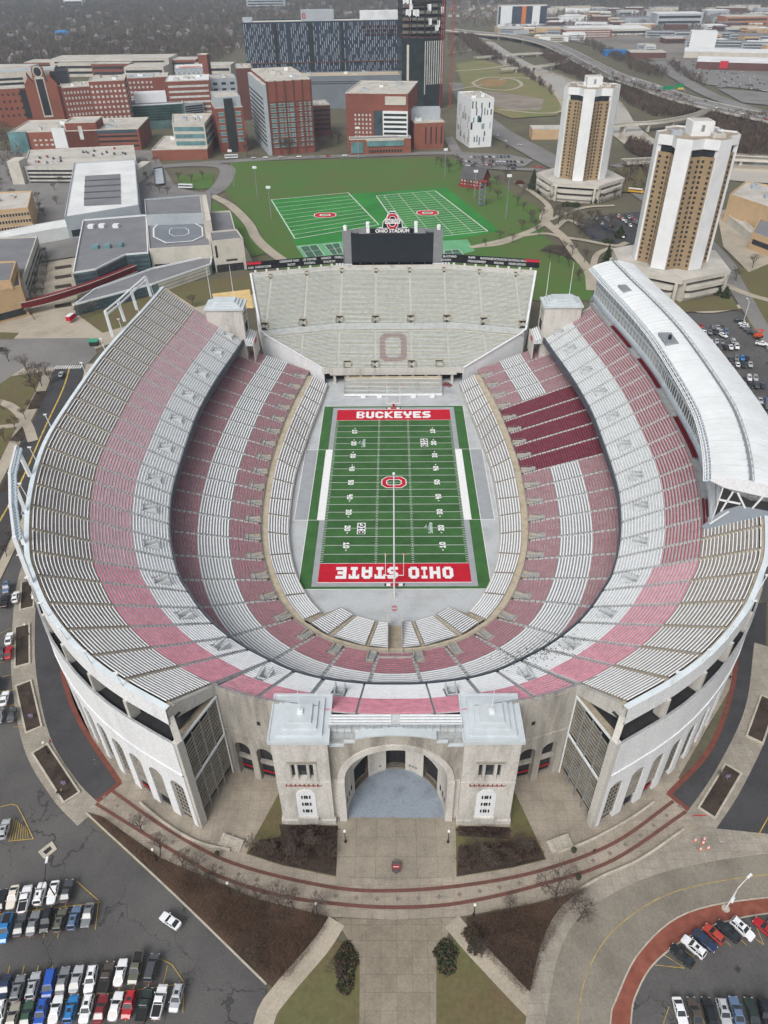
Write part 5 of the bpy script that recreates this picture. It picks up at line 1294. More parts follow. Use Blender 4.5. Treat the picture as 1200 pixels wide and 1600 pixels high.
# terraces: low walls, steps at both sides of the gate
def lowwall(pts, wd=.45, h=.8, name='low_wall', label='', z0=G):
    L = pxline(pts, n=4); mb = MB()
    Lo, Ri = offs(L, wd/2), offs(L, -wd/2); zt = z0+h
    mb.strip([(*p, z0-.1) for p in Lo], [(*p, zt) for p in Lo], kerb); mb.strip([(*p, z0-.1) for p in Ri], [(*p, zt) for p in Ri], kerb); mb.strip([(*p, zt) for p in Ri], [(*p, zt) for p in Lo], kerb)
    for i in (0, -1): mb.face([(*Lo[i], z0), (*Ri[i], z0), (*Ri[i], zt), (*Lo[i], zt)], kerb)
    return tag(mb.build(name), label, 'wall')
lowwall([(219, 1256), (262, 1291), (310, 1318), (360, 1330)], label='low concrete wall curving in front of the white outer wall left of the rotunda')
lowwall([(872, 1334), (920, 1316), (980, 1284), (1022, 1255)], label='low concrete wall curving in front of the white outer wall right of the rotunda')
lowwall([(905, 1392), (940, 1372), (1000, 1345), (1068, 1298)], .5, .9, label='low concrete wall between the banded plaza and the curving road')
lowwall([(134, 1270), (266, 1392), (416, 1538)], .35, .18, 'kerb_wall', 'pale kerb between the left parking lot and the russet planting bed')
for s, pts in ((-1, (352, 1308, 372, 1326)), (1, (863, 1308, 885, 1328))):
    c = at((pts[0]+pts[2])/2, (pts[1]+pts[3])/2); mb = MB(); ax = Vector((1, -.35*-s)).normalized()
    for k in range(6): mb.obox(c.to_2d()+Vector((-ax.y, ax.x))*(k*.42-1.2), ax, 2.6, .2, G, G+.15+.13*k, kerb)
    for q in (-1.7, 0, 1.7): cc = c.to_2d()+ax*q; mb.beam((*(cc-Vector((-ax.y, ax.x))*1.3), G+1.0), (*(cc+Vector((-ax.y, ax.x))*1.3), G+1.7), .08, .08, steel)
    tag(mb.build('terrace_steps'), 'short flight of concrete steps with rails %s of the rotunda' % ('left' if s < 0 else 'right'), 'steps')
# paint in the lots
def line(mb, a, b, w_, z, mat):
    a = at(*a).to_2d(); b = at(*b).to_2d(); t = (b-a).normalized(); n = Vector((-t.y, t.x))*w_/2
    mb.face([(*(a-n), z), (*(b-n), z), (*(b+n), z), (*(a+n), z)], mat)
def zl(px, py, ox, oy, s): return (ox+px/s, oy+py/s)
mb = MB(); z = lv(); q = lambda x, y: zl(x, y, 0, 1360, 3.75)
for a, b in (((-40, 265), (590, 190)), ((450, 65), (580, 180)), ((580, 180), (560, 350)), ((-40, 815), (1080, 665)), ((930, 515), (1010, 555)), ((1010, 555), (1080, 660)), ((1080, 660), (1072, 840))): line(mb, q(*a), q(*b), .14, z, yel)
for k in range(5): x = 40+k*82; line(mb, q(x+48, 85), q(x-30, 400), .12, z+.003, yel)
for k in range(12): x = 20+k*84; line(mb, q(x+40, 560), q(x-40, 890), .12, z+.003, yel)
tag(mb.build('parking_lines'), kind='structure')
mb = MB(); q = lambda x, y: zl(x, y, 0, 880, 3.3333); z += .008
pl_ = [(-10, 1275), (60, 1258), (90, 1265), (115, 1310), (175, 1438), (45, 1450)]
for a, b in zip(pl_, pl_[1:]): line(mb, q(*a), q(*b), .15, z, yel)
for k in range(8): line(mb, q(50+k*14, 1448-k*2), q(78+k*9, 1330+k*8), .12, z+.003, yel)
for k in range(6): line(mb, q(-60, 700+k*70-300), q(60+k*6, 640+k*80-300), .12, z+.003, yel)
line(mb, q(70, 855), q(130, 855), .14, z, yel)
tag(mb.build('parking_lines'), kind='structure')
mb = MB(); q = lambda x, y: zl(x, y, 960, 1360, 5.); z += .008
for a, b in (((380, 660), (545, 765)), ((315, 742), (545, 768)), ((465, 580), (620, 680)), ((860, 545), (910, 598)), ((985, 545), (1035, 592)), ((1095, 535), (1165, 585)), ((1085, 390), (1165, 585)), ((425, 1070), (380, 1200)), ((530, 1040), (600, 1300)), ((780, 985), (860, 1300)), ((975, 1050), (1040, 1300)), ((650, 1040), (730, 1300))): line(mb, q(*a), q(*b), .12, z, yel)
tag(mb.build('parking_lines'), kind='structure')
mb = MB(); z += .008
line(mb, (1126, 1319), (1150, 1319), 1.0, z, wht); line(mb, (1182, 1310), (1204, 1270), .2, z, yel)
tag(mb.build('stop_line'), kind='structure')
def man(name, label, px, py, s_, mat, in_): 
    c = at(px, py); mb = MB(); mb.face([(c.x-s_, c.y-s_*.2, G+LV[0]+.03), (c.x, c.y-s_, G+LV[0]+.03), (c.x+s_, c.y+s_*.1, G+LV[0]+.03), (c.x+s_*.1, c.y+s_, G+LV[0]+.03)], mat)
    mb.face([(c.x-s_*.45, c.y-s_*.2, G+LV[0]+.035), (c.x, c.y-s_*.5, G+LV[0]+.035), (c.x+s_*.45, c.y+s_*.1, G+LV[0]+.035), (c.x+s_*.1, c.y+s_*.45, G+LV[0]+.035)], in_); return tag(mb.build(name), label, 'drain')
man('drain_cover', 'square grate in a pale diamond of concrete in the left lot', 75, 1329, 2.0, kerb, dark)
man('drain_cover', 'small dark square grate in the lower right lot', 1152, 1515, .8, asph_d, dark)
# ---------------- middle distance, left: bus turning place, road, paths, lawns
z = lv(.03)
pflat('lawn', [(-60, 590), (60, 585), (75, 640), (20, 700), (-60, 760)], z, gr_dull)
pflat('pavement', [(-160, 470), (40, 480), (190, 480), (300, 455), (400, 440), (400, 480), (270, 500), (150, 545), (128, 578), (95, 578), (60, 582), (0, 590), (-160, 590)], z+.01, pathc)
pflat('bus_turning_place', [(-160, 530), (140, 528), (152, 552), (130, 576), (84, 578), (40, 572), (0, 600), (-160, 640)], z+.02, asph_far)
z = lv(.03); rdL = pxline([(110, 572), (98, 610), (70, 670), (30, 760), (-20, 850), (-90, 980)]); strip_mesh('road', rdL, 13, z, asph_d); strip_mesh('road_line', rdL, .6, z+.01, yel)
strip_mesh('sidewalk', offs(rdL, -9.5), 4.5, z+.004, pathc); strip_mesh('sidewalk', offs(rdL, 8.8), 3, z+.006, pathc)
z = lv(.02)
for x0, y0, x1, y1 in ((24, 690, 46, 665), (8, 770, 30, 735), (52, 640, 66, 612)): strip_mesh('planting_bed', [at(x0, y0).to_2d()[:], at(x1, y1).to_2d()[:]], 5, z, mulch)
strip_mesh('path', pxline([(-60, 620), (10, 632), (40, 660), (52, 690)]), 4, z+.006, pathc); strip_mesh('path', pxline([(-40, 672), (40, 664)]), 3, z+.01, pathc)
mb = MB(); z += .02
for k in range(12): a = at(87+k*3.6, 575-k*.1).to_2d(); mb.face([(a.x-.35, a.y-1.7, z), (a.x+.35, a.y-1.7, z), (a.x+.35, a.y+1.7, z), (a.x-.35, a.y+1.7, z)], wht)
tag(mb.build('crossing_stripes'), kind='structure')
z = lv(.02); pflat('courtyard', [(40, 395), (125, 380), (120, 480), (60, 500), (30, 480)], z, pathc); 
for k in range(7): strip_mesh('planting_bed', [at(88+k*0-2, 390+k*15).to_2d()[:], at(112, 386+k*15).to_2d()[:]], 6 if k else 4, z+.01, mulch)
pflat('lawn', [(122, 492), (190, 470), (300, 440), (395, 430), (395, 460), (260, 490), (160, 520)], lv(.02), gr_dull); pflat('sand_court', [(331, 459), (390, 452), (396, 482), (338, 478)], lv(.02), M('sand', (214, 186, 130), .95, .1, .2))
pflat('lawn', [(-90, 520), (0, 519), (30, 520), (20, 530), (-90, 530)], lv(.02), gr_dull)
# ---------------- playing fields beyond the grandstand
z = lv(.04)
pflat('lawn', [(362, 252), (700, 246), (760, 268), (800, 300), (850, 330), (850, 370), (900, 400), (930, 420), (925, 470), (840, 470), (600, 430), (440, 420), (395, 345), (345, 292)], z, gr_green)
pflat('lawn', [(276, 274), (334, 270), (332, 294), (300, 296), (280, 288)], z+.01, gr_green)
pflat('lawn', [(330, 312), (360, 330), (400, 372), (416, 396), (390, 402), (380, 370), (330, 330)], z+.01, gr_green)
tfield = M('bright_turf', (50, 130, 56), .95, .14, .05)
p1 = [(420, 314), (546, 300), (612, 360), (624, 378), (455, 392)]
pf = pflat('practice_field', [(421, 312), (698, 293), (782, 361), (690, 378), (462, 382)], lv(.03), tfield)
mb = MB(); z = G+LV[0]+.03
def wl(a, b, w_=.7): line(mb, a, b, w_, z, wht)
def quadf(c, n1, n2):
    (a, b, cc, d) = c
    for u in [k/n1 for k in range(n1+1)]:
        pa = (a[0]+(d[0]-a[0])*u, a[1]+(d[1]-a[1])*u); pb_ = (b[0]+(cc[0]-b[0])*u, b[1]+(cc[1]-b[1])*u)
        wl(pa, pb_, .5 if 0 < u < 1 else .8)
    for u in (0, 1): wl((a[0]+(b[0]-a[0])*u, a[1]+(b[1]-a[1])*u), (d[0]+(cc[0]-d[0])*u, d[1]+(cc[1]-d[1])*u), .8)
quadf([(424, 313), (544, 302), (592, 352), (461, 374)], 10, 1); quadf([(588, 307), (680, 299), (762, 362), (636, 376)], 20, 1)
for k in range(4): wl((600+k*22, 306-k*2), (648+k*30, 374-k*3.5), .35)
tag(mb.build('field_lines'), kind='structure')
for cx_, cy_, sx, sy in ((508, 337, 9.5, 9.5), (668, 333.5, 9.5, 9.5)):
    c = at(cx_, cy_); mb = MB(); blockO(mb, c.x, c.y, 8.2, 6.4, 5.2, white_p, z+.02); blockO(mb, c.x, c.y, 7.6, 5.8, 3.6, red_p, z+.04); mb.build('block_letter_emblem', pf)
# tennis courts
tc = M('court_green', (104, 168, 122), .9, .08, .1); tcd = M('court_dark_green', (66, 104, 84), .9, .08, .1)
z = lv(.03); pflat('tennis_courts', [(462, 384), (536, 377), (536, 407), (480, 410)], z, tc); pflat('tennis_courts', [(692, 376), (730, 374), (742, 392), (692, 404)], z+.005, tc)
z = lv(.03); mb = MB()
for pts in ([(468, 386), (495, 383), (507, 400), (481, 404)], [(506, 383), (530, 380), (536, 396), (520, 400)], [(694, 392), (716, 390), (725, 400), (694, 404)]):
    pflat('court_surface', pts, z, tcd)
    for a, b in zip(pts, pts[1:]+pts[:1]): line(mb, a, b, .35, z+.02, wht)
    line(mb, ((pts[0][0]+pts[3][0])/2, (pts[0][1]+pts[3][1])/2), ((pts[1][0]+pts[2][0])/2, (pts[1][1]+pts[2][1])/2), .35, z+.02, wht); line(mb, ((pts[0][0]+pts[1][0])/2, (pts[0][1]+pts[1][1])/2), ((pts[3][0]+pts[2][0])/2, (pts[3][1]+pts[2][1])/2), .3, z+.03, wht)
tag(mb.build('court_lines'), kind='structure')
# paths around the fields and the right side
z = lv(.03)
def path(pts, wd, mat=pathc, nm='path', dz=0): global z; z += .006; return strip_mesh(nm, pxline(pts), wd, z+dz, mat)
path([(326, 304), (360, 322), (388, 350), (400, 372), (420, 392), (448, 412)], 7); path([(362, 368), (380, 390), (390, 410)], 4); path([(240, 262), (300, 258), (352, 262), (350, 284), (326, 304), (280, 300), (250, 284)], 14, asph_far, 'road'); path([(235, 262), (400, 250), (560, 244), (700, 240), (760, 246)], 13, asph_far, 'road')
path([(806, 285), (830, 300), (858, 325), (850, 350), (800, 372), (735, 388)], 4.5); path([(858, 325), (850, 344), (880, 372), (900, 400), (920, 425), (925, 455)], 6.5); path([(735, 388), (790, 380), (850, 352)], 4); path([(880, 372), (850, 366), (800, 372)], 4)
path([(880, 372), (910, 376), (960, 385), (980, 380)], 4.5); path([(858, 345), (880, 336), (915, 325), (960, 322)], 4); path([(865, 360), (885, 345), (905, 352)], 4); path([(925, 430), (932, 400), (955, 388)], 4)
pflat('planting_bed', [(842, 392), (860, 382), (884, 384), (900, 410), (880, 400), (862, 396)], lv(.02), mulch)
# tower parking lot, road on the right
pflat('parking_lot', [(898, 350), (925, 338), (1005, 330), (1015, 380), (975, 382), (930, 378)], lv(.03), asph_d)
path([(1300, 680), (1225, 555), (1168, 470), (1132, 415), (1080, 360), (1020, 318), (980, 290)], 13, asph_far, 'road', .02); path([(1160, 480), (1100, 488), (1060, 478)], 5); pflat('lawn', [(1163, 497), (1176, 498), (1214, 548), (1204, 554)], lv(.03), gr_dull); path([(1165, 470), (1140, 445), (1128, 420)], 4)
pflat('lawn', [(1040, 462), (1140, 458), (1155, 484), (1062, 488)], lv(.02), gr_dull); pflat('lawn', [(1150, 420), (1260, 400), (1400, 560), (1230, 560)], lv(.02), gr_dull)
pflat('service_yard', [(1120, 330), (1170, 320), (1230, 400), (1170, 425), (1130, 385)], lv(.02), pathc); path([(1120, 440), (1170, 462), (1240, 480)], 5, pathc, 'path', .05)
# roads in front of the buildings and to the bridge, river, park
z = lv(.04)
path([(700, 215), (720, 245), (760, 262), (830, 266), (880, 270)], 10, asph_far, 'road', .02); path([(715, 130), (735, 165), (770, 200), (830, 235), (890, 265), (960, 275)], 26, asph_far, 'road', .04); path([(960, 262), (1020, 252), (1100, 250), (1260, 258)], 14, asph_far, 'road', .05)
pflat('parking_lot', [(716, 246), (735, 238), (800, 242), (834, 250), (820, 260), (760, 262), (720, 256)], lv(.04), asph_far)
river = pflat('river', [(722, 56), (760, 60), (790, 78), (830, 100), (880, 118), (960, 150), (1000, 200), (1070, 232), (1300, 250), (1400, 285), (1180, 285), (1040, 262), (975, 225), (920, 180), (850, 140), (795, 108), (770, 90), (746, 72)], lv(.05), M('river_water', (182, 172, 156), .08, .1, .01, .6), smooth=4)
pflat('park_lawn', [(712, 100), (750, 92), (800, 106), (850, 130), (880, 165), (870, 180), (800, 185), (760, 170), (725, 140)], lv(.04), Mgrass('park_grass', (112, 120, 74), (134, 122, 88), .02)); z = lv(.04)
path([(706, 142), (760, 132), (800, 122), (848, 130), (880, 168), (850, 178), (780, 172)], 5, pathc); path([(712, 112), (760, 108), (812, 100)], 7, pathc, 'road'); path([(738, 130), (760, 122), (800, 124), (815, 134), (790, 142), (750, 138), (738, 130)], 5, pathc); path([(700, 84), (740, 78), (756, 70)], 6, pathc)
pflat('sand_arena', [(748, 128), (770, 123), (792, 126), (784, 134), (758, 136)], z+.05, M('ochre_earth', (150, 122, 84), .95, .12, .05))
pflat('building_site', [(738, 148), (760, 142), (800, 147), (850, 155), (845, 172), (800, 172), (750, 160)], lv(.05), Mstain('site_ground', (150, 140, 128), (120, 112, 104), .04, .4, .7))
pflat('lawn', [(960, 262), (1000, 258), (1020, 300), (960, 300)], lv(.02), gr_dull)
pflat('parking_lot', [(1010, 88), (1090, 90), (1130, 104), (1240, 120), (1260, 150), (1180, 140), (1105, 132), (1052, 112)], lv(.05), asph_far); pflat('parking_lot', [(1120, 138), (1220, 146), (1260, 170), (1160, 160)], lv(.05), asph_far)
pflat('urban_ground', [(790, 12), (1500, 12), (1800, 120), (1300, 130), (1000, 90), (880, 60), (760, 30)], lv(.05), Mstain('city_ground', (136, 130, 124), (104, 100, 94), .006, .42, .66))
pflat('car_park_ground', [(0, 235), (240, 235), (280, 300), (330, 300), (330, 420), (120, 400), (0, 420)], lv(.02), asph_far)
# ================================================================== CARS
PAINT = {'white': (232, 234, 236), 'ivory': (222, 216, 204), 'silver': (178, 182, 186), 'grey': (122, 126, 130), 'charcoal': (70, 74, 78), 'black': (32, 34, 38), 'navy': (40, 54, 86), 'blue': (34, 84, 176), 'sky blue': (40, 122, 186),
         'slate blue': (94, 116, 146), 'red': (176, 30, 40), 'dark red': (122, 34, 42), 'orange red': (176, 66, 52), 'tan': (160, 156, 144), 'green': (54, 84, 66), 'dark green': (40, 54, 50), 'brown': (78, 70, 64), 'bright blue': (32, 130, 210), 'olive grey': (96, 96, 84), 'yellow': (214, 168, 50)}
def paint(c):
    m = M('car_paint_'+c.replace(' ', '_'), PAINT[c], .28, 0, 1, .5)
    m.node_tree.nodes['Principled BSDF'].inputs['Coat Weight'].default_value = .5
    return m
tyre = M('tyre_rubber', (26, 26, 27), .9, 0); cglass = M('car_glass', (40, 48, 54), .08, 0, 1, .7); lampw = M('headlight_lens', (220, 224, 226), .2, 0); lampr = M('taillight_lens', (150, 22, 26), .3, 0); alloy = M('alloy_rim', (150, 152, 154), .4, 0, 1, .5, .6)
def ring_body(mb, secs, mat):
    """secs: (x, half width, z low, z shoulder, z top, top half width)"""
    R = []
    for x, wl_, z0, z1, z2, wt in secs: R.append([(x, -wl_*.94, z0), (x, -wl_, (z0+z1)/2), (x, -wl_*.985, z1), (x, -wt, z2), (x, wt, z2), (x, wl_*.985, z1), (x, wl_, (z0+z1)/2), (x, wl_*.94, z0)])
    for a, b in zip(R, R[1:]):
        for k in range(8): mb.face([a[k], a[(k+1) % 8], b[(k+1) % 8], b[k]], mat)
    mb.face(R[0], mat); mb.face(R[-1][::-1], mat)
def car_proto(kind):
    L, W, H = {'sedan': (4.75, .91, 1.45), 'suv': (4.7, .95, 1.72), 'pickup': (5.7, .98, 1.85), 'van': (5.0, .98, 1.78), 'hatchback': (4.2, .88, 1.5)}[kind]
    t = bpy.data.objects.new('parked_car', None); COL.objects.link(t); t.empty_display_size = .1
    h = L/2; mb = MB(); P = paint('white')
    hz = {'sedan': .92, 'suv': 1.05, 'pickup': 1.12, 'van': 1.05, 'hatchback': .95}[kind]; bz = hz+.06
    secs = [(h, W*.72, .34, .58, .66, W*.62), (h-.12, W*.9, .26, .66, .78, W*.8), (h-.6, W, .22, .78, hz-.06, W*.88), (h*.38, W, .2, .86, hz, W*.9), (-h*.3, W, .2, .88, bz, W*.92), (-h+.7, W, .22, .88, bz, W*.9), (-h+.12, W*.92, .28, .84, bz-.06, W*.82), (-h, W*.8, .36, .74, bz-.18, W*.7)]
    ring_body(mb, secs, P)
    # cabin: glass house, roof skin and pillars
    cab = {'sedan': (h*.36, h*.02, -h*.42, -h*.78), 'suv': (h*.38, h*.1, -h*.82, -h*.96), 'pickup': (h*.42, h*.18, -h*.16, -h*.22), 'van': (h*.56, h*.26, -h*.86, -h*.97), 'hatchback': (h*.42, h*.08, -h*.7, -h*.95)}[kind]
    x0, x1, x2, x3 = cab; wb, wt = W*.9, W*.74; zt = H
    B = [(x0, -wb, bz-.05), (x0, wb, bz-.05), (x3, wb, bz-.03), (x3, -wb, bz-.03)]; T = [(x1, -wt, zt-.05), (x1, wt, zt-.05), (x2, wt, zt-.05), (x2, -wt, zt-.05)]
    g = MB()
    for k in range(4): g.face([B[k], B[(k+1) % 4], T[(k+1) % 4], T[k]], cglass)
    g.face(T, cglass)
    mb.face([(x1+.05, -wt-.03, zt-.06), (x1+.05, wt+.03, zt-.06), (x1-.1, wt-.02, zt), (x1-.1, -wt+.02, zt)], P); mb.face([(x1-.1, -wt+.02, zt), (x1-.1, wt-.02, zt), (x2+.1, wt-.02, zt), (x2+.1, -wt+.02, zt)], P); mb.face([(x2+.1, -wt+.02, zt), (x2+.1, wt-.02, zt), (x2-.05, wt+.03, zt-.06), (x2-.05, -wt-.03, zt-.06)], P)
    for s in (-1, 1):
        mb.face([(x1+.05, s*(wt+.03), zt-.06), (x1-.1, s*(wt-.02), zt), (x2+.1, s*(wt-.02), zt), (x2-.05, s*(wt+.03), zt-.06)], P)
        for (bx, tx) in ((x0, x1), (x3, x2)) + (((x0*.35+x3*.65, x1*.35+x2*.65),) if kind in ('suv', 'van') else ()) + (((x0+x3)/2, (x1+x2)/2),): mb.beam((bx, s*(wb+.0), bz-.04), (tx, s*(wt+.02), zt-.05), .1, .07, P)
        mb.box(x0-.05, min(s*(W+.02), s*(W+.2)), bz, x0+.13, max(s*(W+.02), s*(W+.2)), bz+.13, P)
    if kind == 'pickup':
        bd = M('bed_liner', (44, 45, 47), .9, 0)
        mb.face([(-h*.26, -W*.8, bz+.012), (-h*.26, W*.8, bz+.012), (-h+.16, W*.76, bz+.012), (-h+.16, -W*.76, bz+.012)], bd)
        for s in (-1, 1): a, b = sorted((s*W*.82, s*W*.93)); mb.box(-h+.1, a, bz, -h*.24, b, bz+.14, P)
        mb.box(-h+.08, -W*.8, bz, -h+.18, W*.8, bz+.14, P)
    if kind == 'suv':
        for s in (-1, 1): mb.beam((x1-.3, s*wt*.85, zt+.05), (x2+.3, s*wt*.85, zt+.05), .05, .05, cglass)
        mb.box(x1-1.1, -.36, zt, x1-.45, .36, zt+.012, cglass)
    b = mb.build('body', t); b.material_slots[0].link = 'OBJECT'
    g.build('window_glass', t)
    for x in (h-.95, -h+.98):
        for s in (-1, 1):
            w_ = MB(); r = .34 if kind in ('sedan', 'hatchback') else .38
            ring = lambda rr, y: [(x+rr*math.cos(2*math.pi*k/12), y, r+rr*math.sin(2*math.pi*k/12)) for k in range(12)]
            y0, y1 = s*(W-.2), s*(W+.015); a, c = ring(r, y0), ring(r, y1); d = ring(r*.6, y1+s*.005)
            for k in range(12): w_.face([a[k], a[(k+1) % 12], c[(k+1) % 12], c[k]], tyre); w_.face([c[k], c[(k+1) % 12], d[(k+1) % 12], d[k]], tyre)
            w_.face(d, alloy); w_.build('wheel', t)
    for s in (-1, 1):
        l = MB(); a, c = sorted((s*W*.5, s*W*.86)); l.prism([(h-.3, a), (h-.04, a if s > 0 else c), (h-.1, c if s > 0 else a), (h-.42, c)] if False else [(h-.34, a), (h-.02, a), (h-.02, c), (h-.34, c)], .6, .74, lampw); l.build('headlight', t)
        l = MB(); l.box(-h-.02, a, bz-.36, -h+.18, c, bz-.14, lampr); l.build('taillight', t)
    t.location = (0, 0, -50)
    return t
PROTO = {}
for k in ('sedan', 'suv', 'pickup', 'van', 'hatchback'):
    PROTO[k] = car_proto(k); bpy.context.view_layer.update(); reg(PROTO[k])
NPLACED = [0]
def car(kind, color, c, ang, label, group, cat=None):
    p = PROTO[kind]; o = dup(p); o.location = (c.x, c.y, G+LV_TOP); o.rotation_euler = (0, 0, ang); o.name = 'parked_car'
    for ch in o.children:
        if ch.name.startswith('body'): ch.material_slots[0].link = 'OBJECT'; ch.material_slots[0].material = paint(color)
    tag(o, label, {'pickup': 'pickup truck', 'van': 'van'}.get(kind, 'car'), group); return o
LV_TOP = LV[0]+.01
ORD = ['first', 'second', 'third', 'fourth', 'fifth', 'sixth', 'seventh', 'eighth', 'ninth', 'tenth', 'eleventh', 'twelfth', 'thirteenth', 'fourteenth']
def row(s, ox, oy, axis, cars, where, group):
    """cars: (x, y, kind, colour) in a zoom of the photograph; axis: direction of their noses there"""
    n = len(cars); comb = [(k, c) for _, _, k, c in cars]
    for i, (x, y, kind, colr) in enumerate(cars):
        p = at(ox+x/s, oy+y/s, G+.9); q = at(ox+(x+axis[0])/s, oy+(y+axis[1])/s, G+.9); a = math.atan2(q.y-p.y, q.x-p.x)
        if (i*7+len(where)) % 3 == 0: a += math.pi
        a += random.uniform(-.025, .025)
        lab = '%s %s %s' % (colr, {'pickup': 'pickup truck', 'suv': 'sport utility car'}.get(kind, kind), where)
        if comb.count((kind, colr)) > 1: lab = '%s %s, %s from left %s' % (colr, {'pickup': 'pickup truck', 'suv': 'sport utility car'}.get(kind, kind), ORD[i] if i < 14 else str(i+1)+'th', where)
        car(kind, colr, p, a, lab, group)
S, V, T, N, Hh = 'sedan', 'suv', 'pickup', 'van', 'hatchback'
ax1 = (22, -90)
row(3.75, 0, 1360, ax1, [(12, 190, S, 'black'), (82, 167, S, 'ivory'), (155, 180, T, 'white'), (243, 147, V, 'white'), (318, 140, S, 'white'), (398, 133, S, 'charcoal')], 'in the upper row of the left lot', 'cars parked in the left lot')
row(3.75, 0, 1360, ax1, [(40, 350, T, 'sky blue'), (125, 330, S, 'charcoal'), (202, 322, S, 'grey'), (280, 303, V, 'black'), (360, 305, V, 'olive grey'), (443, 290, V, 'slate blue'), (520, 272, S, 'grey')], 'in the second row of the left lot by the lamp', 'cars parked in the left lot')
row(3.75, 0, 1360, ax1, [(-45, 720, V, 'silver'), (35, 702, S, 'navy'), (115, 702, V, 'grey'), (205, 685, V, 'silver'), (297, 675, N, 'blue'), (375, 655, S, 'grey'), (455, 647, S, 'silver'), (540, 648, V, 'white'), (630, 640, T, 'brown'), (713, 608, S, 'white'), (803, 582, T, 'olive grey'), (895, 582, N, 'charcoal')], 'in the third row of the left lot', 'cars parked in the left lot')
row(3.75, 0, 1360, ax1, [(5, 852, V, 'white'), (83, 870, S, 'tan'), (165, 858, S, 'green'), (250, 845, V, 'blue'), (335, 825, S, 'white'), (425, 822, V, 'sky blue'), (515, 820, V, 'white'), (598, 820, S, 'dark red'), (685, 805, S, 'white'), (763, 795, V, 'red'), (853, 800, T, 'dark green'), (940, 778, T, 'white'), (1040, 757, V, 'silver')], 'in the frontmost row of the left lot', 'cars parked in the left lot')
row(3.75, 0, 1360, (88, 58), [(1003, 307, S, 'white')], 'driving alone across the empty part of the left lot', 'cars parked in the left lot')
ax2 = (16, -90)
row(3.3333, 0, 880, ax2, [(38, 137, V, 'slate blue'), (30, 208, T, 'black'), (87, 185, V, 'white'), (187, 165, S, 'ivory')], 'beside the uppermost planter left of the stadium', 'cars along the planter strip')
row(3.3333, 0, 880, ax2, [(10, 480, S, 'charcoal'), (52, 403, S, 'white'), (50, 475, S, 'red')], 'beside the second planter left of the stadium', 'cars along the planter strip')
row(3.3333, 0, 880, (22, -90), [(28, 715, S, 'white'), (4, 805, S, 'grey'), (68, 800, S, 'charcoal'), (30, 1395, V, 'silver'), (-8, 640, S, 'navy')], 'beside the third planter left of the stadium', 'cars along the planter strip')
row(5, 960, 1360, (-80, -70), [(520, 680, S, 'black'), (610, 612, V, 'white'), (695, 560, S, 'navy'), (770, 512, Hh, 'orange red'), (880, 492, S, 'black'), (990, 472, V, 'white'), (1170, 470, S, 'red'), (1290, 470, V, 'grey')], 'parked at the curved kerb of the brick walk', 'cars parked in the lower right lot')
row(5, 960, 1360, (-25, -90), [(505, 1118, S, 'white'), (620, 1118, S, 'brown'), (730, 1118, V, 'black'), (845, 1128, V, 'silver'), (945, 1112, S, 'slate blue'), (1065, 1122, S, 'dark green'), (1170, 1132, V, 'black'), (1290, 1130, S, 'white')], 'in the straight row of the lower right lot', 'cars parked in the lower right lot')
rl = lambda cars, where, ax=(22, 70): row(7.62, 1060, 470, ax, cars, where, 'cars parked behind the press box')
rl([(262, 318, S, 'red'), (405, 330, V, 'grey'), (465, 335, S, 'silver'), (520, 330, S, 'charcoal'), (305, 388, S, 'white'), (370, 388, S, 'grey'), (435, 382, S, 'black'), (500, 378, S, 'silver'), (565, 385, V, 'slate blue')], 'in the first block of cars behind the press box')
rl([(530, 427, S, 'white')], 'waiting in the aisle behind the press box', (70, 35))
rl([(715, 245, S, 'black'), (770, 292, S, 'white'), (785, 320, S, 'silver'), (830, 358, S, 'charcoal'), (875, 390, S, 'dark green'), (985, 528, T, 'white')], 'along the grass verge of the lot behind the press box', (90, 12))
rl([(378, 500, S, 'white'), (450, 500, S, 'silver'), (515, 505, S, 'grey'), (645, 495, N, 'silver'), (420, 555, S, 'grey'), (485, 567, V, 'brown'), (555, 562, S, 'black'), (620, 567, S, 'white'), (690, 562, V, 'white')], 'in the second block of cars behind the press box')
rl([(545, 705, S, 'navy'), (615, 707, S, 'charcoal'), (685, 700, V, 'grey'), (755, 700, Hh, 'bright blue'), (812, 695, S, 'black'), (560, 770, S, 'ivory'), (630, 782, S, 'brown'), (700, 775, S, 'white'), (770, 777, S, 'black'), (850, 775, S, 'silver')], 'in the third block of cars behind the press box')
rl([(760, 945, S, 'black'), (838, 938, V, 'white'), (910, 940, V, 'silver'), (775, 1017, S, 'grey'), (845, 1022, S, 'black'), (925, 1022, V, 'charcoal'), (995, 1022, S, 'navy')], 'in the fourth block of cars behind the press box')
rl([(900, 1195, S, 'charcoal'), (970, 1207, S, 'silver'), (1045, 1200, V, 'slate blue'), (905, 1275, S, 'dark red'), (968, 1293, S, 'black'), (1048, 1272, V, 'grey'), (1120, 1250, S, 'white'), (1060, 1500, S, 'black'), (1110, 1490, S, 'grey')], 'in the nearest block of cars behind the press box')
# cars on the left road
row(1, 0, 0, (-8, 22), [(96, 587, S, 'silver')], 'driving down the road at the crossing stripes', 'cars on the left road'); row(1, 0, 0, (2, 22), [(40, 805, V, 'silver')], 'parked under the light frame by the road', 'cars on the left road'); row(1, 0, 0, (22, 2), [(3, 548, S, 'black')], 'turning on the pale bus place', 'cars on the left road'); row(1, 0, 0, (20, 4), [(699, 604, Hh, 'dark red')], 'parked inside the bowl by the bleacher', 'cars inside the bowl')
for ch in list(PROTO.values()):
    for q in list(ch.children): bpy.data.objects.remove(q)
    bpy.data.objects.remove(ch)
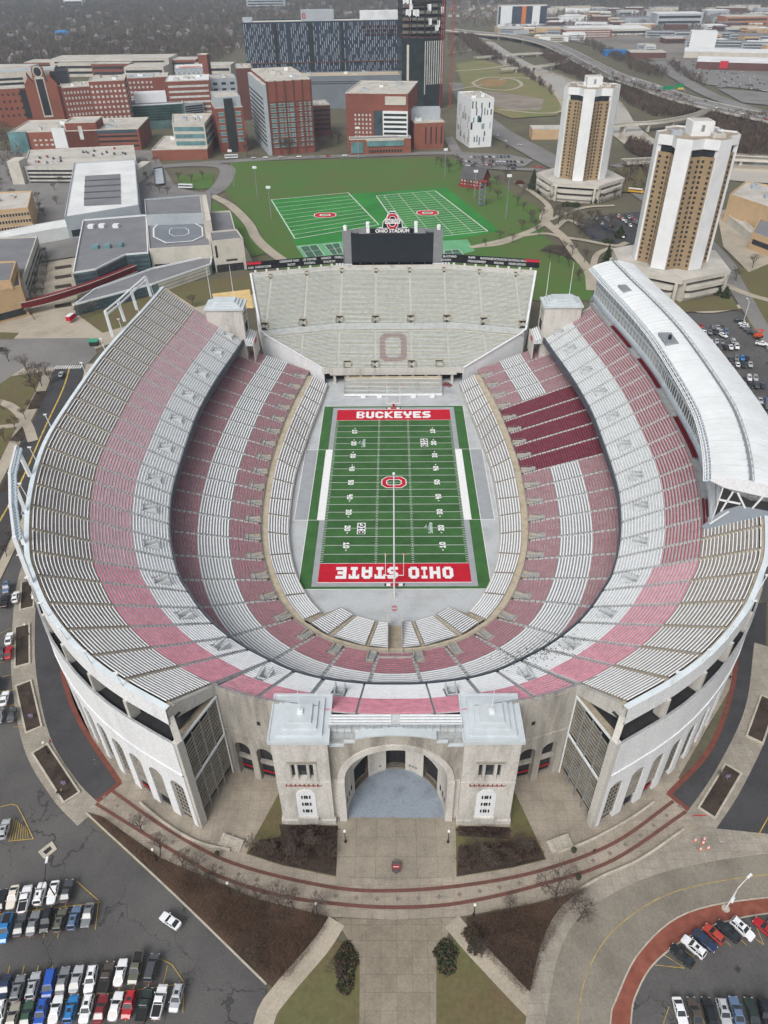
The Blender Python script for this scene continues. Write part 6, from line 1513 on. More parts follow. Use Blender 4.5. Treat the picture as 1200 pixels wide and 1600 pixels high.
# small distant cars: one body mesh each
def tiny_proto():
    mb = MB(); P = paint('white'); ring_body(mb, [(2.3, .7, .3, .6, .7, .6), (2.0, .9, .25, .7, .85, .8), (.8, .92, .2, .8, .95, .84), (-1.9, .92, .2, .85, 1.0, .84), (-2.3, .8, .3, .75, .9, .7)], P)
    mb.face([(.9, -.8, .94), (.9, .8, .94), (.2, .66, 1.42), (.2, -.66, 1.42)], cglass); mb.face([(-1.2, -.66, 1.42), (-1.2, .66, 1.42), (-1.9, .8, .98), (-1.9, -.8, .98)], cglass)
    for s in (-1, 1): mb.face([(.9, s*.8, .94), (.2, s*.66, 1.42), (-1.2, s*.66, 1.42), (-1.9, s*.8, .98)], cglass)
    mb.face([(.2, -.68, 1.43), (.2, .68, 1.43), (-1.2, .68, 1.43), (-1.2, -.68, 1.43)], P)
    o = mb.build('parked_car'); o.material_slots[0].link = 'OBJECT'; return o
tp_ = tiny_proto(); NT = [0]; CCOL = ['white', 'white', 'silver', 'grey', 'charcoal', 'black', 'black', 'navy', 'red', 'slate blue', 'silver', 'white']
def tiny(px, py, ax, label, group, z=None, colr=None):
    z = G+LV_TOP if z is None else z
    p = at(px, py, z); q = at(px+ax[0], py+ax[1], z); a = math.atan2(q.y-p.y, q.x-p.x)+random.uniform(-.05, .05)
    o = tp_ if NT[0] == 0 else tp_.copy()
    if NT[0]: COL.objects.link(o)
    NT[0] += 1; o.location = (p.x, p.y, z); o.rotation_euler = (0, 0, a); colr = colr or random.choice(CCOL)
    o.material_slots[0].link = 'OBJECT'; o.material_slots[0].material = paint(colr); tag(o, colr+' '+label, 'car', group); return o
tl = lambda x, y, ax=(5, 9): tiny(880+x/7.5, 310+y/7.5, ax, 'car parked among bare trees in the lot below the tall towers', 'cars in the tower lot')
for x, y in ((215, 315), (225, 345), (345, 248), (395, 240), (500, 240), (520, 255), (455, 305), (470, 330), (540, 295), (545, 320), (575, 330), (490, 350), (520, 365), (605, 400), (650, 390), (640, 425), (690, 430), (700, 455), (650, 215), (670, 235), (700, 255), (735, 280), (760, 300), (785, 325), (740, 215), (770, 230), (800, 220), (820, 245), (830, 280), (860, 295), (880, 320), (855, 265), (350, 450)): tl(x, y)
fl_ = lambda x, y, ax=(3, 4), lab='car parked in the lot between the white building and the red brick house', g='cars in the far lot': tiny(690+x/6.316, 220+y/6.316, ax, lab, g)
for k in range(11): fl_(290+k*37, 165-k*.5)
for k in range(9): fl_(505+k*36, 205+k*1, )
for k in range(8): fl_(165+k*36, 190+k*7, (4, 3))
for k in range(10): fl_(400+k*36, 240+k*.5, (4, 2))
for x, y in ((255, 250), (710, 278), (770, 42), (925, 262), (990, 268), (940, 345), (975, 342), (1010, 338)): fl_(x, y, (8, 1), 'car on the road beyond the red brick house', 'cars on the far road')
for k in range(7): tiny(395+k*24+random.uniform(-6, 6), 247-k*.6, (8, -.3), 'car on the street in front of the brick buildings', 'cars on the far street')
# ================================================================== TREES, SHRUBS
bark = M('bark_grey', (90, 80, 73), .95, .2, 1.2); twig = M('twig_brown', (88, 77, 70), .95, .2, .6); twig2 = M('twig_grey', (104, 95, 88), .95, .2, .6)
def bare_tree(h, sp, seed, tw, dens=1.):
    """trunk with limbs (one mesh) and a crown of fine twigs (one mesh)"""
    r = random.Random(seed); tr = MB(); cr = MB()
    def rod(mb, p, q, r0, r1, mat, n=4):
        d = (q-p).normalized(); s = d.cross(Vector((0, 0, 1))); s = Vector((1, 0, 0)) if s.length < 1e-3 else s.normalized(); u = s.cross(d)
        A = [p+(s*math.cos(2*math.pi*k/n)+u*math.sin(2*math.pi*k/n))*r0 for k in range(n)]; B = [q+(s*math.cos(2*math.pi*k/n)+u*math.sin(2*math.pi*k/n))*r1 for k in range(n)]
        for k in range(n): mb.face([A[k], A[(k+1) % n], B[(k+1) % n], B[k]], mat)
    def grow(p, d, ln, rad, lev):
        nseg = 2 if lev < 2 else 1; q = p
        for k in range(nseg):
            d = (d+Vector((r.uniform(-.22, .22), r.uniform(-.22, .22), r.uniform(0, .18)))).normalized(); q2 = q+d*ln/nseg
            mb = tr if lev < 3 else cr
            rod(mb, q, q2, rad*(1-.35*k/nseg), rad*(1-.35*(k+1)/nseg), bark if lev < 3 else tw, 5 if lev == 0 else (4 if lev < 3 else 3)); q = q2
        if lev >= 4: return
        nb = [4, 4, 4, int(5*dens)][lev]
        for k in range(nb):
            ang = 2*math.pi*(k+r.random()*.6)/nb; sp_ = sp*(.75+r.random()*.5); side = Vector((math.cos(ang), math.sin(ang), 0))
            nd = (d*(1-.1*lev)+side*sp_).normalized(); st = p.lerp(q, r.uniform(.55, 1.0)) if k else q
            grow(st, nd, ln*r.uniform(.58, .8), max(rad*.56, h*.0032), lev+1)
    grow(Vector((0, 0, -.1)), Vector((0, 0, 1)), h*.34, h*.024, 0)
    t = bpy.data.objects.new('bare_tree', None); COL.objects.link(t); t.empty_display_size = .1
    tr.build('trunk', t); cr.build('crown', t); return t
TP = [bare_tree(9, .75, 3, twig), bare_tree(9, .6, 11, twig2, .9), bare_tree(9, .95, 23, twig), bare_tree(9, .5, 31, twig2)]
bpy.context.view_layer.update()
for t in TP: t.location = (0, 0, -60); reg(t)
def tree(px, py, h, label, group, z=None, v=None, name='bare_tree'):
    p = at(px, py, z if z is not None else G+.1); o = dup(random.choice(TP) if v is None else TP[v], None, (p.x, p.y, p.z-.05), random.uniform(0, 6.28), label, group, h/9*1.0); o['category'] = 'tree'; return o
g1 = 'bare trees in the beds round the banded plaza'
for i, (x, y) in enumerate(((222, 1300), (250, 1338), (285, 1356), (310, 1368), (335, 1380), (376, 1399), (400, 1410), (436, 1416), (458, 1421), (488, 1424))): tree(x, y, 7+random.random()*1.5, 'small bare tree in the left russet bed, %s along the banded plaza' % ORD[i], g1)
for i, (x, y) in enumerate(((404, 1325), (424, 1338), (446, 1344), (470, 1352), (496, 1356), (514, 1340), (456, 1322), (486, 1326))): tree(x, y, 6+random.random()*1.5, 'bare thicket tree in the dark bed below the left gate tower', 'bare trees below the left gate tower')
for i, (x, y) in enumerate(((728, 1350), (752, 1350), (776, 1354), (800, 1346), (828, 1338), (740, 1330), (770, 1332), (808, 1328))): tree(x, y, 6+random.random()*1.5, 'bare thicket tree in the dark bed below the right gate tower', 'bare trees below the right gate tower')
tree(868, 1408, 12, 'large bare tree in the russet bed right of the front walk', None, v=0); tree(902, 1440, 9, 'bare tree leaning over the low curved wall by the road', None, v=2); tree(752, 1495, 6.5, 'bare shrubby tree beside the right diagonal path', None, v=2); tree(524, 1520, 5, 'bare tree at the left evergreen bed by the front walk', None); tree(795, 1420, 5, 'small bare tree on the plaza edge of the right russet bed', None)
for i, (x, y) in enumerate(((42, 925), (34, 1005), (45, 1100), (86, 1205))): tree(x, y, 5, 'thin bare tree standing in a planter left of the stadium, %s from the road' % ORD[i], 'bare trees in the planters', v=3)
for x, y in ((1130, 1222), (1195, 1110)): tree(x, y, 5, 'thin bare tree standing in a planter right of the stadium', 'bare trees in the right planters', v=3)
for x, y, h in ((14, 565, 9), (42, 580, 10), (56, 590, 11), (50, 604, 11), (66, 604, 11), (58, 616, 10), (74, 588, 9), (80, 600, 9), (8, 690, 8), (24, 672, 8), (40, 656, 7), (6, 640, 8), (48, 640, 7), (30, 700, 6), (20, 845, 7), (10, 870, 7), (66, 870, 6)): tree(x, y, h, 'bare tree in the lawns and beds by the road left of the stadium', 'bare trees by the left road')
for k in range(7):
    for j in range(2): tree(64+j*12-k*1.5+random.uniform(-1, 1), 400+k*13, 8, 'bare tree in the rows between the two grey roofed halls', 'bare trees between the halls')
for x, y in ((54, 500), (62, 330), (90, 322), (72, 340), (86, 300), (95, 290), (148, 492), (130, 498), (300, 480), (232, 282), (236, 300), (250, 304), (262, 306), (244, 258), (228, 262), (20, 310), (10, 322), (60, 316), (280, 284), (300, 286), (316, 282)): tree(x, y, 10, 'bare tree by the glass recreation building', 'bare trees by the recreation building')
for x, y, h in ((872, 352, 11), (884, 345, 10), (896, 350, 11), (866, 340, 9), (905, 365, 12), (912, 372, 12), (924, 355, 13), (935, 362, 12), (946, 368, 11), (895, 398, 9), (890, 418, 10), (880, 395, 8), (842, 370, 8), (846, 344, 9), (830, 345, 8), (818, 330, 8), (815, 305, 9), (860, 318, 8), (850, 285, 8), (775, 290, 9), (790, 284, 10), (792, 270, 8), (700, 262, 9), (712, 258, 9), (690, 262, 10), (722, 262, 9), (680, 258, 8), (1045, 440, 11), (1062, 446, 11), (1035, 430, 9), (985, 430, 8), (940, 318, 8), (960, 312, 9), (925, 312, 8), (780, 375, 7), (800, 380, 7), (760, 386, 6), (815, 360, 8), (450, 243, 16), (448, 240, 14), (385, 235, 16), (388, 245, 14), (520, 228, 12), (528, 224, 12), (510, 232, 10), (742, 268, 9), (755, 262, 9), (768, 264, 9), (730, 300, 9), (765, 300, 10), (778, 312, 9), (808, 322, 9), (826, 350, 9), (838, 360, 9), (875, 338, 11), (902, 356, 12), (950, 356, 12), (858, 404, 9), (872, 412, 9), (905, 440, 9), (912, 410, 9), (1010, 440, 11), (1028, 450, 11), (1090, 458, 9), (1150, 440, 9), (1175, 420, 9), (840, 292, 10), (868, 300, 10), (700, 270, 10), (716, 266, 10)): tree(x, y, h*1.25, 'bare tree between the playing fields and the tall towers' if x > 670 else 'tall pale bare tree on the street by the brick buildings', 'bare trees beyond the stadium')
for t in TP:
    for q in list(t.children): bpy.data.objects.remove(q)
    bpy.data.objects.remove(t)
# leafless undergrowth in the beds
ug_m = [M('undergrowth_grey', (116, 104, 94), .95, .2, 1), M('undergrowth_rust', (112, 78, 56), .95, .2, .2), M('undergrowth_dark', (54, 47, 42), .95, .2, 1), M('undergrowth_brown', (92, 74, 60), .95, .2, 1)]
def inside(pt, poly):
    c = False
    for i in range(len(poly)):
        a, b = poly[i-1], poly[i]
        if (a[1] > pt[1]) != (b[1] > pt[1]) and pt[0] < (b[0]-a[0])*(pt[1]-a[1])/(b[1]-a[1])+a[0]: c = not c
    return c
def undergrowth(pts, n, label, hmax=.9):
    P = [at(*q).to_2d() for q in pts]; x0, x1 = min(p.x for p in P), max(p.x for p in P); y0, y1 = min(p.y for p in P), max(p.y for p in P); mb = MB(); r = random.Random(int(pts[0][0])); k = 0
    while k < n:
        q = (r.uniform(x0, x1), r.uniform(y0, y1))
        if not inside(q, P): continue
        k += 1; a = r.uniform(0, 6.28); h = r.uniform(.15, hmax)*(.4+.6*(math.sin(q[0]*.35)*math.cos(q[1]*.4) > -.2)); z = G+LV[0]; mt = r.choice(ug_m); l = r.uniform(.2, .6); c_, s_ = math.cos(a), math.sin(a)
        mb.face([(q[0], q[1], z), (q[0]+c_*.09, q[1]+s_*.09, z), (q[0]+c_*l+.05, q[1]+s_*l, z+h), (q[0]+c_*l, q[1]+s_*l, z+h)], mt)
    return tag(mb.build('undergrowth'), label, 'undergrowth', None, 'stuff')
undergrowth([(140, 1274), (160, 1280), (250, 1343), (400, 1406), (510, 1434), (510, 1456), (448, 1536), (414, 1532), (277, 1396)], 14000, 'leafless brown undergrowth in the left russet bed'); undergrowth([(730, 1437), (830, 1416), (922, 1388), (878, 1440), (844, 1500), (830, 1550), (816, 1557), (737, 1476)], 9000, 'leafless brown undergrowth in the right russet bed')
undergrowth([(436, 1312), (526, 1300), (524, 1366), (440, 1349), (388, 1332)], 3500, 'leafless dark undergrowth below the left gate tower', 1.5); undergrowth([(716, 1324), (800, 1318), (834, 1314), (850, 1340), (800, 1353), (716, 1367)], 3500, 'leafless dark undergrowth below the right gate tower', 1.5)
# evergreens: conifers and rounded shrubs of many leaf clumps
leafd = M('evergreen_dark', (52, 66, 46), .9, .35, 1.0); leafo = M('evergreen_olive', (84, 88, 56), .9, .35, 1.0); leafb = M('shrub_twigs_brown', (84, 68, 58), .95, .3, 1.2)
def leaf_cloud(mb, n, fn, size, mats, rnd):
    for k in range(n):
        c, = (fn(),); a = Vector((rnd.gauss(0, 1), rnd.gauss(0, 1), rnd.gauss(0, .7))).normalized(); b = a.cross(Vector((rnd.gauss(0, 1), rnd.gauss(0, 1), rnd.gauss(0, 1)))).normalized(); s = size*rnd.uniform(.6, 1.4)
        mb.face([c-a*s, c+b*s*.6, c+a*s, c-b*s*.6], rnd.choice(mats))
def shrub(px, py, rx, ry, h, n, mats, label, cat='shrub', name='evergreen_shrub', size=.3, group=None):
    p = at(px, py); rnd = random.Random(int(px*7+py)); mb = MB()
    def fn():
        while True:
            v = Vector((rnd.uniform(-1, 1), rnd.uniform(-1, 1), rnd.uniform(0, 1)))
            if .35 < v.length < 1.02: return Vector((v.x*rx*(1+.2*math.sin(v.y*5)), v.y*ry, v.z*h))
    leaf_cloud(mb, n, fn, size, mats, rnd); o = mb.build(name); o.location = (p.x, p.y, G+.05); return tag(o, label, cat, group)
shrub(541, 1512, 2.2, 4.8, 1.3, 1300, [leafd, leafb, leafb, leafo], 'dark evergreen shrub bed left of the front walk'); shrub(697, 1496, 2.3, 3.4, 1.2, 1100, [leafd, leafo, leafb], 'olive evergreen shrub bed right of the front walk'); shrub(742, 1468, 2.2, 3.2, 1.4, 800, [leafd, leafb, leafb], 'dark evergreen shrub at the tip of the right russet bed')
for x, y, rx, lab in ((455, 1330, 7, 'low dark brown hedge mass under the left gate tower'), (780, 1336, 7, 'low dark brown hedge mass under the right gate tower'), (756, 1300, 5.5, 'narrow dark hedge along the foot of the right gate tower'), (486, 1298, 5.5, 'narrow dark hedge along the foot of the left gate tower')): shrub(x, y, rx, 2.6 if rx > 6 else 1.1, 1.2, 1500, [leafb, M('hedge_dark', (58, 48, 44), .95, .3, 1)], lab, 'hedge', 'hedge', .22)
def conifer(px, py, h, r, label):
    p = at(px, py); rnd = random.Random(int(px*3+py)); t = thing('pine_tree', label, 'tree', (p.x, p.y, G)); mb = MB(); mb.tube([(0, 0, 0), (0, 0, h)], .3, .05, bark, 5); mb.build('trunk', t); mb = MB()
    def fn():
        z = rnd.random()**1.4; a = rnd.uniform(0, 6.28); rr = r*(1-z)*math.sqrt(rnd.uniform(.2, 1))*(1+.25*math.sin(a*5+z*20)); return Vector((rr*math.cos(a), rr*math.sin(a), 1+z*(h-1)))
    leaf_cloud(mb, 1100, fn, .55, [leafd, leafd, leafo], rnd); mb.build('crown', t)
conifer(832, 296, 15, 5, 'dark conical evergreen left of the far tower foot'); conifer(846, 302, 9, 4, 'small dark evergreen against the far tower podium'); conifer(946, 422, 15, 4.5, 'dark conical evergreen beside the near tower podium'); conifer(968, 372, 8, 4, 'small round evergreen at the edge of the tower lot'); conifer(1120, 462, 7, 2.5, 'small evergreen on the lawn right of the near tower'); conifer(1132, 466, 6.5, 2.5, 'squat evergreen at the path corner right of the near tower')
for i, (x, y) in enumerate(((885, 322), (899, 323), (928, 317), (812, 288), (950, 380), (1040, 452))): shrub(x, y, 4, 3, 3.2, 500, [leafd, leafo] if i != 3 else [M('russet_leaf', (104, 62, 50), .9, .3, .6)], ['round dark bush on the path left of the tower lot', 'round dark bush beside its twin above the tower lot', 'low clipped hedge at the tower lot grass', 'tall russet shrub by the far tower', 'dark bush at the lower edge of the tower lot', 'brown bush at the near tower podium'][i], size=.5)
# ================================================================== PLANTERS, LAMPS, PEOPLE, SMALL THINGS
pav = kerb
for i, (x, y, ax_, ln) in enumerate(((43.5, 930, (-2, 40), 6.4), (35.5, 1009, (0, 40), 8), (45, 1104, (9, 40), 8.5), (87, 1208, (26, 40), 9), (1125, 1236, (-24, 40), 7.5), (1190, 1124, (-14, 40), 7.5))):
    p = at(x, y); q = at(x+ax_[0], y+ax_[1]); d = (q-p).to_2d().normalized(); t = thing('planter', 'long concrete planter of dark mulch, %s on the sidewalk %s' % ((ORD[i], 'left of the stadium') if i < 4 else (ORD[i-4], 'right of the stadium')), 'planter', (p.x, p.y, G)); mb = MB(); n = Vector((-d.y, d.x)); hw = 1.9
    for s in (-1, 1): mb.obox(n*s*hw, d, ln+.2, .22, 0, .55, kerb); mb.obox(d*s*ln, n, hw-.22, .22, 0, .55, kerb)
    mb.build('kerb', t); mb = MB(); mb.obox((0, 0), d, ln-.22, hw-.22, 0, .4, mulch); mb.build('soil', t)
    if i in (2, 3, 4): mb = MB(); c = d*(-ln*.5 if i == 4 else ln*.55); mb.beam((c.x, c.y, .3), (c.x, c.y, 1.6), .08, .08, steel); mb.face([(c.x-.6, c.y, 1.0), (c.x+.6, c.y, 1.0), (c.x+.6, c.y+.3, 1.9), (c.x-.6, c.y+.3, 1.9)], M('sign_violet', (112, 100, 128), .6, 0)); mb.build('sign', t)
def lamp(px, py, h, label, arms=0, group='lamp posts', pm=None):
    pm = pm or whites
    p = at(px, py); t = thing('street_lamp', label, 'street lamp', (p.x, p.y, G), 0, group); mb = MB()
    if arms:
        mb.lathe((0, 0, 0), [(.8, 0), (.8, .5), (.4, .55)], kerb, 12); mb.tube([(0, 0, .5), (0, 0, h)], .15, .09, pm, 6); mb.build('post', t)
        for a in arms:
            v = Vector((math.cos(a), math.sin(a), 0)); mb = MB(); mb.tube([Vector((0, 0, h-.1)), v*1.3+Vector((0, 0, h+.6)), v*3+Vector((0, 0, h+.9))], .09, .06, pm, 5); mb.build('arm', t)
            mb = MB(); c = v*3.4; mb.obox((c.x, c.y), (v.x, v.y), .65, .22, h+.78, h+1.02, whites); mb.build('lamp_head', t)
    else:
        mb.tube([(0, 0, 0), (0, 0, .7), (0, 0, h)], .14, .07, black_p, 6); mb.lathe((0, 0, 0), [(.3, 0), (.26, .5), (.12, .8)], black_p, 8); mb.build('post', t)
        mb = MB(); mb.lathe((0, 0, h), [(.1, 0), (.28, .15), (.3, .5), (.16, .75), (.04, .85)], M('lamp_globe', (232, 232, 226), .4, 0), 10); mb.build('lamp_globe', t)
for x, y, lab in ((540, 1316, 'black globe lamp left of the rotunda forecourt'), (700, 1316, 'black globe lamp right of the rotunda forecourt'), (245, 1344, 'black globe lamp in the russet bed nearest the left ring road'), (360, 1396, 'black globe lamp in the middle of the left russet bed'), (496, 1428, 'black globe lamp at the tip of the left russet bed'), (740, 1430, 'black globe lamp at the tip of the right russet bed'), (76, 1178, 'black globe lamp by the third planter left of the stadium'), (46, 993, 'black globe lamp by the second planter left of the stadium')): lamp(x, y, 4.2, lab)
lamp(1133, 1421, 9, 'white double headed lamp on the brick walk', (R_(35), R_(-130))); lamp(90, 1406, 9, 'tall dark parking lamp standing between two rows of the left lot', (R_(100), R_(-80)), pm=black_p)
lamp(1162, 502, 10, 'brown lamp pole at the corner of the lot behind the press box', (R_(90),))
def person(px, py, coat, legs, label, ang=0., stride=.28):
    """small walking figure grown as one skin from a joint skeleton"""
    p = at(px, py); t = thing('person', label, 'person', (p.x, p.y, G+LV_TOP), ang, 'people walking round the stadium'); me = bpy.data.meshes.new('body')
    V = [(0, 0, .95), (0, 0, 1.2), (.02, 0, 1.42), (.03, 0, 1.54), (.05, 0, 1.68), (.04, 0, 1.78), (0, .17, 1.42), (.1, .24, 1.16), (.24, .2, .98), (0, -.17, 1.42), (-.1, -.24, 1.16), (.02, -.22, .95), (stride*.5, .1, .5), (stride, .1, .06), (stride+.16, .1, .04), (-stride*.4, -.1, .52), (-stride, -.1, .1), (-stride+.15, -.1, .04), (0, .1, .9), (0, -.1, .9)]
    E = [(0, 1), (1, 2), (2, 3), (3, 4), (4, 5), (2, 6), (6, 7), (7, 8), (2, 9), (9, 10), (10, 11), (0, 18), (18, 12), (12, 13), (13, 14), (0, 19), (19, 15), (15, 16), (16, 17)]
    Rr = [.16, .17, .16, .065, .1, .085, .075, .055, .045, .075, .055, .045, .075, .05, .045, .075, .05, .045, .1, .1]
    me.from_pydata(V, E, []); o = bpy.data.objects.new('body', me); COL.objects.link(o); sm = o.modifiers.new('skin', 'SKIN')
    for v, r in zip(me.skin_vertices[0].data, Rr): v.radius = (r, r*1.15)
    me.skin_vertices[0].data[0].use_root = True; o.modifiers.new('sub', 'SUBSURF').levels = 1
    dg = bpy.context.evaluated_depsgraph_get(); m2 = bpy.data.meshes.new_from_object(o.evaluated_get(dg)); bpy.data.objects.remove(o)
    skin = M('skin', (198, 156, 132), .7, 0); cm = M('cloth_'+coat[0], coat[1], .9, 0); lm = M('cloth_'+legs[0], legs[1], .9, 0); hm = M('hair_dark', (52, 42, 36), .9, 0)
    for mm in (cm, lm, skin, hm): m2.materials.append(mm)
    for f in m2.polygons: z = f.center.z; f.material_index = 1 if z < .92 and abs(f.center.y) < .19 else (3 if z > 1.72 else (2 if z > 1.52 else 0))
    ob = bpy.data.objects.new('body', m2); COL.objects.link(ob); ob.parent = t
blk = ('black', (40, 40, 44)); red_ = ('scarlet', (170, 40, 52)); blu = ('blue', (70, 92, 130)); den = ('denim', (64, 74, 96)); gry = ('grey', (120, 120, 122))
for x, y, c, l, lab in ((94, 1246, blk, den, 'person in black coat walking beside the lowest left planter'), (100, 1243, ('tan', (160, 138, 112)), blk, 'person in tan coat beside the lowest left planter'), (82, 1166, red_, blk, 'person in red top walking by the third left planter'), (152, 1197, blu, gry, 'person in blue top crossing the left ring road'), (926, 1336, blk, blk, 'person in black walking on the banded plaza right of the rotunda'), (1138, 1066, blk, den, 'person in dark coat beneath the right outer wall'), (1196, 574, blk, blk, 'person in dark clothes behind the press box')): person(x, y, c, l, lab, random.uniform(0, 6))
def bin_(px, py, label): p = at(px, py); t = MB(); t.lathe((0, 0, 0), [(.5, 0), (.55, .2), (.62, .8), (.5, .85)], M('bin_bronze', (78, 68, 58), .7, .2, 2), 12); t.lathe((0, 0, .5), [(.4, 0), (.45, .45)], leafd, 8); o = t.build('planter_urn'); o.location = (p.x, p.y, G+LV_TOP); tag(o, label, 'urn', 'urns on the plaza')
bin_(341, 1340, 'bronze urn on the inner plaza band left of the rotunda'); bin_(895, 1334, 'bronze urn on the inner plaza band right of the rotunda'); bin_(325, 1374, 'bronze urn at the edge of the left russet bed'); bin_(902, 1376, 'bronze urn at the edge of the right russet bed')
hz = MB(); cone = M('cone_orange', (220, 96, 54), .6, 0)
for i, (x, y) in enumerate(((1084, 1318), (1092, 1332), (1104, 1330), (1096, 1322), (1098, 1316))):
    p = at(x, y); mb = MB(); mb.lathe((0, 0, 0), [(.32, 0), (.32, .08), (.24, .1), (.2, .5), (.19, .75), (.1, .95)], cone, 10); mb.lathe((0, 0, .35), [(.245, 0), (.23, .2)], white_p, 10); mb.lathe((0, 0, .7), [(.215, 0), (.2, .14)], white_p, 10); o = mb.build('traffic_cone'); o.location = (p.x, p.y, G+LV_TOP); tag(o, 'orange and white traffic drum clustered on the corner of the banded plaza', 'traffic drum', 'traffic drums on the plaza corner')
mb = MB(); p = at(1090, 1282); mb.beam((-1.6, 0, .8), (1.6, .2, .8), .08, .3, red_p); mb.beam((-1.4, 0, 0), (-1.4, 0, 1), .08, .08, steel); mb.beam((1.4, .2, 0), (1.4, .2, 1), .08, .08, steel); o = mb.build('barrier'); o.location = (p.x, p.y, G+LV_TOP); tag(o, 'small red barrier at the end of the right ring road', 'barrier')
c = at(619, 1359); mb = MB(); zt = G+LV[0]+.03
P = [(-.9, 1.3), (.9, 1.3), (1.0, .2), (.85, -.9), (0, -1.5), (-.85, -.9), (-1.0, .2)]; mb.face([(c.x+a, c.y+b, zt) for a, b in P][::-1], M('crest_grey', (92, 84, 86), .9, .2, 2)); mb.face([(c.x-.95, c.y-.4, zt+.005), (c.x+.95, c.y-.4, zt+.005), (c.x+.95, c.y+.5, zt+.005), (c.x-.95, c.y+.5, zt+.005)], M('crest_red', (150, 56, 62), .9, .2, 2)); mb.face([(c.x-.6, c.y-.02, zt+.009), (c.x+.6, c.y-.02, zt+.009), (c.x+.6, c.y+.12, zt+.009), (c.x-.6, c.y+.12, zt+.009)], white_p); tag(mb.build('paved_crest'), 'small grey and red shield crest set in the forecourt paving', 'crest')
# field light masts, red field house, lift tower at the playing fields
for i, (x, y, ytop_) in enumerate(((366, 292, 236), (403, 312, 262), (424, 342, 293), (790, 344, 275), (741, 310, 268), (695, 278, 234), (560, 250, 200))):
    p = at(x, y); h = zfor(ytop_, p.x, p.y)-G; t = thing('light_mast', 'tall grey floodlight mast by the practice fields, %s from the left' % ORD[[0, 1, 2, 6, 5, 4, 3][i]], 'light mast', (p.x, p.y, G), 0, 'light masts at the practice fields'); mb = MB(); mb.tube([(0, 0, 0), (0, 0, h)], .35, .2, steel, 6); mb.build('pole', t); mb = MB(); mb.box(-1.6, -.5, h-.6, 1.6, .5, h+1.0, whites); mb.build('lamp_bank', t)
# ================================================================== BUILDINGS BEYOND
brick = Mstain('red_brick', (136, 82, 70), (118, 72, 63), .08, .42, .7); brick2 = Mstain('orange_brick', (144, 90, 73), (128, 80, 66), .08, .42, .7); brickd = Mstain('dark_brick', (104, 70, 65), (90, 62, 59), .08, .42, .7)
limest = Mstain('limestone', (200, 196, 186), (174, 170, 160), .1, .45, .75); buff = Mstain('buff_brick', (196, 168, 132), (178, 152, 120), .1, .45, .75); gpan = Mstain('grey_panel', (172, 180, 186), (152, 160, 166), .06, .45, .75)
rfl = Mstain('roof_pale', (196, 192, 184), (160, 156, 148), .06, .42, .72); rfd = Mstain('roof_grey', (128, 129, 133), (110, 111, 115), .05, .42, .72); rfw = M('roof_white', (222, 224, 224), .7, .1, .04)
wgl = Mglass('window_glass_blue', (70, 84, 94)); wgt = Mglass('window_glass_teal', (104, 142, 146)); wdk = M('window_dark', (50, 54, 58), .2, .2, .2, .5); navyg = Mglass('navy_glass', (58, 70, 86)); wlight = M('window_light_frame', (198, 200, 196), .4, .15, .3)
def win_mesh(w_, h_, mat, frame=None, d=.12):
    mb = MB(); mb.box(-w_/2, -d, 0, w_/2, 0, h_, mat)
    if frame: mb.box(-w_/2-.25, -d-.06, -.3, w_/2+.25, .0, -.02, frame); mb.box(-w_/2-.25, -d-.06, h_+.02, w_/2+.25, 0, h_+.3, frame)
    return mb
def windows(parent, a, b, z0, z1, nr, nc, fw=.55, fh=.5, mat=None, frame=None, name='window', cap=100, inset=.03):
    """a grid of windows on the wall from a to b (outside on the right of a->b)"""
    a, b = Vector(a), Vector(b); d = (b-a); ln = d.length; d.normalize(); cw, ch = ln/nc, (z1-z0)/nr; ang = math.atan2(d.y, d.x)
    first = None; n = 0; rest = MB()
    for r in range(nr):
        for c in range(nc):
            p = a+d*(c+.5)*cw; z = z0+r*ch+ch*(1-fh)/2
            if n < cap and nr*nc <= 260:
                if first is None: first = win_mesh(cw*fw, ch*fh, mat, frame).build(name, parent); o = first
                else: o = first.copy(); COL.objects.link(o); o.parent = parent
                o.location = (p.x, p.y, z); o.rotation_euler = (0, 0, ang); n += 1
            else:
                nn = Vector((d.y, -d.x)); q0 = p-d*cw*fw/2; q1 = p+d*cw*fw/2; rest.face([(*(q0+nn*.12), z), (*(q1+nn*.12), z), (*(q1+nn*.12), z+ch*fh), (*(q0+nn*.12), z+ch*fh)], mat)
    if rest.f: o = rest.build(name+'_field', parent); o['kind'] = 'stuff'
def bands(parent, a, b, z0, z1, nr, mat, fh=.45, name='window_band', ends=.04, d=.15):
    a, b = Vector(a), Vector(b); t = (b-a).normalized(); ln = (b-a).length; n = Vector((t.y, -t.x)); ch = (z1-z0)/nr
    for r in range(nr):
        mb = MB(); z = z0+r*ch+ch*.25; mb.obox((a+b)/2+n*d*.5, t, ln*(.5-ends), d*.5, z, z+ch*fh, mat); mb.build(name, parent)
def rooftop(parent, P, z, n, seed, mat=None):
    r = random.Random(seed); xs = [p[0] for p in P]; ys = [p[1] for p in P]; cx, cy = sum(xs)/len(xs), sum(ys)/len(ys)
    for k in range(n):
        i = r.randrange(len(P)); f = r.uniform(.05, .6); x = cx+(P[i][0]-cx)*f; y = cy+(P[i][1]-cy)*f; s = r.uniform(1.2, 3.4); mb = MB(); h_ = r.uniform(1, 3)
        mb.box(x-s, y-s*r.uniform(.5, 1), z, x+s, y+s*r.uniform(.5, 1), z+h_, mat or r.choice([gpan, rfl, whites])); mb.lathe((x, y, z+h_), [(s*.4, 0), (s*.4, .5)], steel, 8); mb.build('roof_unit', parent)
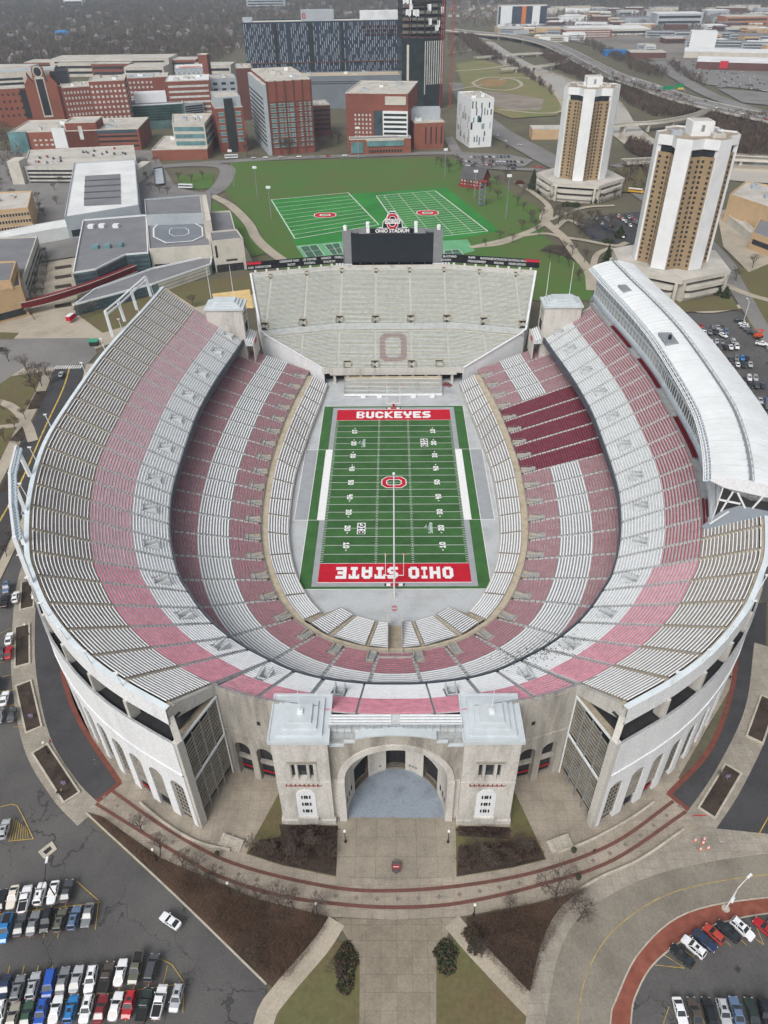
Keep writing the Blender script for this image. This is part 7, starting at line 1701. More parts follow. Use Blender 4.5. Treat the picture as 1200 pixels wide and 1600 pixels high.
def mass(parent, P, z0, z1, wall, roof, par=.9, name='wall'):
    """walls, a roof sheet inside a parapet"""
    mb = MB(); P = [(p[0], p[1]) for p in P]; mb.prism(P, z0, z1, wall, roof); w = mb.build(name, parent)
    cx, cy = sum(p[0] for p in P)/len(P), sum(p[1] for p in P)/len(P); mb = MB()
    for i in range(len(P)):
        a, b = Vector(P[i-1]), Vector(P[i]); t = (b-a).normalized(); n = Vector((-t.y, t.x)); n = n if n.dot(Vector((cx, cy))-a) > 0 else -n; mb.obox((a+b)/2+n*.25, t, (b-a).length/2, .3, z1+.01, z1+par, limest if wall in (brick, brick2, brickd) else (whites if wall is glassg else wall))
    mb.build('parapet', parent); return w
def bld(name, label, A, B, depth, top, wall, roof, units=4, base=G, cat='building'):
    a, b = at(*A).to_2d(), at(*B).to_2d(); h = zfor(top, a.x, a.y); t = (b-a).normalized(); n = Vector((-t.y, t.x)); c, d = b+n*depth, a+n*depth
    o = thing(name, label, cat); P = [a, b, c, d]; mass(o, P, base, h, wall, roof); rooftop(o, P, h, units, int(A[0]*7+A[1]))
    return o, a, b, c, d, h
def rbld(name, label, pts, h, wall, roof, units=3, cat='building'):
    P = [at(*q, h).to_2d() for q in pts]; o = thing(name, label, cat); mass(o, P, G, h, wall, roof); rooftop(o, P, h, units, int(pts[0][0]*5+pts[0][1])); return o, P
# ---- the street front across the playing fields
o, a, b, c, d, h = bld('brick_block', 'tall red brick block with gridded windows and a grey panelled left side', (427, 243), (492, 238), 92, 128, brick, rfl, 7)
windows(o, a+(b-a)*.03, a+(b-a)*.62, 10, h-17, 9, 4, .8, .5, wgt, wlight); windows(o, a+(b-a)*.68, b, 10, h-17, 9, 3, .45, .5, wgt, wlight); mb = MB(); t = (b-a).normalized(); n = Vector((-t.y, t.x))
mb.prism([a-t*.3+n*.3, a-t*.3+n*91, a-t*4+n*91, a-t*4+n*.3], G, h-2, gpan, rfl)
for k in range(6):
    q = a+(b-a)*(k/5); mb.obox(q-n*.2, t, .7, .25, G, h+.5, brickd)
for k in range(10): mb.obox((a+b)/2-n*.16, t, (b-a).length/2, .16, 9+k*(h-26)/9, 9.8+k*(h-26)/9, brickd)
mb.build('pier', o); bands(o, d-t*4, a-t*4, 10, h-12, 11, wdk, .4)
o, a, b, c, d, h = bld('brick_block', 'red brick block with white banded office front and a glazed stair', (543, 234), (637, 236), 78, 146, brick, rfl, 8); t = (b-a).normalized(); n = Vector((-t.y, t.x))
windows(o, a+(b-a)*.12, a+(b-a)*.42, 14, h-16, 6, 5, .45, .5, wlight, None); mb = MB(); mb.obox(a+(b-a)*.53-n*.5, t, 4.6, .5, G, h-14, wgl); mb.build('glazed_stair', o)
mb = MB(); q0, q1 = a+(b-a)*.6, b; mb.obox((q0+q1)/2-n*1.2, t, (q1-q0).length/2, 1.2, 12, h-14, whites); mb.build('office_front', o); bands(o, q0-n*2.4, q1-n*2.4, 13.5, h-15, 6, wdk, .5); mb = MB(); mb.obox((q0+q1)/2-n*.3, t, (q1-q0).length/2-2, .3, h-9, h-2, limest); mb.build('roof_gallery', o)
o, a, b, c, d, h = bld('brick_hall', 'low brick hall with a curved glazed front before the banded block', (547, 243), (642, 240), 12, 219, brick2, rfd, 0); t = (b-a).normalized(); n = Vector((-t.y, t.x)); mb = MB(); mb.obox(a+(b-a)*.12-n*.4, t, (b-a).length*.1, .4, 6, h-2, wgt); mb.obox(a+(b-a)*.58-n*.4, t, (b-a).length*.3, .4, h-6, h-1.5, wgt); mb.obox(a+(b-a)*.58-n*.5, t, (b-a).length*.31, .5, h-1.3, h+.4, limest); mb.build('glazed_front', o); windows(o, a+(b-a)*.3, a+(b-a)*.86, 5, 9, 1, 12, .7, .6, wdk)
o, a, b, c, d, h = bld('brick_block', 'small brick block with slit windows and grey roof plant beside the white building', (647, 234), (693, 232), 60, 193, brick2, rfl, 9); windows(o, a+(b-a)*.3, b, 8, h-3, 1, 4, .25, .95, wdk); mb = MB(); mb.obox(a+(b-a)*.4+Vector((-2, 26)), (1, 0), 16, 9, h, h+9, gpan); mb.build('plant_room', o)
P = [at(733, 231).to_2d(), at(767, 229).to_2d()]; t = (P[1]-P[0]).normalized(); n = Vector((-t.y, t.x)); h = zfor(156, *P[0]); o = thing('white_building', 'white slab building with scattered slit windows', 'building'); mass(o, [P[0], P[1], P[1]+n*46, P[0]+n*46], G, h, whites, rfl); rooftop(o, [P[0], P[1], P[1]+n*46, P[0]+n*46], h, 5, 3)
r = random.Random(5); sl = None
for k in range(52):
    left = k % 2; a0, b0 = ((P[0]+n*46, P[0]) if left else (P[0], P[1])); f = r.uniform(.05, .95); q = a0.lerp(b0, f); d_ = (b0-a0).normalized(); z = r.choice([6, 9, 14, 20, 26, 32, 38]); mb = MB(); mb.box(-r.uniform(.3, .8), -.1, 0, r.uniform(.3, .7), 0, r.uniform(3.5, 6.5), wdk if k % 5 else wgt); w_ = mb.build('window', o); w_.location = (q.x, q.y, z); w_.rotation_euler = (0, 0, math.atan2(d_.y, d_.x))
# ---- hospital and the tower going up beside it
a, b = at(391, 152).to_2d(), at(627, 146).to_2d(); h = zfor(37, a.x+30, a.y); t = (b-a).normalized(); n = Vector((-t.y, t.x)); o = thing('hospital', 'long dark blue glass hospital slab with staggered white fins', 'building'); mass(o, [a, b, b+n*50, a+n*50], G, h, navyg, limest, 1.5); mb = MB(); r = random.Random(9); nf = 15; ch = (h-26)/nf; L = (b-a).length; nc = 78
for c in range(nc):
    k = 0 if c % 2 else 1
    for f in range(nf):
        if (f+c*3) % 4 in (0, 1, 2) and r.random() < .8:
            if 20 < c < 23 or 35 < c < 37 or 49 < c < 51: continue
            q = a+t*L*(c+.5)/nc-n*.3; mb.obox(q, t, .38, .28, 26+f*ch, 26+f*ch+ch*.95, M('fin_grey', (168, 176, 184), .4, .1, .3))
mb.build('fin', o); mb = MB(); mb.obox((a+b)/2-n*.6, t, L/2, .6, 25-ch, 25.2-ch+.6, limest); mb.obox((a+b)/2-n*.6, t, L/2, .6, zfor(99, *a)-1, zfor(99, *a), brickd); mb.build('ledge', o)
for c in (.2, .42, .62): mb = MB(); mb.obox(a+t*L*c-n*.2, t, 2.5, .5, 26, h, wdk); mb.build('recess', o)
mb = MB(); mb.obox(a+t*L*.47+n*12, t, 21, 9, h, h+13, gpan); mb.build('roof_plant', o); mb = MB(); blockO(mb, 0, 0, 2.2, 3.0, 1.2, red_p, 0, place=lambda u, v: (*(a+t*(L*.47-17)+n*2.85+t*u), h+7+v)); mb.build('emblem', o)
mb = MB(); mb.obox(a+t*6+n*14, t, 6, 5, h, h+6, gpan); mb.build('roof_unit', o); mb = MB(); mb.obox(a+t*L*.86+n*10, t, L*.12, 9, h-8, h+11, M('white_tarp', (224, 228, 230), .7, .12, .08, .2, 0, None, 8)); mb.build('tarpaulin', o)
for k in range(3): mb = MB(); mb.obox(a+t*L*.86-n*.9, t, L*.11, .6, h-14+k*4.5, h-13.4+k*4.5, brickd); mb.build('open_floor', o)
o2, a2, b2, c2, d2, h2 = bld('hospital_wing', 'low grey wing with a tan roof ledge at the foot of the hospital', (402, 172), (630, 168), 40, 122, M('wing_grey', (118, 126, 134), .7, .1, .05), tanc, 6); bands(o2, a2, b2, 30, h2-4, 2, wdk, .35)
a, b = at(630, 172).to_2d(), at(692, 170).to_2d(); t = (b-a).normalized(); n = Vector((-t.y, t.x)); h = zfor(62, *a); o = thing('tower_under_construction', 'dark glass tower under construction with open upper floors and white tarpaulins', 'building'); m_ = a.lerp(b, .5); P = [a+n*14, m_, b+n*6, b+n*48, a+n*48]; mass(o, P, G, h, Mglass('black_glass', (44, 54, 56)), dark)
mb = MB(); e = (b+n*6-m_); 
for k in range(9): mb.obox(m_+e*(k+.5)/9-Vector((0, .6)), e.normalized(), .45, .5, 30 if k else 20, h-2, wlight)
mb.obox(a.lerp(m_, .28)+n*10, (m_-a-n*14).normalized(), 1.4, .6, G, h-6, limest); mb.build('fin', o)
for k in range(8): mb = MB(); mb.prism([(p[0], p[1]) for p in P], h+1+k*6.5, h+1.9+k*6.5, brickd if k == 0 else dark); mb.build('open_floor', o)
mb = MB(); 
for p in P:
    for k in range(3): q = Vector(p).lerp(Vector(P[(P.index(p)+1) % 5]), k/3); mb.box(q.x-.6, q.y-.6, h, q.x+.6, q.y+.6, h+52, dark)
mb.build('column', o); r = random.Random(4)
for k in range(14):
    i = r.randrange(3); q = Vector(P[i]).lerp(Vector(P[i+1] if i < 4 else P[0]), r.random()); mb = MB(); w_ = r.uniform(3, 8); z = h+12+r.random()*34; dd = (Vector(P[i+1])-Vector(P[i])).normalized(); nn = Vector((dd.y, -dd.x)); g_ = []
    for s in range(5):
        f = s/4-.5; g_.append([(*(q+dd*w_*f+nn*(1+.7*math.sin(s*2+zz))), z-zz*r.uniform(5, 7)) for zz in (0, .5, 1)])
    for u, v in zip(g_, g_[1:]):
        for j in range(2): mb.face([u[j], v[j], v[j+1], u[j+1]], M('white_tarp', (224, 228, 230)))
    mb.build('tarpaulin', o)
mb = MB(); mb.obox(m_+n*24, t, 9, 8, h+30, h+62, limest); mb.build('core', o)
redst = M('crane_red', (170, 60, 58), .6, .1, .5)
for px, py, lab in ((688, 178, 'red lattice crane mast standing against the unfinished tower'), (703, 170, 'red lattice crane mast standing right of the unfinished tower'), (635, 150, 'red lattice crane mast behind the unfinished tower')):
    p = at(px, py); t_ = thing('tower_crane', lab, 'crane', (p.x, p.y, G), 0, 'red cranes at the unfinished tower'); mb = MB(); H_ = 190
    for sx in (-1.1, 1.1):
        for sy in (-1.1, 1.1): mb.beam((sx, sy, 0), (sx, sy, H_), .35, .35, redst)
    for k in range(H_//4):
        s = 1 if k % 2 else -1; mb.beam((-1.1*s, -1.1, k*4), (1.1*s, -1.1, k*4+4), .2, .2, redst); mb.beam((-1.1, 1.1*s, k*4), (-1.1, -1.1*s, k*4+4), .2, .2, redst)
    mb.build('mast', t_); mb = MB(); mb.beam((-18, 0, H_), (55, 0, H_), 1.2, 1.6, redst); mb.beam((0, 0, H_+9), (50, 0, H_+1), .2, .2, redst); mb.build('jib', t_); mb = MB(); mb.box(-18, -1.5, H_-3, -13, 1.5, H_-.9, steel); mb.build('counterweight', t_); mb = MB(); mb.box(1.4, -1, H_-3, 3.4, 1, H_-.9, whites); mb.build('cab', t_)
# ---- medical campus to the left
def brickrow(lab, A, B, depth, top, nr, nc, wall=brick, roof=rfl, style='win', units=4, wm=None, lowz=9):
    o, a, b, c, d, h = bld('brick_building', lab, A, B, depth, top, wall, roof, units)
    if style == 'win': windows(o, a, b, lowz, h-2, nr, nc, .5, .45, wm or wdk, None); windows(o, b, c, lowz, h-2, nr, max(2, int(nc*depth/(b-a).length)), .5, .45, wm or wdk, None, cap=60)
    elif style == 'band': bands(o, a, b, lowz, h-2, nr, wm or wlight, .4); bands(o, b, c, lowz, h-2, nr, wm or wlight, .4)
    return o, a, b, c, d, h
brickrow('brick garage with dark open decks between the two brick blocks', (486, 214), (518, 212), 30, 166, 5, 1, brickd, rfl, 'band', 1, wdk)
brickrow('narrow dark brick tower with a pale box on its roof left of the hospital', (378, 188), (401, 187), 34, 107, 1, 1, brickd, rfl, 'none', 2)
o, a, b, c, d, h = brickrow('brick and grey topped block with a dark glass centre strip', (345, 239), (387, 236), 46, 170, 6, 2, brick, gpan, 'none'); windows(o, a, a+(b-a)*.4, 12, h-2, 5, 1, .5, .5, wgt, wlight); windows(o, a+(b-a)*.62, b, 12, h-2, 5, 1, .5, .5, wgt, wlight); mb = MB(); t = (b-a).normalized(); n = Vector((-t.y, t.x)); mb.obox(a+(b-a)*.5-n*.4, t, 4.2, .4, G, h+8, wdk); mb.build('glass_strip', o); mass(o, [a+n*3+t*1, b+n*3-t*1, c-n*3-t*1, d-n*3+t*1], h, h+8, gpan, rfl, name='attic')
o, a, b, c, d, h = bld('laboratory', 'teal glazed laboratory on a low brick base', (240, 251), (326, 249), 62, 235, brick2, rfl, 5); t = (b-a).normalized(); n = Vector((-t.y, t.x)); q0 = a+(b-a)*.42; mass(o, [q0+n*6, b+n*4, c-n*4, d+(b-a)*.25-n*4], h, h+20, limest, rfl, name='upper_wall'); bands(o, q0+n*6, b+n*4, h+1, h+19, 3, wgt, .6); bands(o, b+n*4, c-n*4, h+1, h+19, 3, wgt, .6); rooftop(o, [q0+n*16, b+n*16, c-n*16, d+(b-a)*.3-n*16], h+20, 6, 77)
o, a, b, c, d, h = bld('glass_building', 'dark green glass building with pale edges and a white plant room', (211, 204), (292, 199), 44, 166, glassg, rfd, 2); bands(o, a, b, 12, h-1, 6, Mglass('deep_green_glass', (44, 66, 64)), .8); t = (b-a).normalized(); n = Vector((-t.y, t.x)); mb = MB(); mb.obox(a+(b-a)*.4+n*26, t, 17, 9, h, h+9, whites); mb.build('plant_room', o); mass(o, [b+t*.5, b+t*22+n*8, b+t*22+n*40, b+t*.5+n*40], G, h-2, gpan, rfd, name='side_wall'); bands(o, b+t*.5, b+t*22+n*8, 16, h-3, 4, wdk, .7)
brickrow('brick hospital row with pale windows between the gabled hall and the brick tower', (112, 200), (162, 196), 40, 138, 6, 10, brick, rfl, 'win', 3, wlight)
o, *_ = brickrow('tall red brick tower block with small pale windows and a white roof frame', (157, 212), (211, 209), 40, 128, 9, 8, brick, rfl, 'win', 5, wlight)
brickrow('long brick hospital wing behind the dark green glass building', (196, 178), (254, 176), 40, 123, 6, 9, brick, gpan, 'win', 3, wlight); brickrow('plain brick stair block in the middle of the hospital wings', (248, 180), (271, 179), 34, 121, 1, 1, brick, rfl, 'none', 1); brickrow('brick hospital wing with wide pale window bands', (270, 196), (336, 193), 46, 128, 7, 9, brick, whites, 'band', 6, wlight)
brickrow('slim brick chimney block behind the hospital wings', (316, 140), (330, 140), 14, 86, 1, 1, brick, rfl, 'none', 0); o, *_ = brickrow('grey clad link block with square windows beside the dark brick tower', (332, 152), (372, 150), 40, 124, 2, 3, gpan, rfl, 'win', 3)
o, a, b, c, d, h = bld('truss_hall', 'white steel truss hall with a pale red roof band', (281, 160), (324, 158), 40, 108, gpan, rfw, 2); mb = MB(); t = (b-a).normalized()
for k in range(6): q0, q1 = a+(b-a)*k/6, a+(b-a)*(k+1)/6; mb.beam((q0.x, q0.y-.4, h-10), (q1.x, q1.y-.4, h-1), .5, .5, whites); mb.beam((q1.x, q1.y-.4, h-10), (q0.x, q0.y-.4, h-1), .5, .5, whites)
mb.build('truss', o); mb = MB(); mb.obox((a+b)/2+Vector((0, 8)), t, 14, 3, h+.9, h+1.6, M('pale_red_band', (214, 140, 120), .8, 0)); mb.build('roof_band', o)
# gabled collegiate hall at the left edge
o, a, b, c, d, h = bld('gabled_hall', 'large orange brick hall with a stepped gable, round window and tall dark glazing', (-60, 204), (118, 192), 50, 144, brick2, gpan, 3); t = (b-a).normalized(); n = Vector((-t.y, t.x)); L = (b-a).length
windows(o, a+t*L*.36, a+t*L*.6, 12, h-2, 4, 5, .35, .35, wdk); windows(o, a+t*L*.03, a+t*L*.3, 12, h-2, 4, 6, .35, .35, wdk)
gz = zfor(106, *(a+t*L*.78)); mb = MB(); gx = a+t*L*.78; W_ = 17
prof_ = [(-W_, G), (W_, G), (W_, h+3), (W_*.72, h+9), (W_*.72, h+14), (W_*.42, gz-14), (W_*.34, gz), (W_*.18, gz), (W_*.15, gz-7), (-W_*.15, gz-7), (-W_*.18, gz), (-W_*.34, gz), (-W_*.42, gz-14), (-W_*.72, h+14), (-W_*.72, h+9), (-W_, h+3)]
F = [(*(gx+t*x-n*3.0), z) for x, z in prof_]; Bk = [(*(gx+t*x+n*8), z) for x, z in prof_]; mb.face(F, brick2); mb.face(Bk[::-1], brick2)
for i in range(len(F)): mb.face([F[i-1], F[i], Bk[i], Bk[i-1]], brick2)
mb.build('gable', o); mb = MB(); mb.obox(gx-n*3.2, t, 5.0, .25, G+8, h+10, limest); mb.obox(gx-n*3.35, t, 3.8, .25, G+10, h+8, wdk); mb.build('tall_window', o); mb = MB(); cz_ = h+15
ring = [(*(gx+t*5.0*math.cos(k*math.pi/10)-n*3.2), cz_+5.6*math.sin(k*math.pi/10)) for k in range(20)]; ring2 = [(*(gx+t*3.8*math.cos(k*math.pi/10)-n*3.3), cz_+4.3*math.sin(k*math.pi/10)) for k in range(20)]; mb.face(ring, limest); mb.face(ring2, wdk); mb.build('round_window', o)
mb = MB(); mb.obox(a+t*L*.63-n*.3, t, 5.5, .4, G+8, h-1, wdk); mb.build('tall_window', o); mass(o, [a+n*12, a+t*L*.92+n*12, c-t*L*.08-n*4, d-n*4], h, h+14, limest, gpan, name='attic'); bands(o, a+n*12, a+t*L*.66+n*12, h+1, h+10, 2, wdk, .5); mass(o, [a+t*L*.88+n*6, b+t*4+n*6, b+t*4+n*44, a+t*L*.88+n*44], h-1, h+13, wdk, dark, name='dark_wing')
# mixed brick and garage block, parking garage
o, a, b, c, d, h = bld('brick_building', 'brick and glass block with a slanting white metal wall and garage bands', (24, 240), (222, 234), 62, 208, brick2, rfl, 8); t = (b-a).normalized(); n = Vector((-t.y, t.x)); L = (b-a).length
mb = MB(); mb.obox(a+t*L*.06-n*1, t, L*.07, 1, G, h+1, wgt); mb.build('glass_corner', o); mb = MB(); mb.obox(a+t*L*.38-n*.8, t, L*.05, .8, 8, h+3, whites); mb.build('white_wall', o); mass(o, [a+t*L*.44, a+t*L*.68, a+t*L*.68+n*30, a+t*L*.44+n*30], G, h+7, brick, rfl, name='stair_wall'); windows(o, a+t*L*.5, a+t*L*.6, 14, h+5, 1, 1, .3, .9, wlight); bands(o, a+t*L*.66, b, 6, h-3, 3, wdk, .4); bands(o, a+t*L*.66, b, h-4, h, 1, wgl, .8); windows(o, a+t*L*.16, a+t*L*.33, 9, h-5, 2, 4, .5, .4, wlight)
o, P = rbld('parking_garage', 'open concrete parking garage with cars on its top deck', [(38, 262), (118, 262), (213, 252), (209, 228), (45, 236)], 17, conc, rfl, 0); 
for i, j in ((0, 1),): bands(o, P[0], P[1], G, 16, 4, dark, .5, 'deck_opening'); mb = MB(); p0 = P[0]; mb.obox(p0+Vector((-6, 3)), (1, 0), 5, 8, G, 23, limest); mb.build('stair_tower', o); mb = MB(); mb.obox(P[2]+Vector((4, -6)), (.1, 1), 16, 4, G, 15, limest); mb.build('ramp_tower', o)
for k in range(24): tiny(52+random.random()*45 if k % 2 else 130+random.random()*70, (245+random.random()*11) if k % 2 else 231+random.random()*14, (2, 5), 'car on the top deck of the parking garage', 'cars on the garage deck', 17.05)
# recreation centre
o, P = rbld('sports_hall', 'white roofed sports hall with a dark ribbed skylight', [(101, 341), (217, 322), (211, 250), (116, 256)], 19, gpan, rfw, 0); mb = MB(); S_ = [at(*q, 19.1).to_2d() for q in ((131, 322), (189, 319), (188, 272), (133, 275))]; mb.face([(*q, 19.25) for q in S_], rfd)
for k in range(1, 5): u, v = S_[0].lerp(S_[3], k/5), S_[1].lerp(S_[2], k/5); mb.beam((*u, 19.6), (*v, 19.6), 1.4, .7, M('skylight_rib', (92, 92, 98), .5, .1, .3))
mb.build('skylight', o); bands(o, P[0], P[1], G+1, 11, 1, wdk, .7)
o, P = rbld('grey_roofed_hall', 'wide grey roofed recreation hall with glass walls on the courtyard', [(114, 428), (150, 422), (197, 399), (232, 396), (229, 337), (130, 345)], 16, glassg, rfd, 0); r = random.Random(2)
for i in range(4): bands(o, P[i], P[i+1], G+.5, 15, 4, wgl, .75, 'glazing')
for x, y in ((143, 356), (160, 355), (182, 355), (150, 388), (169, 387), (188, 385)): q = at(x, y, 16); mb = MB(); mb.box(q.x-1.8, q.y-2, 16, q.x+1.8, q.y+2, 18, whites if y < 370 else wgt); mb.build('roof_unit', o)
o, P = rbld('grey_roofed_hall', 'concrete pool hall with an eight sided skylight in its grey roof', [(233, 391), (330, 385), (318, 334), (229, 338)], 17, limest, rfd, 0); mb = MB()
def octo(f): return [at(281+f*x, 363+f*y, 17.1) for x, y in ((-42, -6), (-32, -15), (20, -16), (36, -7), (37, 7), (20, 15), (-22, 18), (-42, 8))]
mb.face([(p.x, p.y, 17.3) for p in octo(.93)], M('skylight_grey', (116, 122, 130), .3, .1, .1)); O1, O2 = octo(1.0), octo(.94); 
for k in range(8): mb.face([(O1[k-1].x, O1[k-1].y, 17.5), (O1[k].x, O1[k].y, 17.5), (O2[k].x, O2[k].y, 17.5), (O2[k-1].x, O2[k-1].y, 17.5)], whites)
O1, O2 = octo(.4), octo(.37)
for k in range(8): mb.face([(O1[k-1].x, O1[k-1].y, 17.5), (O1[k].x, O1[k].y, 17.5), (O2[k].x, O2[k].y, 17.5), (O2[k-1].x, O2[k-1].y, 17.5)], whites)
mb.build('skylight', o); bands(o, P[0], P[1], G, 12, 1, wdk, .3, 'louvre_band')
rbld('grey_clad_hall', 'pale grey clad box standing behind the eight sided skylight', [(228, 338), (317, 335), (313, 306), (226, 313)], 23, gpan, rfd, 0); rbld('stone_slab', 'tall thin limestone slab beside the grey clad box', [(318, 347), (330, 346), (322, 306), (312, 307)], 27, limest, limest, 0); rbld('grey_roofed_wing', 'dark roofed wing behind the blank concrete block', [(328, 377), (371, 373), (360, 331), (322, 333)], 18, limest, rfd, 0)
o, P = rbld('concrete_block', 'blank limestone block with ground level openings beside the grandstand', [(331, 379), (380, 374), (370, 360), (327, 364)], 22, limest, rfd, 0); mb = MB(); a, b = P[0], P[1]; t = (b-a).normalized(); n = Vector((t.y, -t.x))
for f in (.2, .5, .75): mb.obox(a+(b-a)*f+n*.1, t, 3.0, .15, G, 8.5, dark)
mb.obox(a+(b-a)*.1+n*.1, t, .6, .12, 13, 20, dark); mb.obox(a+(b-a)*.55+n*.1, t, 3.4, .12, 10.2, 11.2, dark); mb.build('opening', o)
o, P = rbld('glass_ramp_hall', 'low sloping glass and concrete wing below the recreation hall', [(115, 478), (243, 444), (330, 414), (332, 400), (240, 420), (150, 452)], 10, glassg, rfd, 0)
for i in (0, 1): bands(o, P[i], P[i+1], G, 9.6, 3, wgl if i == 0 else limest, .8, 'glazing')
o, P = rbld('grey_roofed_hall', 'grey roofed hall at the left edge beside the tree rows', [(-80, 470), (36, 438), (59, 371), (-80, 376)], 16, limest, rfd, 2); bands(o, P[1], P[2], G+1, 14, 3, wdk, .5)
o, P = rbld('buff_hall', 'buff brick hall at the left edge under the red footbridge', [(-90, 478), (33, 448), (27, 412), (-90, 420)], 20, buff, rfd, 1); bands(o, P[0], P[1], G, 10, 1, wdk, .6); mass(o, [at(-90, 452, 24).to_2d(), at(17, 440, 24).to_2d(), at(26, 410, 24).to_2d(), at(-90, 414, 24).to_2d()], 20, 24, buff, rfd, name='attic')
o, P = rbld('beige_office', 'beige office block with window rows and roof plant at the left edge', [(-60, 336), (44, 326), (50, 300), (-60, 304)], 20, buff, rfl, 5); windows(o, P[0], P[1], 6, 19, 3, 22, .6, .45, wdk, limest)
rbld('canopy', 'long pale canopy roof linking the halls across the courtyard', [(-20, 378), (128, 352), (128, 340), (60, 352), (-20, 368)], 12, rfw, rfw, 0); rbld('bus_shelter', 'grey bus shelter roof at the turning place', [(242, 290), (258, 288), (254, 262), (240, 264)], 6, wdk, gpan, 0)
# red enclosed footbridge
br = thing('footbridge', 'curved deep red enclosed footbridge leading to the glass recreation hall', 'footbridge'); pth = crom([at(*q, 11) for q in ((-60, 492), (0, 480), (60, 468), (130, 447), (180, 428), (210, 416))], 8); rdp = M('footbridge_red', (122, 34, 42), .5, .12, .3); mb = MB(); Lf, Rt_ = offs([(p.x, p.y) for p in pth], 1.9), offs([(p.x, p.y) for p in pth], -1.9)
for zz, mt in ((8.0, limest), (11.8, rdp)): mb.strip([(*p, zz) for p in Rt_], [(*p, zz) for p in Lf], mt)
mb.strip([(*p, 8.6) for p in Rt_], [(*p, 11.8) for p in Rt_], rdp); mb.strip([(*p, 8.6) for p in Lf], [(*p, 11.8) for p in Lf], rdp); mb.strip([(*p, 8.0) for p in Rt_], [(*p, 8.6) for p in Rt_], limest); mb.build('deck', br); mb = MB()
for p, q in zip(Rt_, Rt_[1:]): mb.beam((p[0], p[1]-.1, 8.7), (q[0], q[1]-.1, 11.7), .18, .12, dark); mb.beam((*q, 11.9), (*p, 11.9), .3, .3, limest)
mb.build('brace', br)
for k in (12, 26): p = pth[k]; mb = MB(); mb.tube([(p.x, p.y, G), (p.x, p.y, 8)], .6, .6, limest, 8); mb.build('pier', br)
# red field house with its observation tower
a, b = at(719, 291).to_2d(), at(752, 296).to_2d(); t = (b-a).normalized(); n = Vector((-t.y, t.x)); o = thing('field_house', 'small red brick field house with a steep dark roof', 'house'); mb = MB(); hw = G+7; rd = G+14.5; Wd = 13; mb.prism([a, b, b+n*Wd, a+n*Wd], G, hw, M('house_red', (140, 52, 48), .8, .15, .2), rfd); e = b+n*Wd/2; mb.face([(*b, hw), (*(b+n*Wd), hw), (*(b+n*Wd/2), rd)], M('house_red', (140, 52, 48))); mb.face([(*a, hw), (*(a+n*Wd), hw), (*(a+n*Wd/2), rd)], M('house_red', (140, 52, 48))); mb.build('wall', o); mb = MB()
for s in (0, 1): q0, q1 = (a, b) if s == 0 else (a+n*Wd, b+n*Wd); u = -n if s == 0 else n; mb.face([(*(q0+u-t), hw-.8), (*(q1+u+t), hw-.8), (*(b+n*Wd/2+t), rd+.2), (*(a+n*Wd/2-t), rd+.2)], M('slate_roof', (84, 82, 84), .8, .15, .2))
mb.build('roof', o); windows(o, a, b, G+.5, G+6.5, 2, 7, .5, .5, wlight, None); mb = MB(); mb.obox((a+b)/2-n*1.5, t, 10, 1.2, G, G+2.2, M('house_red', (140, 52, 48))); mb.build('porch', o)
p = at(752, 321); o = thing('observation_tower', 'blue grey scaffold observation tower beside the practice field', 'tower', (p.x, p.y, G)); mb = MB()
for sx in (-2, 2):
    for sy in (-2, 2): mb.beam((sx, sy, 0), (sx, sy, 16), .35, .35, steel)
for k in range(5): mb.box(-2.3, -2.3, 1+k*3.4, 2.3, 2.3, 1.3+k*3.4, M('tower_blue', (104, 118, 136), .7, .1, .5)); mb.beam((-2, -2.1, 1+k*3.4), (2, -2.1, 4.2+k*3.4), .25, .25, steel)
mb.build('frame', o); mb = MB(); mb.box(-2.8, -2.8, 17, 2.8, 2.8, 17.4, M('house_red', (140, 52, 48))); mb.build('roof', o)
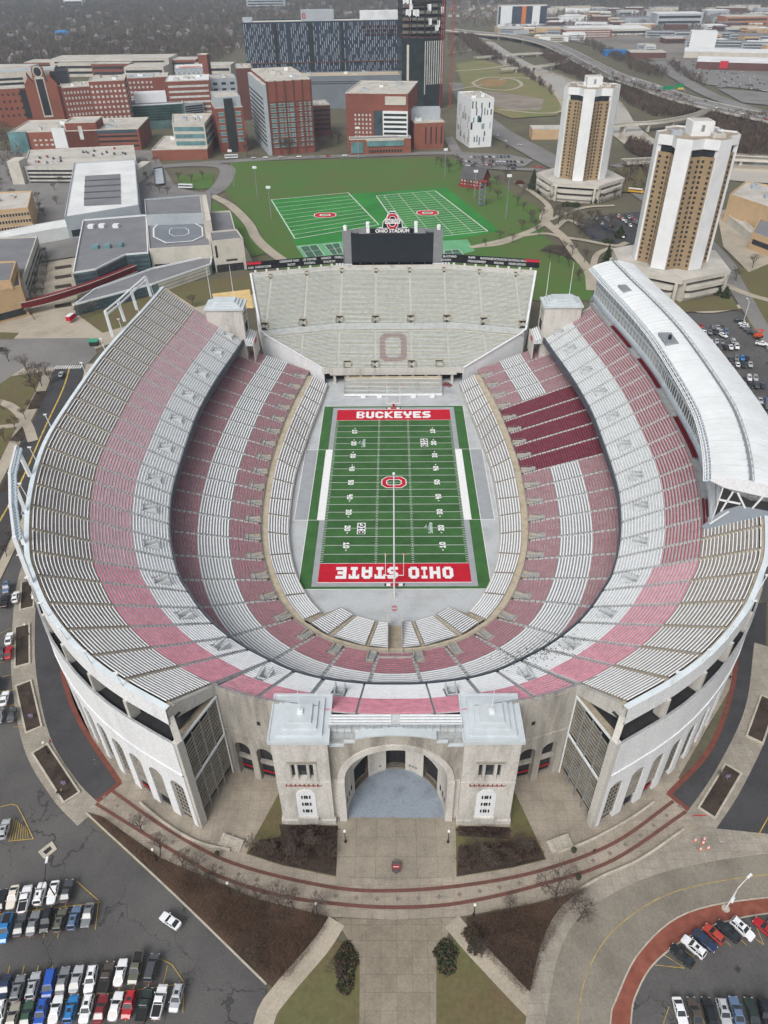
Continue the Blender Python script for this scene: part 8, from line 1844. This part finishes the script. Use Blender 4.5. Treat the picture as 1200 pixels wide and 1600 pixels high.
# ---- the two residence towers: six white faces with folded tan bays between
tan_f = Mstain('tan_facade', (158, 137, 108), (142, 122, 98), .1, .45, .75); whf = M('white_facade', (226, 228, 230), .7, .05, .15)
def res_tower(label, cx, cy, th0, zt, zp):
    o = thing('residence_tower', label, 'tower', (cx, cy, 0)); Rr = 20.3; hwid = 4.0; P = []; kinds = []
    for k in range(6):
        th = th0+k*math.pi/3; u = Vector((math.cos(th), math.sin(th))); v = Vector((-u.y, u.x)); P.append((u*Rr-v*hwid, u*Rr+v*hwid, u, v))
    W_ = MB(); Tn = MB(); wins = []
    for k in range(6):
        a, b, u, v = P[k]; a2, b2, u2, v2 = P[(k+1) % 6]; vm = (b+a2)/2; vm = vm*(1-3.9/vm.length)
        W_.face([(*a, zp), (*b, zp), (*b, zt), (*a, zt)], whf)
        for p, q in ((a, a-u*3.5), (b, b-u*3.5)): W_.face([(*p, zp), (*q, zp), (*q, zt), (*p, zt)], whf)
        bi, ai = b-u*1.2, a2-u2*1.2
        for p, q in ((bi, vm), (vm, ai)):
            Tn.face([(*p, zp), (*q, zp), (*q, zt-7), (*p, zt-7)], tan_f); Tn.face([(*(p*.96), zt-7), (*(q*.96), zt-7), (*(q*.96), zt-3.6), (*(p*.96), zt-3.6)], wdk); W_.face([(*b, zt-3.6), (*a2, zt-3.6), (*a2, zt), (*b, zt)], whf) if False else None; wins.append((p, q))
        # top fascia follows the fold
        for p, q in ((b, vm*1.03), (vm*1.03, a2)): W_.face([(*p, zt-3.6), (*q, zt-3.6), (*q, zt+1.2), (*p, zt+1.2)], whf)
        W_.face([(*a, zt), (*b, zt), (*b, zt+1.2), (*a, zt+1.2)], whf)
    W_.build('white_wall', o); Tn.build('tan_bay', o); mb = MB(); ring = []
    for k in range(6): a, b, u, v = P[k]; a2 = P[(k+1) % 6][0]; vm = (b+a2)/2; vm = vm*(1-3.9/vm.length); ring += [a, b, vm*1.03]
    mb.face([(*p, zt+.4) for p in ring], Mstain('tower_roof', (164, 152, 134), (120, 112, 100), .15, .4, .7)); rf = mb.build('roof', o); mb = MB(); mb.box(-5.5, -5.5, zt+.41, 5.5, 5.5, zt+7, whf); mb.box(-.8, -5.6, zt+2.5, .8, -5.51, zt+5.5, steel); mb.box(-4.4, -4.4, zt+7.01, 4.4, 4.4, zt+7.3, rfl); mb.build('penthouse', rf); rooftop(rf, [tuple(p) for p in ring], zt+.45, 10, int(cx))
    n = 0; first = None; nf = 22; rest = MB(); fl_h = (zt-9-zp)/nf; toC = (Vector((CX-cx, CY-cy))).normalized()
    for p, q in wins:
        d = (q-p).normalized(); nn = Vector((d.y, -d.x)); mid_ = (p+q)/2; vis = nn.dot(toC) > 0 if mid_.dot(nn) > 0 else -nn.dot(toC) > 0
        nn = nn if mid_.dot(nn) > 0 else -nn
        for f in range(nf):
            for s in (.2, .8):
                c = p.lerp(q, s)+nn*.06; z = zp+1.6+f*fl_h
                if nn.dot(toC) > .15 and n < 96:
                    if first is None: mb = MB(); mb.box(-.62, -.08, 0, .62, .08, 1.25, wdk); first = mb.build('window', o); w_ = first
                    else: w_ = first.copy(); COL.objects.link(w_); w_.parent = o
                    w_.location = (c.x, c.y, z); w_.rotation_euler = (0, 0, math.atan2(d.y, d.x)); n += 1
                else: rest.face([(*(c-d*.62), z), (*(c+d*.62), z), (*(c+d*.62), z+1.25), (*(c-d*.62), z+1.25)], wdk)
    r_ = rest.build('window_field', o); r_['kind'] = 'stuff'
    # podium: hexagonal slab on recessed rounded floors
    hexo = lambda R_, off=0: [(R_*math.cos(th0+math.pi/6*0+k*math.pi/3+off), R_*math.sin(th0+k*math.pi/3+off)) for k in range(6)]
    mb = MB(); mb.prism(hexo(34, math.pi/6), zp-2.6, zp-.2, limest, rfl); mb.build('podium_roof', o); mb = MB(); mb.prism(hexo(27), G, zp-2.6, M('podium_glass', (74, 78, 78), .3, .2, .2, .5)); mb.build('podium_glass', o)
    for k in range(6):
        th = th0+k*math.pi/3; u = Vector((math.cos(th), math.sin(th))); v = Vector((-u.y, u.x))
        for (z0, z1, rr) in ((zp-6.4, zp-4.4, 31.5), (zp-10.6, zp-8.2, 31), (G, G+2.6, 29.5)):
            if z0 < G-.1: continue
            mb = MB(); pts = [u*(rr-5)-v*14, u*(rr-1)-v*13, u*rr-v*10.5, u*rr+v*10.5, u*(rr-1)+v*13, u*(rr-5)+v*14]; mb.prism(pts, z0, z1, limest, rfl); mb.build('balcony', o)
        for s in (-1, 1): mb = MB(); mb.obox(u*28+v*14.5*s, u, 1.6, .8, G, zp-2.6, limest); mb.build('pier', o)
vw = lambda cx, cy: math.atan2(CY-cy, CX-cx)
c1 = at(1062, 425, 16); cx_, cy_ = c1.x, c1.y+19; res_tower('near white and tan residence tower of folded bays beside the press box', cx_, cy_, vw(cx_, cy_)-R_(15), zfor(217, cx_, cy_-10), 17)
c1 = at(914, 285, 16); cx_, cy_ = c1.x, c1.y+19; res_tower('farther white and tan residence tower of folded bays by the river', cx_, cy_, vw(cx_, cy_)-R_(4), zfor(139, cx_, cy_-10), 17)
# arts block at the right edge, school bus, lift
o, P = rbld('buff_hall', 'large buff brick hall with a pale parapet at the right edge', [(1140, 305), (1215, 330), (1260, 300), (1165, 285)], 22, buff, rfl, 4); o, P = rbld('buff_hall', 'lower buff brick wing at the right edge with long windows', [(1175, 365), (1270, 400), (1300, 350), (1190, 338)], 14, buff, rfd, 3); bands(o, P[0], P[1], 7, 12, 1, wdk, .6)
rbld('loading_canopy', 'long dark underside canopy in front of the buff halls', [(1132, 333), (1190, 380), (1196, 374), (1140, 328)], 9, limest, rfl, 0)
p = at(992, 303); o = thing('school_bus', 'yellow school bus with a white roof by the far tower', 'bus', (p.x, p.y, G+LV_TOP), R_(-25)); mb = MB(); mb.box(-5.5, -1.25, .5, 5, 1.25, 2.7, paint('yellow')); mb.box(5, -1.15, .5, 6.3, 1.15, 1.7, paint('yellow')); mb.build('body', o); mb = MB(); mb.box(-5.4, -1.2, 2.71, 4.9, 1.2, 3.0, whites); mb.build('roof', o); mb = MB(); mb.box(-5, -1.28, 1.7, 4.6, 1.28, 2.4, cglass); mb.build('window', o)
for x in (-3.5, 4): 
    for s in (-1.05, 1.05): mb = MB(); mb.tube([(x, s-.15, .5), (x, s+.15, .5)], .5, .5, tyre, 10); mb.build('wheel', o)
def citybus(px, py, rz_, lab): 
    p = at(px, py); o = thing('city_bus', lab, 'bus', (p.x, p.y, G+LV_TOP), rz_, 'white buses'); mb = MB(); mb.box(-6, -1.3, .4, 6, 1.3, 3.0, whites); mb.build('body', o); mb = MB(); mb.box(-5.7, -1.33, 1.5, 5.6, 1.33, 2.5, cglass); mb.build('window', o)
    for x in (-3.6, 3.8):
        for s in (-1.1, 1.1): mb = MB(); mb.tube([(x, s-.15, .5), (x, s+.15, .5)], .5, .5, tyre, 10); mb.build('wheel', o)
citybus(362, 249, R_(5), 'white bus with dark windows on the street by the brick blocks'); citybus(291, 296, R_(-8), 'white bus with dark windows waiting at the turning place')
p = at(113, 503); o = thing('food_truck', 'small red truck with a white roof on the pale pavement', 'truck', (p.x, p.y, G+LV_TOP), R_(80)); mb = MB(); mb.box(-3, -1.2, .5, 2, 1.2, 2.9, red_p); mb.build('body', o); mb = MB(); mb.box(-3, -1.2, 2.91, 2, 1.2, 3.1, whites); mb.build('roof', o); mb = MB(); mb.box(2, -1.1, .5, 3.6, 1.1, 2.2, red_p); mb.build('cab', o)
p = at(1183, 530); o = thing('boom_lift', 'orange boom lift at the grass verge behind the press box', 'lift', (p.x, p.y, G+LV_TOP), R_(15)); mb = MB(); ol_ = M('lift_orange', (206, 84, 50), .6, .1, .5); mb.box(-2, -1.1, .5, 2, 1.1, 1.6, ol_); mb.build('chassis', o); mb = MB(); mb.beam((-1, 0, 1.8), (2.5, 0, 3.4), .5, .5, ol_); mb.beam((2.5, 0, 3.4), (-3, .2, 4.2), .4, .4, ol_); mb.build('boom', o)
for x in (-1.4, 1.4):
    for s in (-1, 1): mb = MB(); mb.tube([(x, s-.2, .5), (x, s+.2, .5)], .55, .55, tyre, 10); mb.build('wheel', o)
p = at(148, 540); o = thing('bus_shelter', 'small green roofed kiosk on the pavement by the road', 'kiosk', (p.x, p.y, G)); mb = MB(); mb.box(-2, -1.5, 0, 2, 1.5, 2.6, wdk); mb.build('wall', o); mb = MB(); mb.box(-2.4, -1.9, 2.61, 2.4, 1.9, 3.0, M('kiosk_green', (64, 150, 120), .7, 0)); mb.build('roof', o)
# ================================================================== RIVER BRIDGES, HIGHWAY
def bridge(label, pts, wd, zd, name='bridge', mat=croad, npier=4, thick=1.4):
    o = thing(name, label, 'bridge'); L = [(p.x, p.y) for p in crom([at(*q, zd).to_2d() for q in pts], 8)]; A, B = offs(L, wd/2), offs(L, -wd/2); mb = MB(); mb.strip([(*p, zd) for p in B], [(*p, zd) for p in A], mat); mb.strip([(*p, zd-thick) for p in B], [(*p, zd-thick) for p in A], limest); mb.build('deck', o); mb = MB()
    for E_ in (A, B): mb.strip([(*p, zd-thick) for p in E_], [(*p, zd+.9) for p in E_], limest)
    mb.build('parapet', o)
    for k in range(1, npier+1): i = round(k*(len(L)-1)/(npier+1)); mb = MB(); p = L[i]; d_ = Vector(L[min(i+1, len(L)-1)])-Vector(L[i-1]); mb.obox(p, (d_.y, -d_.x), wd*.4, 1.0, G-.5, zd-thick, limest); mb.build('pier', o)
    return L, A, B
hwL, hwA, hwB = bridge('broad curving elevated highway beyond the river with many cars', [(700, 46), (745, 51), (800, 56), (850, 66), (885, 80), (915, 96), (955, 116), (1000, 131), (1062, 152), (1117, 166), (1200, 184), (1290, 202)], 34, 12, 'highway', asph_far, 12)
strip_mesh('road_line', hwL, 1.6, 12.05, limest)
bridge('highway ramp looping back over the river', [(898, 82), (885, 95), (860, 101), (820, 105), (780, 108)], 9, 11, npier=5); bridge('old arched bridge over the upper river', [(742, 90), (800, 85), (862, 82)], 10, 9, npier=4); bridge('pale slender bridge over the river between the two towers', [(945, 197), (985, 193), (1030, 190), (1080, 181), (1105, 172)], 9, 12, npier=4); bridge('flat road bridge over the river behind the near tower', [(975, 252), (1060, 248), (1130, 246), (1260, 252)], 14, 9, npier=3)
strip_mesh('road', pxline([(1020, 98), (1050, 116), (1090, 140), (1130, 158), (1200, 180), (1290, 200)]), 22, G+LV[0]+.05, asph_far); strip_mesh('road', pxline([(1290, 128), (1160, 132), (1120, 138)]), 12, G+LV[0]+.07, asph_far)
r = random.Random(12)
for k in range(46): i = r.randrange(4, len(hwL)-4); s = r.choice([-.72, -.42, .42, .72]); p = hwL[i] if s == 0 else (hwL[i][0]+(hwA[i][0]-hwL[i][0])*s, hwL[i][1]+(hwA[i][1]-hwL[i][1])*s); o = tp_.copy(); COL.objects.link(o); d_ = Vector(hwL[i+1])-Vector(hwL[i]); o.location = (p[0], p[1], 12.06); o.rotation_euler = (0, 0, math.atan2(d_.y, d_.x)); cc = r.choice(CCOL); o.material_slots[0].link = 'OBJECT'; o.material_slots[0].material = paint(cc); tag(o, cc+' car driving on the elevated highway beyond the river', 'car', 'cars on the highway')
for k in range(90): u, v = r.random(), r.randrange(7); tiny(1052+u*120+v*8, 93+v*6+u*16+r.uniform(-.5, .5), (3, 2), 'car parked in the big shop lot beyond the highway', 'cars in the shop lot')
for k in range(7): tiny(740+r.random()*60, 190+r.random()*40, (4, 4), 'car on the road along the river park', 'cars on the park road')
p = at(1050, 150, 12); q = at(1052, 152, 12); o = thing('highway_sign', 'green highway sign gantry over the road', 'road sign', (p.x, p.y, 12)); mb = MB(); mb.box(-13, -.3, 7, -1, .3, 11, M('sign_green', (20, 130, 86), .5, 0)); mb.box(1, -.3, 8, 12, .3, 13, M('sign_green', (20, 130, 86))); mb.box(5, -.34, 7, 12, -.31, 9, M('sign_yellow', (214, 180, 60), .6, 0)); mb.build('panel', o); mb = MB(); mb.beam((-14, 0, 7), (14, 0, 7), .5, .5, steel); mb.beam((-14, 0, -4), (-14, 0, 8), .6, .6, steel); mb.beam((14, 0, -4), (14, 0, 8), .6, .6, steel); mb.build('gantry', o)
# ================================================================== FAR TOWN
def gen(name, label, cat, px, py, wx, dy, h, wall, roof, ang=0., grp=None, bandn=0, wm=None):
    p = at(px, py); c, s = math.cos(ang), math.sin(ang); R2 = lambda x, y: (p.x+x*c-y*s, p.y+x*s+y*c); P = [R2(-wx/2, 0), R2(wx/2, 0), R2(wx/2, dy), R2(-wx/2, dy)]; o = thing(name, label, cat, (0, 0, 0), 0, grp); mb = MB(); mb.prism(P, G, G+h, wall); mb.build('wall', o); mb = MB(); mb.prism([(p.x+(x-p.x)*1.0, y) for x, y in P], G+h+.02, G+h+.8, roof); mb.build('roof', o)
    if bandn: bands(o, P[0], P[1], G+2, G+h-1, bandn, wm or wdk, .45)
    return o, P
o, P = gen('apartment_block', 'white apartment block with navy panels and one orange stripe', 'building', 815, 41, 118, 30, 42, whites, rfl); a, b = Vector(P[0]), Vector(P[1]); t = (b-a).normalized()
for f0, f1, mt in ((.28, .48, navyg), (.48, .57, M('panel_orange', (206, 116, 56), .7, 0)), (.57, .7, navyg), (.86, 1, navyg), (0, .04, navyg)): mb = MB(); mb.obox(a.lerp(b, (f0+f1)/2)+Vector((0, -.3)), t, (f1-f0)*(b-a).length/2, .3, G+5, G+41, mt); mb.build('panel', o)
o, P = gen('shop', 'long brick shop with a white roof and a square red sign by the big lot', 'shop', 1178, 112, 170, 70, 11, brickd, rfw, R_(-20)); a, b = Vector(P[0]), Vector(P[1]); mb = MB(); d_ = (b-a).normalized(); mb.obox(a+d_*40+Vector((-.3, -.6)), d_, 6, .6, G+3, G+13, M('sign_red', (190, 40, 60))); mb.build('sign', o)
gen('shop', 'pale walled shop with a broad white roof behind the big lot', 'shop', 1140, 93, 150, 60, 10, limest, rfw, R_(-18)); gen('warehouse', 'large white roofed shop above the highway bend', 'shop', 955, 56, 170, 90, 12, limest, rfw, R_(3), None, 1)
gen('apartment_block', 'red and white apartment block beside the highway bend', 'building', 918, 60, 100, 40, 15, brick, rfl, 0, None, 3, wlight); gen('warehouse', 'low grey hall among the yards with a blue awning', 'building', 963, 88, 40, 20, 8, M('awning_blue', (40, 116, 180), .6, 0), M('awning_blue', (40, 116, 180)), 0); gen('warehouse', 'small brick hall with a pale roof by the yards', 'building', 1012, 92, 60, 40, 9, brickd, rfl, R_(-5)); gen('theatre', 'tall blank white hall among grey apartments', 'building', 1096, 76, 46, 40, 26, whites, rfw, R_(-14)); 
gen('silo_hall', 'pale blue grey hall with a domed white roof on the far right', 'building', 1060, 40, 110, 60, 24, gpan, rfw, 0, None, 2); gen('office_block', 'orange brown office block far away on the right', 'building', 1165, 42, 100, 60, 20, M('rust_panel', (170, 118, 84), .8, .1, .05), rfl, 0, None, 2)
r = random.Random(31); lab_c = ['pale roofed', 'grey walled', 'brick walled', 'white walled', 'tan walled']
walls_ = [limest, gpan, brickd, whites, buff]
for k in range(105):
    px = r.uniform(790, 1330); py = r.uniform(14, 84)
    if py > 20+ (1250-px)*.14 and px < 1000: py = r.uniform(14, 44)
    if 770 < px < 860 and 30 < py < 48: continue
    i = r.randrange(5); sc = 1+(60-py)*.012; gen('town_building', lab_c[i]+' low building in the far town beyond the highway', 'building', px, py, r.uniform(22, 66)*sc, r.uniform(14, 38)*sc, r.uniform(6, 13), walls_[i], r.choice([rfl, rfw, rfd, rfl]), R_(r.choice([0, -8, -18, 4])), 'low buildings of the far town', r.choice([0, 1, 2]) if py > 25 else 0)
for k in range(12): gen('apartment_row', 'grey gabled apartment row beyond the big shop lot', 'building', 1030+k*22+r.uniform(-4, 4), 58+k*1.6+r.uniform(-4, 4)+(k % 2)*9, 60, 16, 12, gpan, rfd, R_(-12), 'grey apartment rows beyond the shop lot', 2)
for k in range(7): gen('campus_building', ['pale roofed low building behind the medical campus', 'brick low building behind the medical campus'][k % 2], 'building', 20+k*52, 122+r.uniform(-8, 8), 60, 40, 18, [limest, brick][k % 2], rfl, 0, 'low buildings behind the medical campus', 2)
gen('garage', 'long pale parking deck with dark ramps behind the brick wings', 'building', 175, 118, 190, 60, 22, limest, rfl, 0, None, 4); gen('apartment_block', 'distant long pale block far beyond the hospital', 'building', 416, 14, 130, 30, 26, gpan, rfl, 0, None, 3); gen('apartment_block', 'distant pale tower block at the top left', 'building', 115, 8, 70, 40, 60, whites, rfl, 0, None, 4); gen('substation', 'pale flat industrial hall by the park road', 'building', 860, 218, 38, 20, 9, buff, rfl, 0)
# gabled houses of the wooded quarter, each its own
hm = []
for i, (wc, rc) in enumerate((((178, 172, 164), (112, 108, 106)), ((146, 130, 118), (86, 82, 84)), ((190, 188, 184), (108, 104, 104)), ((150, 110, 96), (104, 98, 98)), ((160, 152, 140), (122, 120, 122)))):
    mb = MB(); wm_ = M('house_wall_%s' % 'abcde'[i], wc, .85, .1, .05); rm = M('house_roof_%s' % 'abcde'[i], rc, .85, .12, .05); mb.prism([(-5, -6), (5, -6), (5, 6), (-5, 6)], 0, 6, wm_); mb.face([(-5, -6, 6), (5, -6, 6), (0, -6, 10)], wm_); mb.face([(-5, 6, 6), (5, 6, 6), (0, 6, 10)], wm_); mb.face([(-5.6, -6.5, 5.6), (0, -6.5, 10.2), (0, 6.5, 10.2), (-5.6, 6.5, 5.6)], rm); mb.face([(5.6, -6.5, 5.6), (0, -6.5, 10.2), (0, 6.5, 10.2), (5.6, 6.5, 5.6)], rm); mb.box(1.2, 2, 8, 2.2, 3, 11.4, brickd); mb.box(-1, -6.1, .1, 1, -6.02, 2.4, wdk); o = mb.build('house'); o.location = (0, 3000+i*30, G); hm.append(o)
used = [0]*5; names_ = ['cream', 'tan', 'white', 'brick', 'buff']
HP = []
for k in range(230):
    px = r.uniform(-60, 640) if k < 190 else r.uniform(700, 800); py = r.uniform(8, 104) if px < 385 else r.uniform(6, 30)
    if 380 < px < 630 and py > 26: continue
    i = r.randrange(5); p = at(px, py); o = hm[i] if not used[i] else hm[i].copy()
    if used[i]: COL.objects.link(o)
    used[i] = 1; s = r.uniform(.85, 1.25); o.location = (p.x, p.y, G); o.rotation_euler = (0, 0, r.choice([0, R_(90)])+r.uniform(-.1, .1)); o.scale = (s, s, s); HP.append((p.x, p.y)); tag(o, names_[i]+' gabled house half hidden among bare trees of the far quarter', 'house', names_[i]+' houses among the trees')
p = at(99, 56); mb = MB(); mb.prism([(-16, -8), (16, -8), (12, 9), (-10, 9)], 0, 9, M('tarp_blue', (60, 140, 200), .6, .1, .1)); mb.prism([(-14, -6), (10, -6), (10, 6), (-10, 6)], 9, 11, M('tarp_blue', (60, 140, 200))); o = mb.build('blue_roofed_house'); o.location = (p.x, p.y, G); tag(o, 'building with a bright blue tarpaulin roof among the bare trees', 'house')
# ================================================================== WOODS (uncountable): crowns of many small twig clumps
def woods(name, label, regions, seed, hgt=11., tris=26, mats=None, gap=0.):
    rg = np.random.default_rng(seed); C_ = []
    for poly, n in regions:
        W = [at(*q).to_2d() for q in poly]; W = np.array([[q.x, q.y] for q in W]); x0, y0 = W.min(0); x1, y1 = W.max(0); got = 0
        while got < n:
            P = rg.uniform((x0, y0), (x1, y1), (n*2, 2)); ins = np.zeros(len(P), bool); j = len(W)-1
            for i in range(len(W)):
                c = ((W[i, 1] > P[:, 1]) != (W[j, 1] > P[:, 1])) & (P[:, 0] < (W[j, 0]-W[i, 0])*(P[:, 1]-W[i, 1])/(W[j, 1]-W[i, 1]+1e-9)+W[i, 0]); ins ^= c; j = i
            P = P[ins][:n-got]; C_.append(P); got += len(P)
            if len(P) == 0: break
    P = np.concatenate(C_); N = len(P); h = rg.uniform(.65, 1.25, N)*hgt; rad = h*rg.uniform(.32, .5, N)
    u = rg.normal(size=(N, tris, 3)); u /= np.linalg.norm(u, axis=2, keepdims=True); u *= rg.uniform(.45, 1, (N, tris, 1)); ctr = np.empty((N, tris, 3)); ctr[..., 0] = P[:, None, 0]+u[..., 0]*rad[:, None]; ctr[..., 1] = P[:, None, 1]+u[..., 1]*rad[:, None]; ctr[..., 2] = G+h[:, None]*(.6+.42*u[..., 2])
    a = rg.normal(size=(N, tris, 3)); a /= np.linalg.norm(a, axis=2, keepdims=True); a[..., 2] = np.abs(a[..., 2])+.5; b = rg.normal(size=(N, tris, 3)); b /= np.linalg.norm(b, axis=2, keepdims=True); s = (h*.13)[:, None, None]*rg.uniform(.6, 1.5, (N, tris, 1))
    V = np.stack([ctr-a*s, ctr+b*s*.45, ctr+a*s], 2).reshape(-1, 3)
    st = np.stack([np.c_[P[:, 0]-.25, P[:, 1], np.full(N, G)], np.c_[P[:, 0]+.25, P[:, 1], np.full(N, G)], np.c_[P[:, 0], P[:, 1], G+h*.8]], 1).reshape(-1, 3)
    V = np.concatenate([V, st]); nt = len(V)//3; me = bpy.data.meshes.new(name); me.vertices.add(len(V)); me.vertices.foreach_set('co', V.astype(np.float32).ravel()); me.loops.add(nt*3); me.loops.foreach_set('vertex_index', np.arange(nt*3, dtype=np.int32)); me.polygons.add(nt); me.polygons.foreach_set('loop_start', np.arange(nt, dtype=np.int32)*3)
    for m_ in mats: me.materials.append(m_)
    mi = np.repeat(rg.integers(0, len(mats), N), tris); mi = np.concatenate([mi, np.zeros(N, int)]); me.polygons.foreach_set('material_index', mi.astype(np.int32)); me.update(); me.validate(); o = bpy.data.objects.new(name, me); COL.objects.link(o); return tag(o, label, 'woodland', None, 'stuff')
wm1 = [M('wood_grey', (92, 84, 80), .95, .22, .03), M('wood_brown', (98, 84, 74), .95, .22, .03), M('wood_dark', (74, 68, 66), .95, .22, .03), M('wood_tan', (120, 104, 86), .95, .2, .03)]; wm2 = [M('brush_dark', (84, 72, 64), .95, .22, .05), M('brush_brown', (98, 82, 68), .95, .22, .05)]; wmE = wm1+[M('wood_evergreen', (70, 76, 62), .95, .2, .03)]
woods('woodland', 'grey brown bare woodland over the far residential quarter', [([(-140, 10), (384, 10), (384, 70), (330, 98), (200, 112), (0, 116), (-140, 118)], 11500), ([(-140, 60), (384, 60), (384, 74), (330, 102), (200, 116), (-140, 120)], 2500), ([(380, 6), (640, 6), (640, 34), (380, 34)], 2200), ([(-140, 1), (1300, 1), (1300, 11), (-140, 11)], 6500)], 1, 12, 24, wmE)
woods('riverside_woods', 'dark leafless brush along both river banks and the highway', [([(714, 56), (742, 60), (775, 86), (806, 112), (852, 140), (880, 168), (866, 150), (838, 128), (800, 100), (760, 92), (735, 78)], 620), ([(842, 84), (872, 92), (905, 104), (945, 122), (985, 138), (1060, 160), (1085, 172), (1075, 186), (1020, 182), (985, 165), (950, 145), (900, 122), (868, 108)], 1300), ([(1110, 182), (1200, 190), (1300, 208), (1300, 246), (1180, 246), (1120, 236), (1090, 206)], 800), ([(985, 226), (1010, 236), (1040, 248), (1000, 250), (975, 232)], 160), ([(900, 62), (935, 82), (990, 112), (1040, 128), (1040, 112), (985, 95), (930, 70)], 260), ([(1050, 100), (1070, 114), (1105, 134), (1098, 138), (1062, 118), (1040, 104)], 60)], 2, 9, 34, wm2)
woods('town_trees', 'bare trees scattered between the buildings of the far town', [([(780, 12), (1300, 12), (1300, 70), (1040, 62), (900, 56), (760, 40)], 3200), ([(704, 20), (770, 20), (770, 44), (704, 44)], 160), ([(700, 60), (732, 66), (730, 88), (700, 92)], 70), ([(960, 270), (1020, 262), (1012, 300), (965, 300)], 30), ([(-60, 240), (30, 240), (40, 262), (10, 300), (-60, 310)], 60), ([(0, 196), (14, 196), (14, 232), (0, 232)], 20)], 3, 9, 26, wm1)
mb = MB(); r = random.Random(8); bk = M('bird_dark', (48, 46, 46), .9, 0)
for k in range(230):
    c = at(850+r.gauss(0, 32), 955+r.gauss(0, 17), 37.5); u_ = min(range(140), key=lambda i: (Vector((-samp(_c3, i/10)[0], samp(_c3, i/10)[1]))-c.to_2d()).length)/10; p, q, zb = upper(u_); e_ = (q-p).normalized(); f = ((Vector((-c.x, c.y))-p).dot(e_))/(q-p).length; z = Z0+(Z3-Z0)*f+1.05; a = r.uniform(0, 6.28); ca, sa = math.cos(a)*.24, math.sin(a)*.24
    mb.face([(c.x-ca, c.y-sa, z), (c.x-sa*.45, c.y+ca*.45, z+.16), (c.x+ca*1.1, c.y+sa*1.1, z+.1), (c.x+sa*.45, c.y-ca*.45, z+.16)], bk)
tag(mb.build('bird_flock'), 'dark speckled flock of birds settled on the right upper rows', 'birds', None, 'stuff')
# ================================================================== HAZE: one closed box of even thin air round camera, ground and town
mb = MB(); hz_m = bpy.data.materials.new('haze_air'); hz_m.use_nodes = True; nt = hz_m.node_tree
for nd in list(nt.nodes):
    if nd.type != 'OUTPUT_MATERIAL': nt.nodes.remove(nd)
pv_ = nt.nodes.new('ShaderNodeVolumePrincipled'); pv_.inputs['Color'].default_value = (.74, .86, 1.0, 1); pv_.inputs['Density'].default_value = HAZE; pv_.inputs['Anisotropy'].default_value = .1
nt.links.new(pv_.outputs[0], [n for n in nt.nodes if n.type == 'OUTPUT_MATERIAL'][0].inputs['Volume'])
mb.box(-5300, -520, -3, 5300, 7100, 216, hz_m); o = mb.build('haze'); o['kind'] = 'stuff'
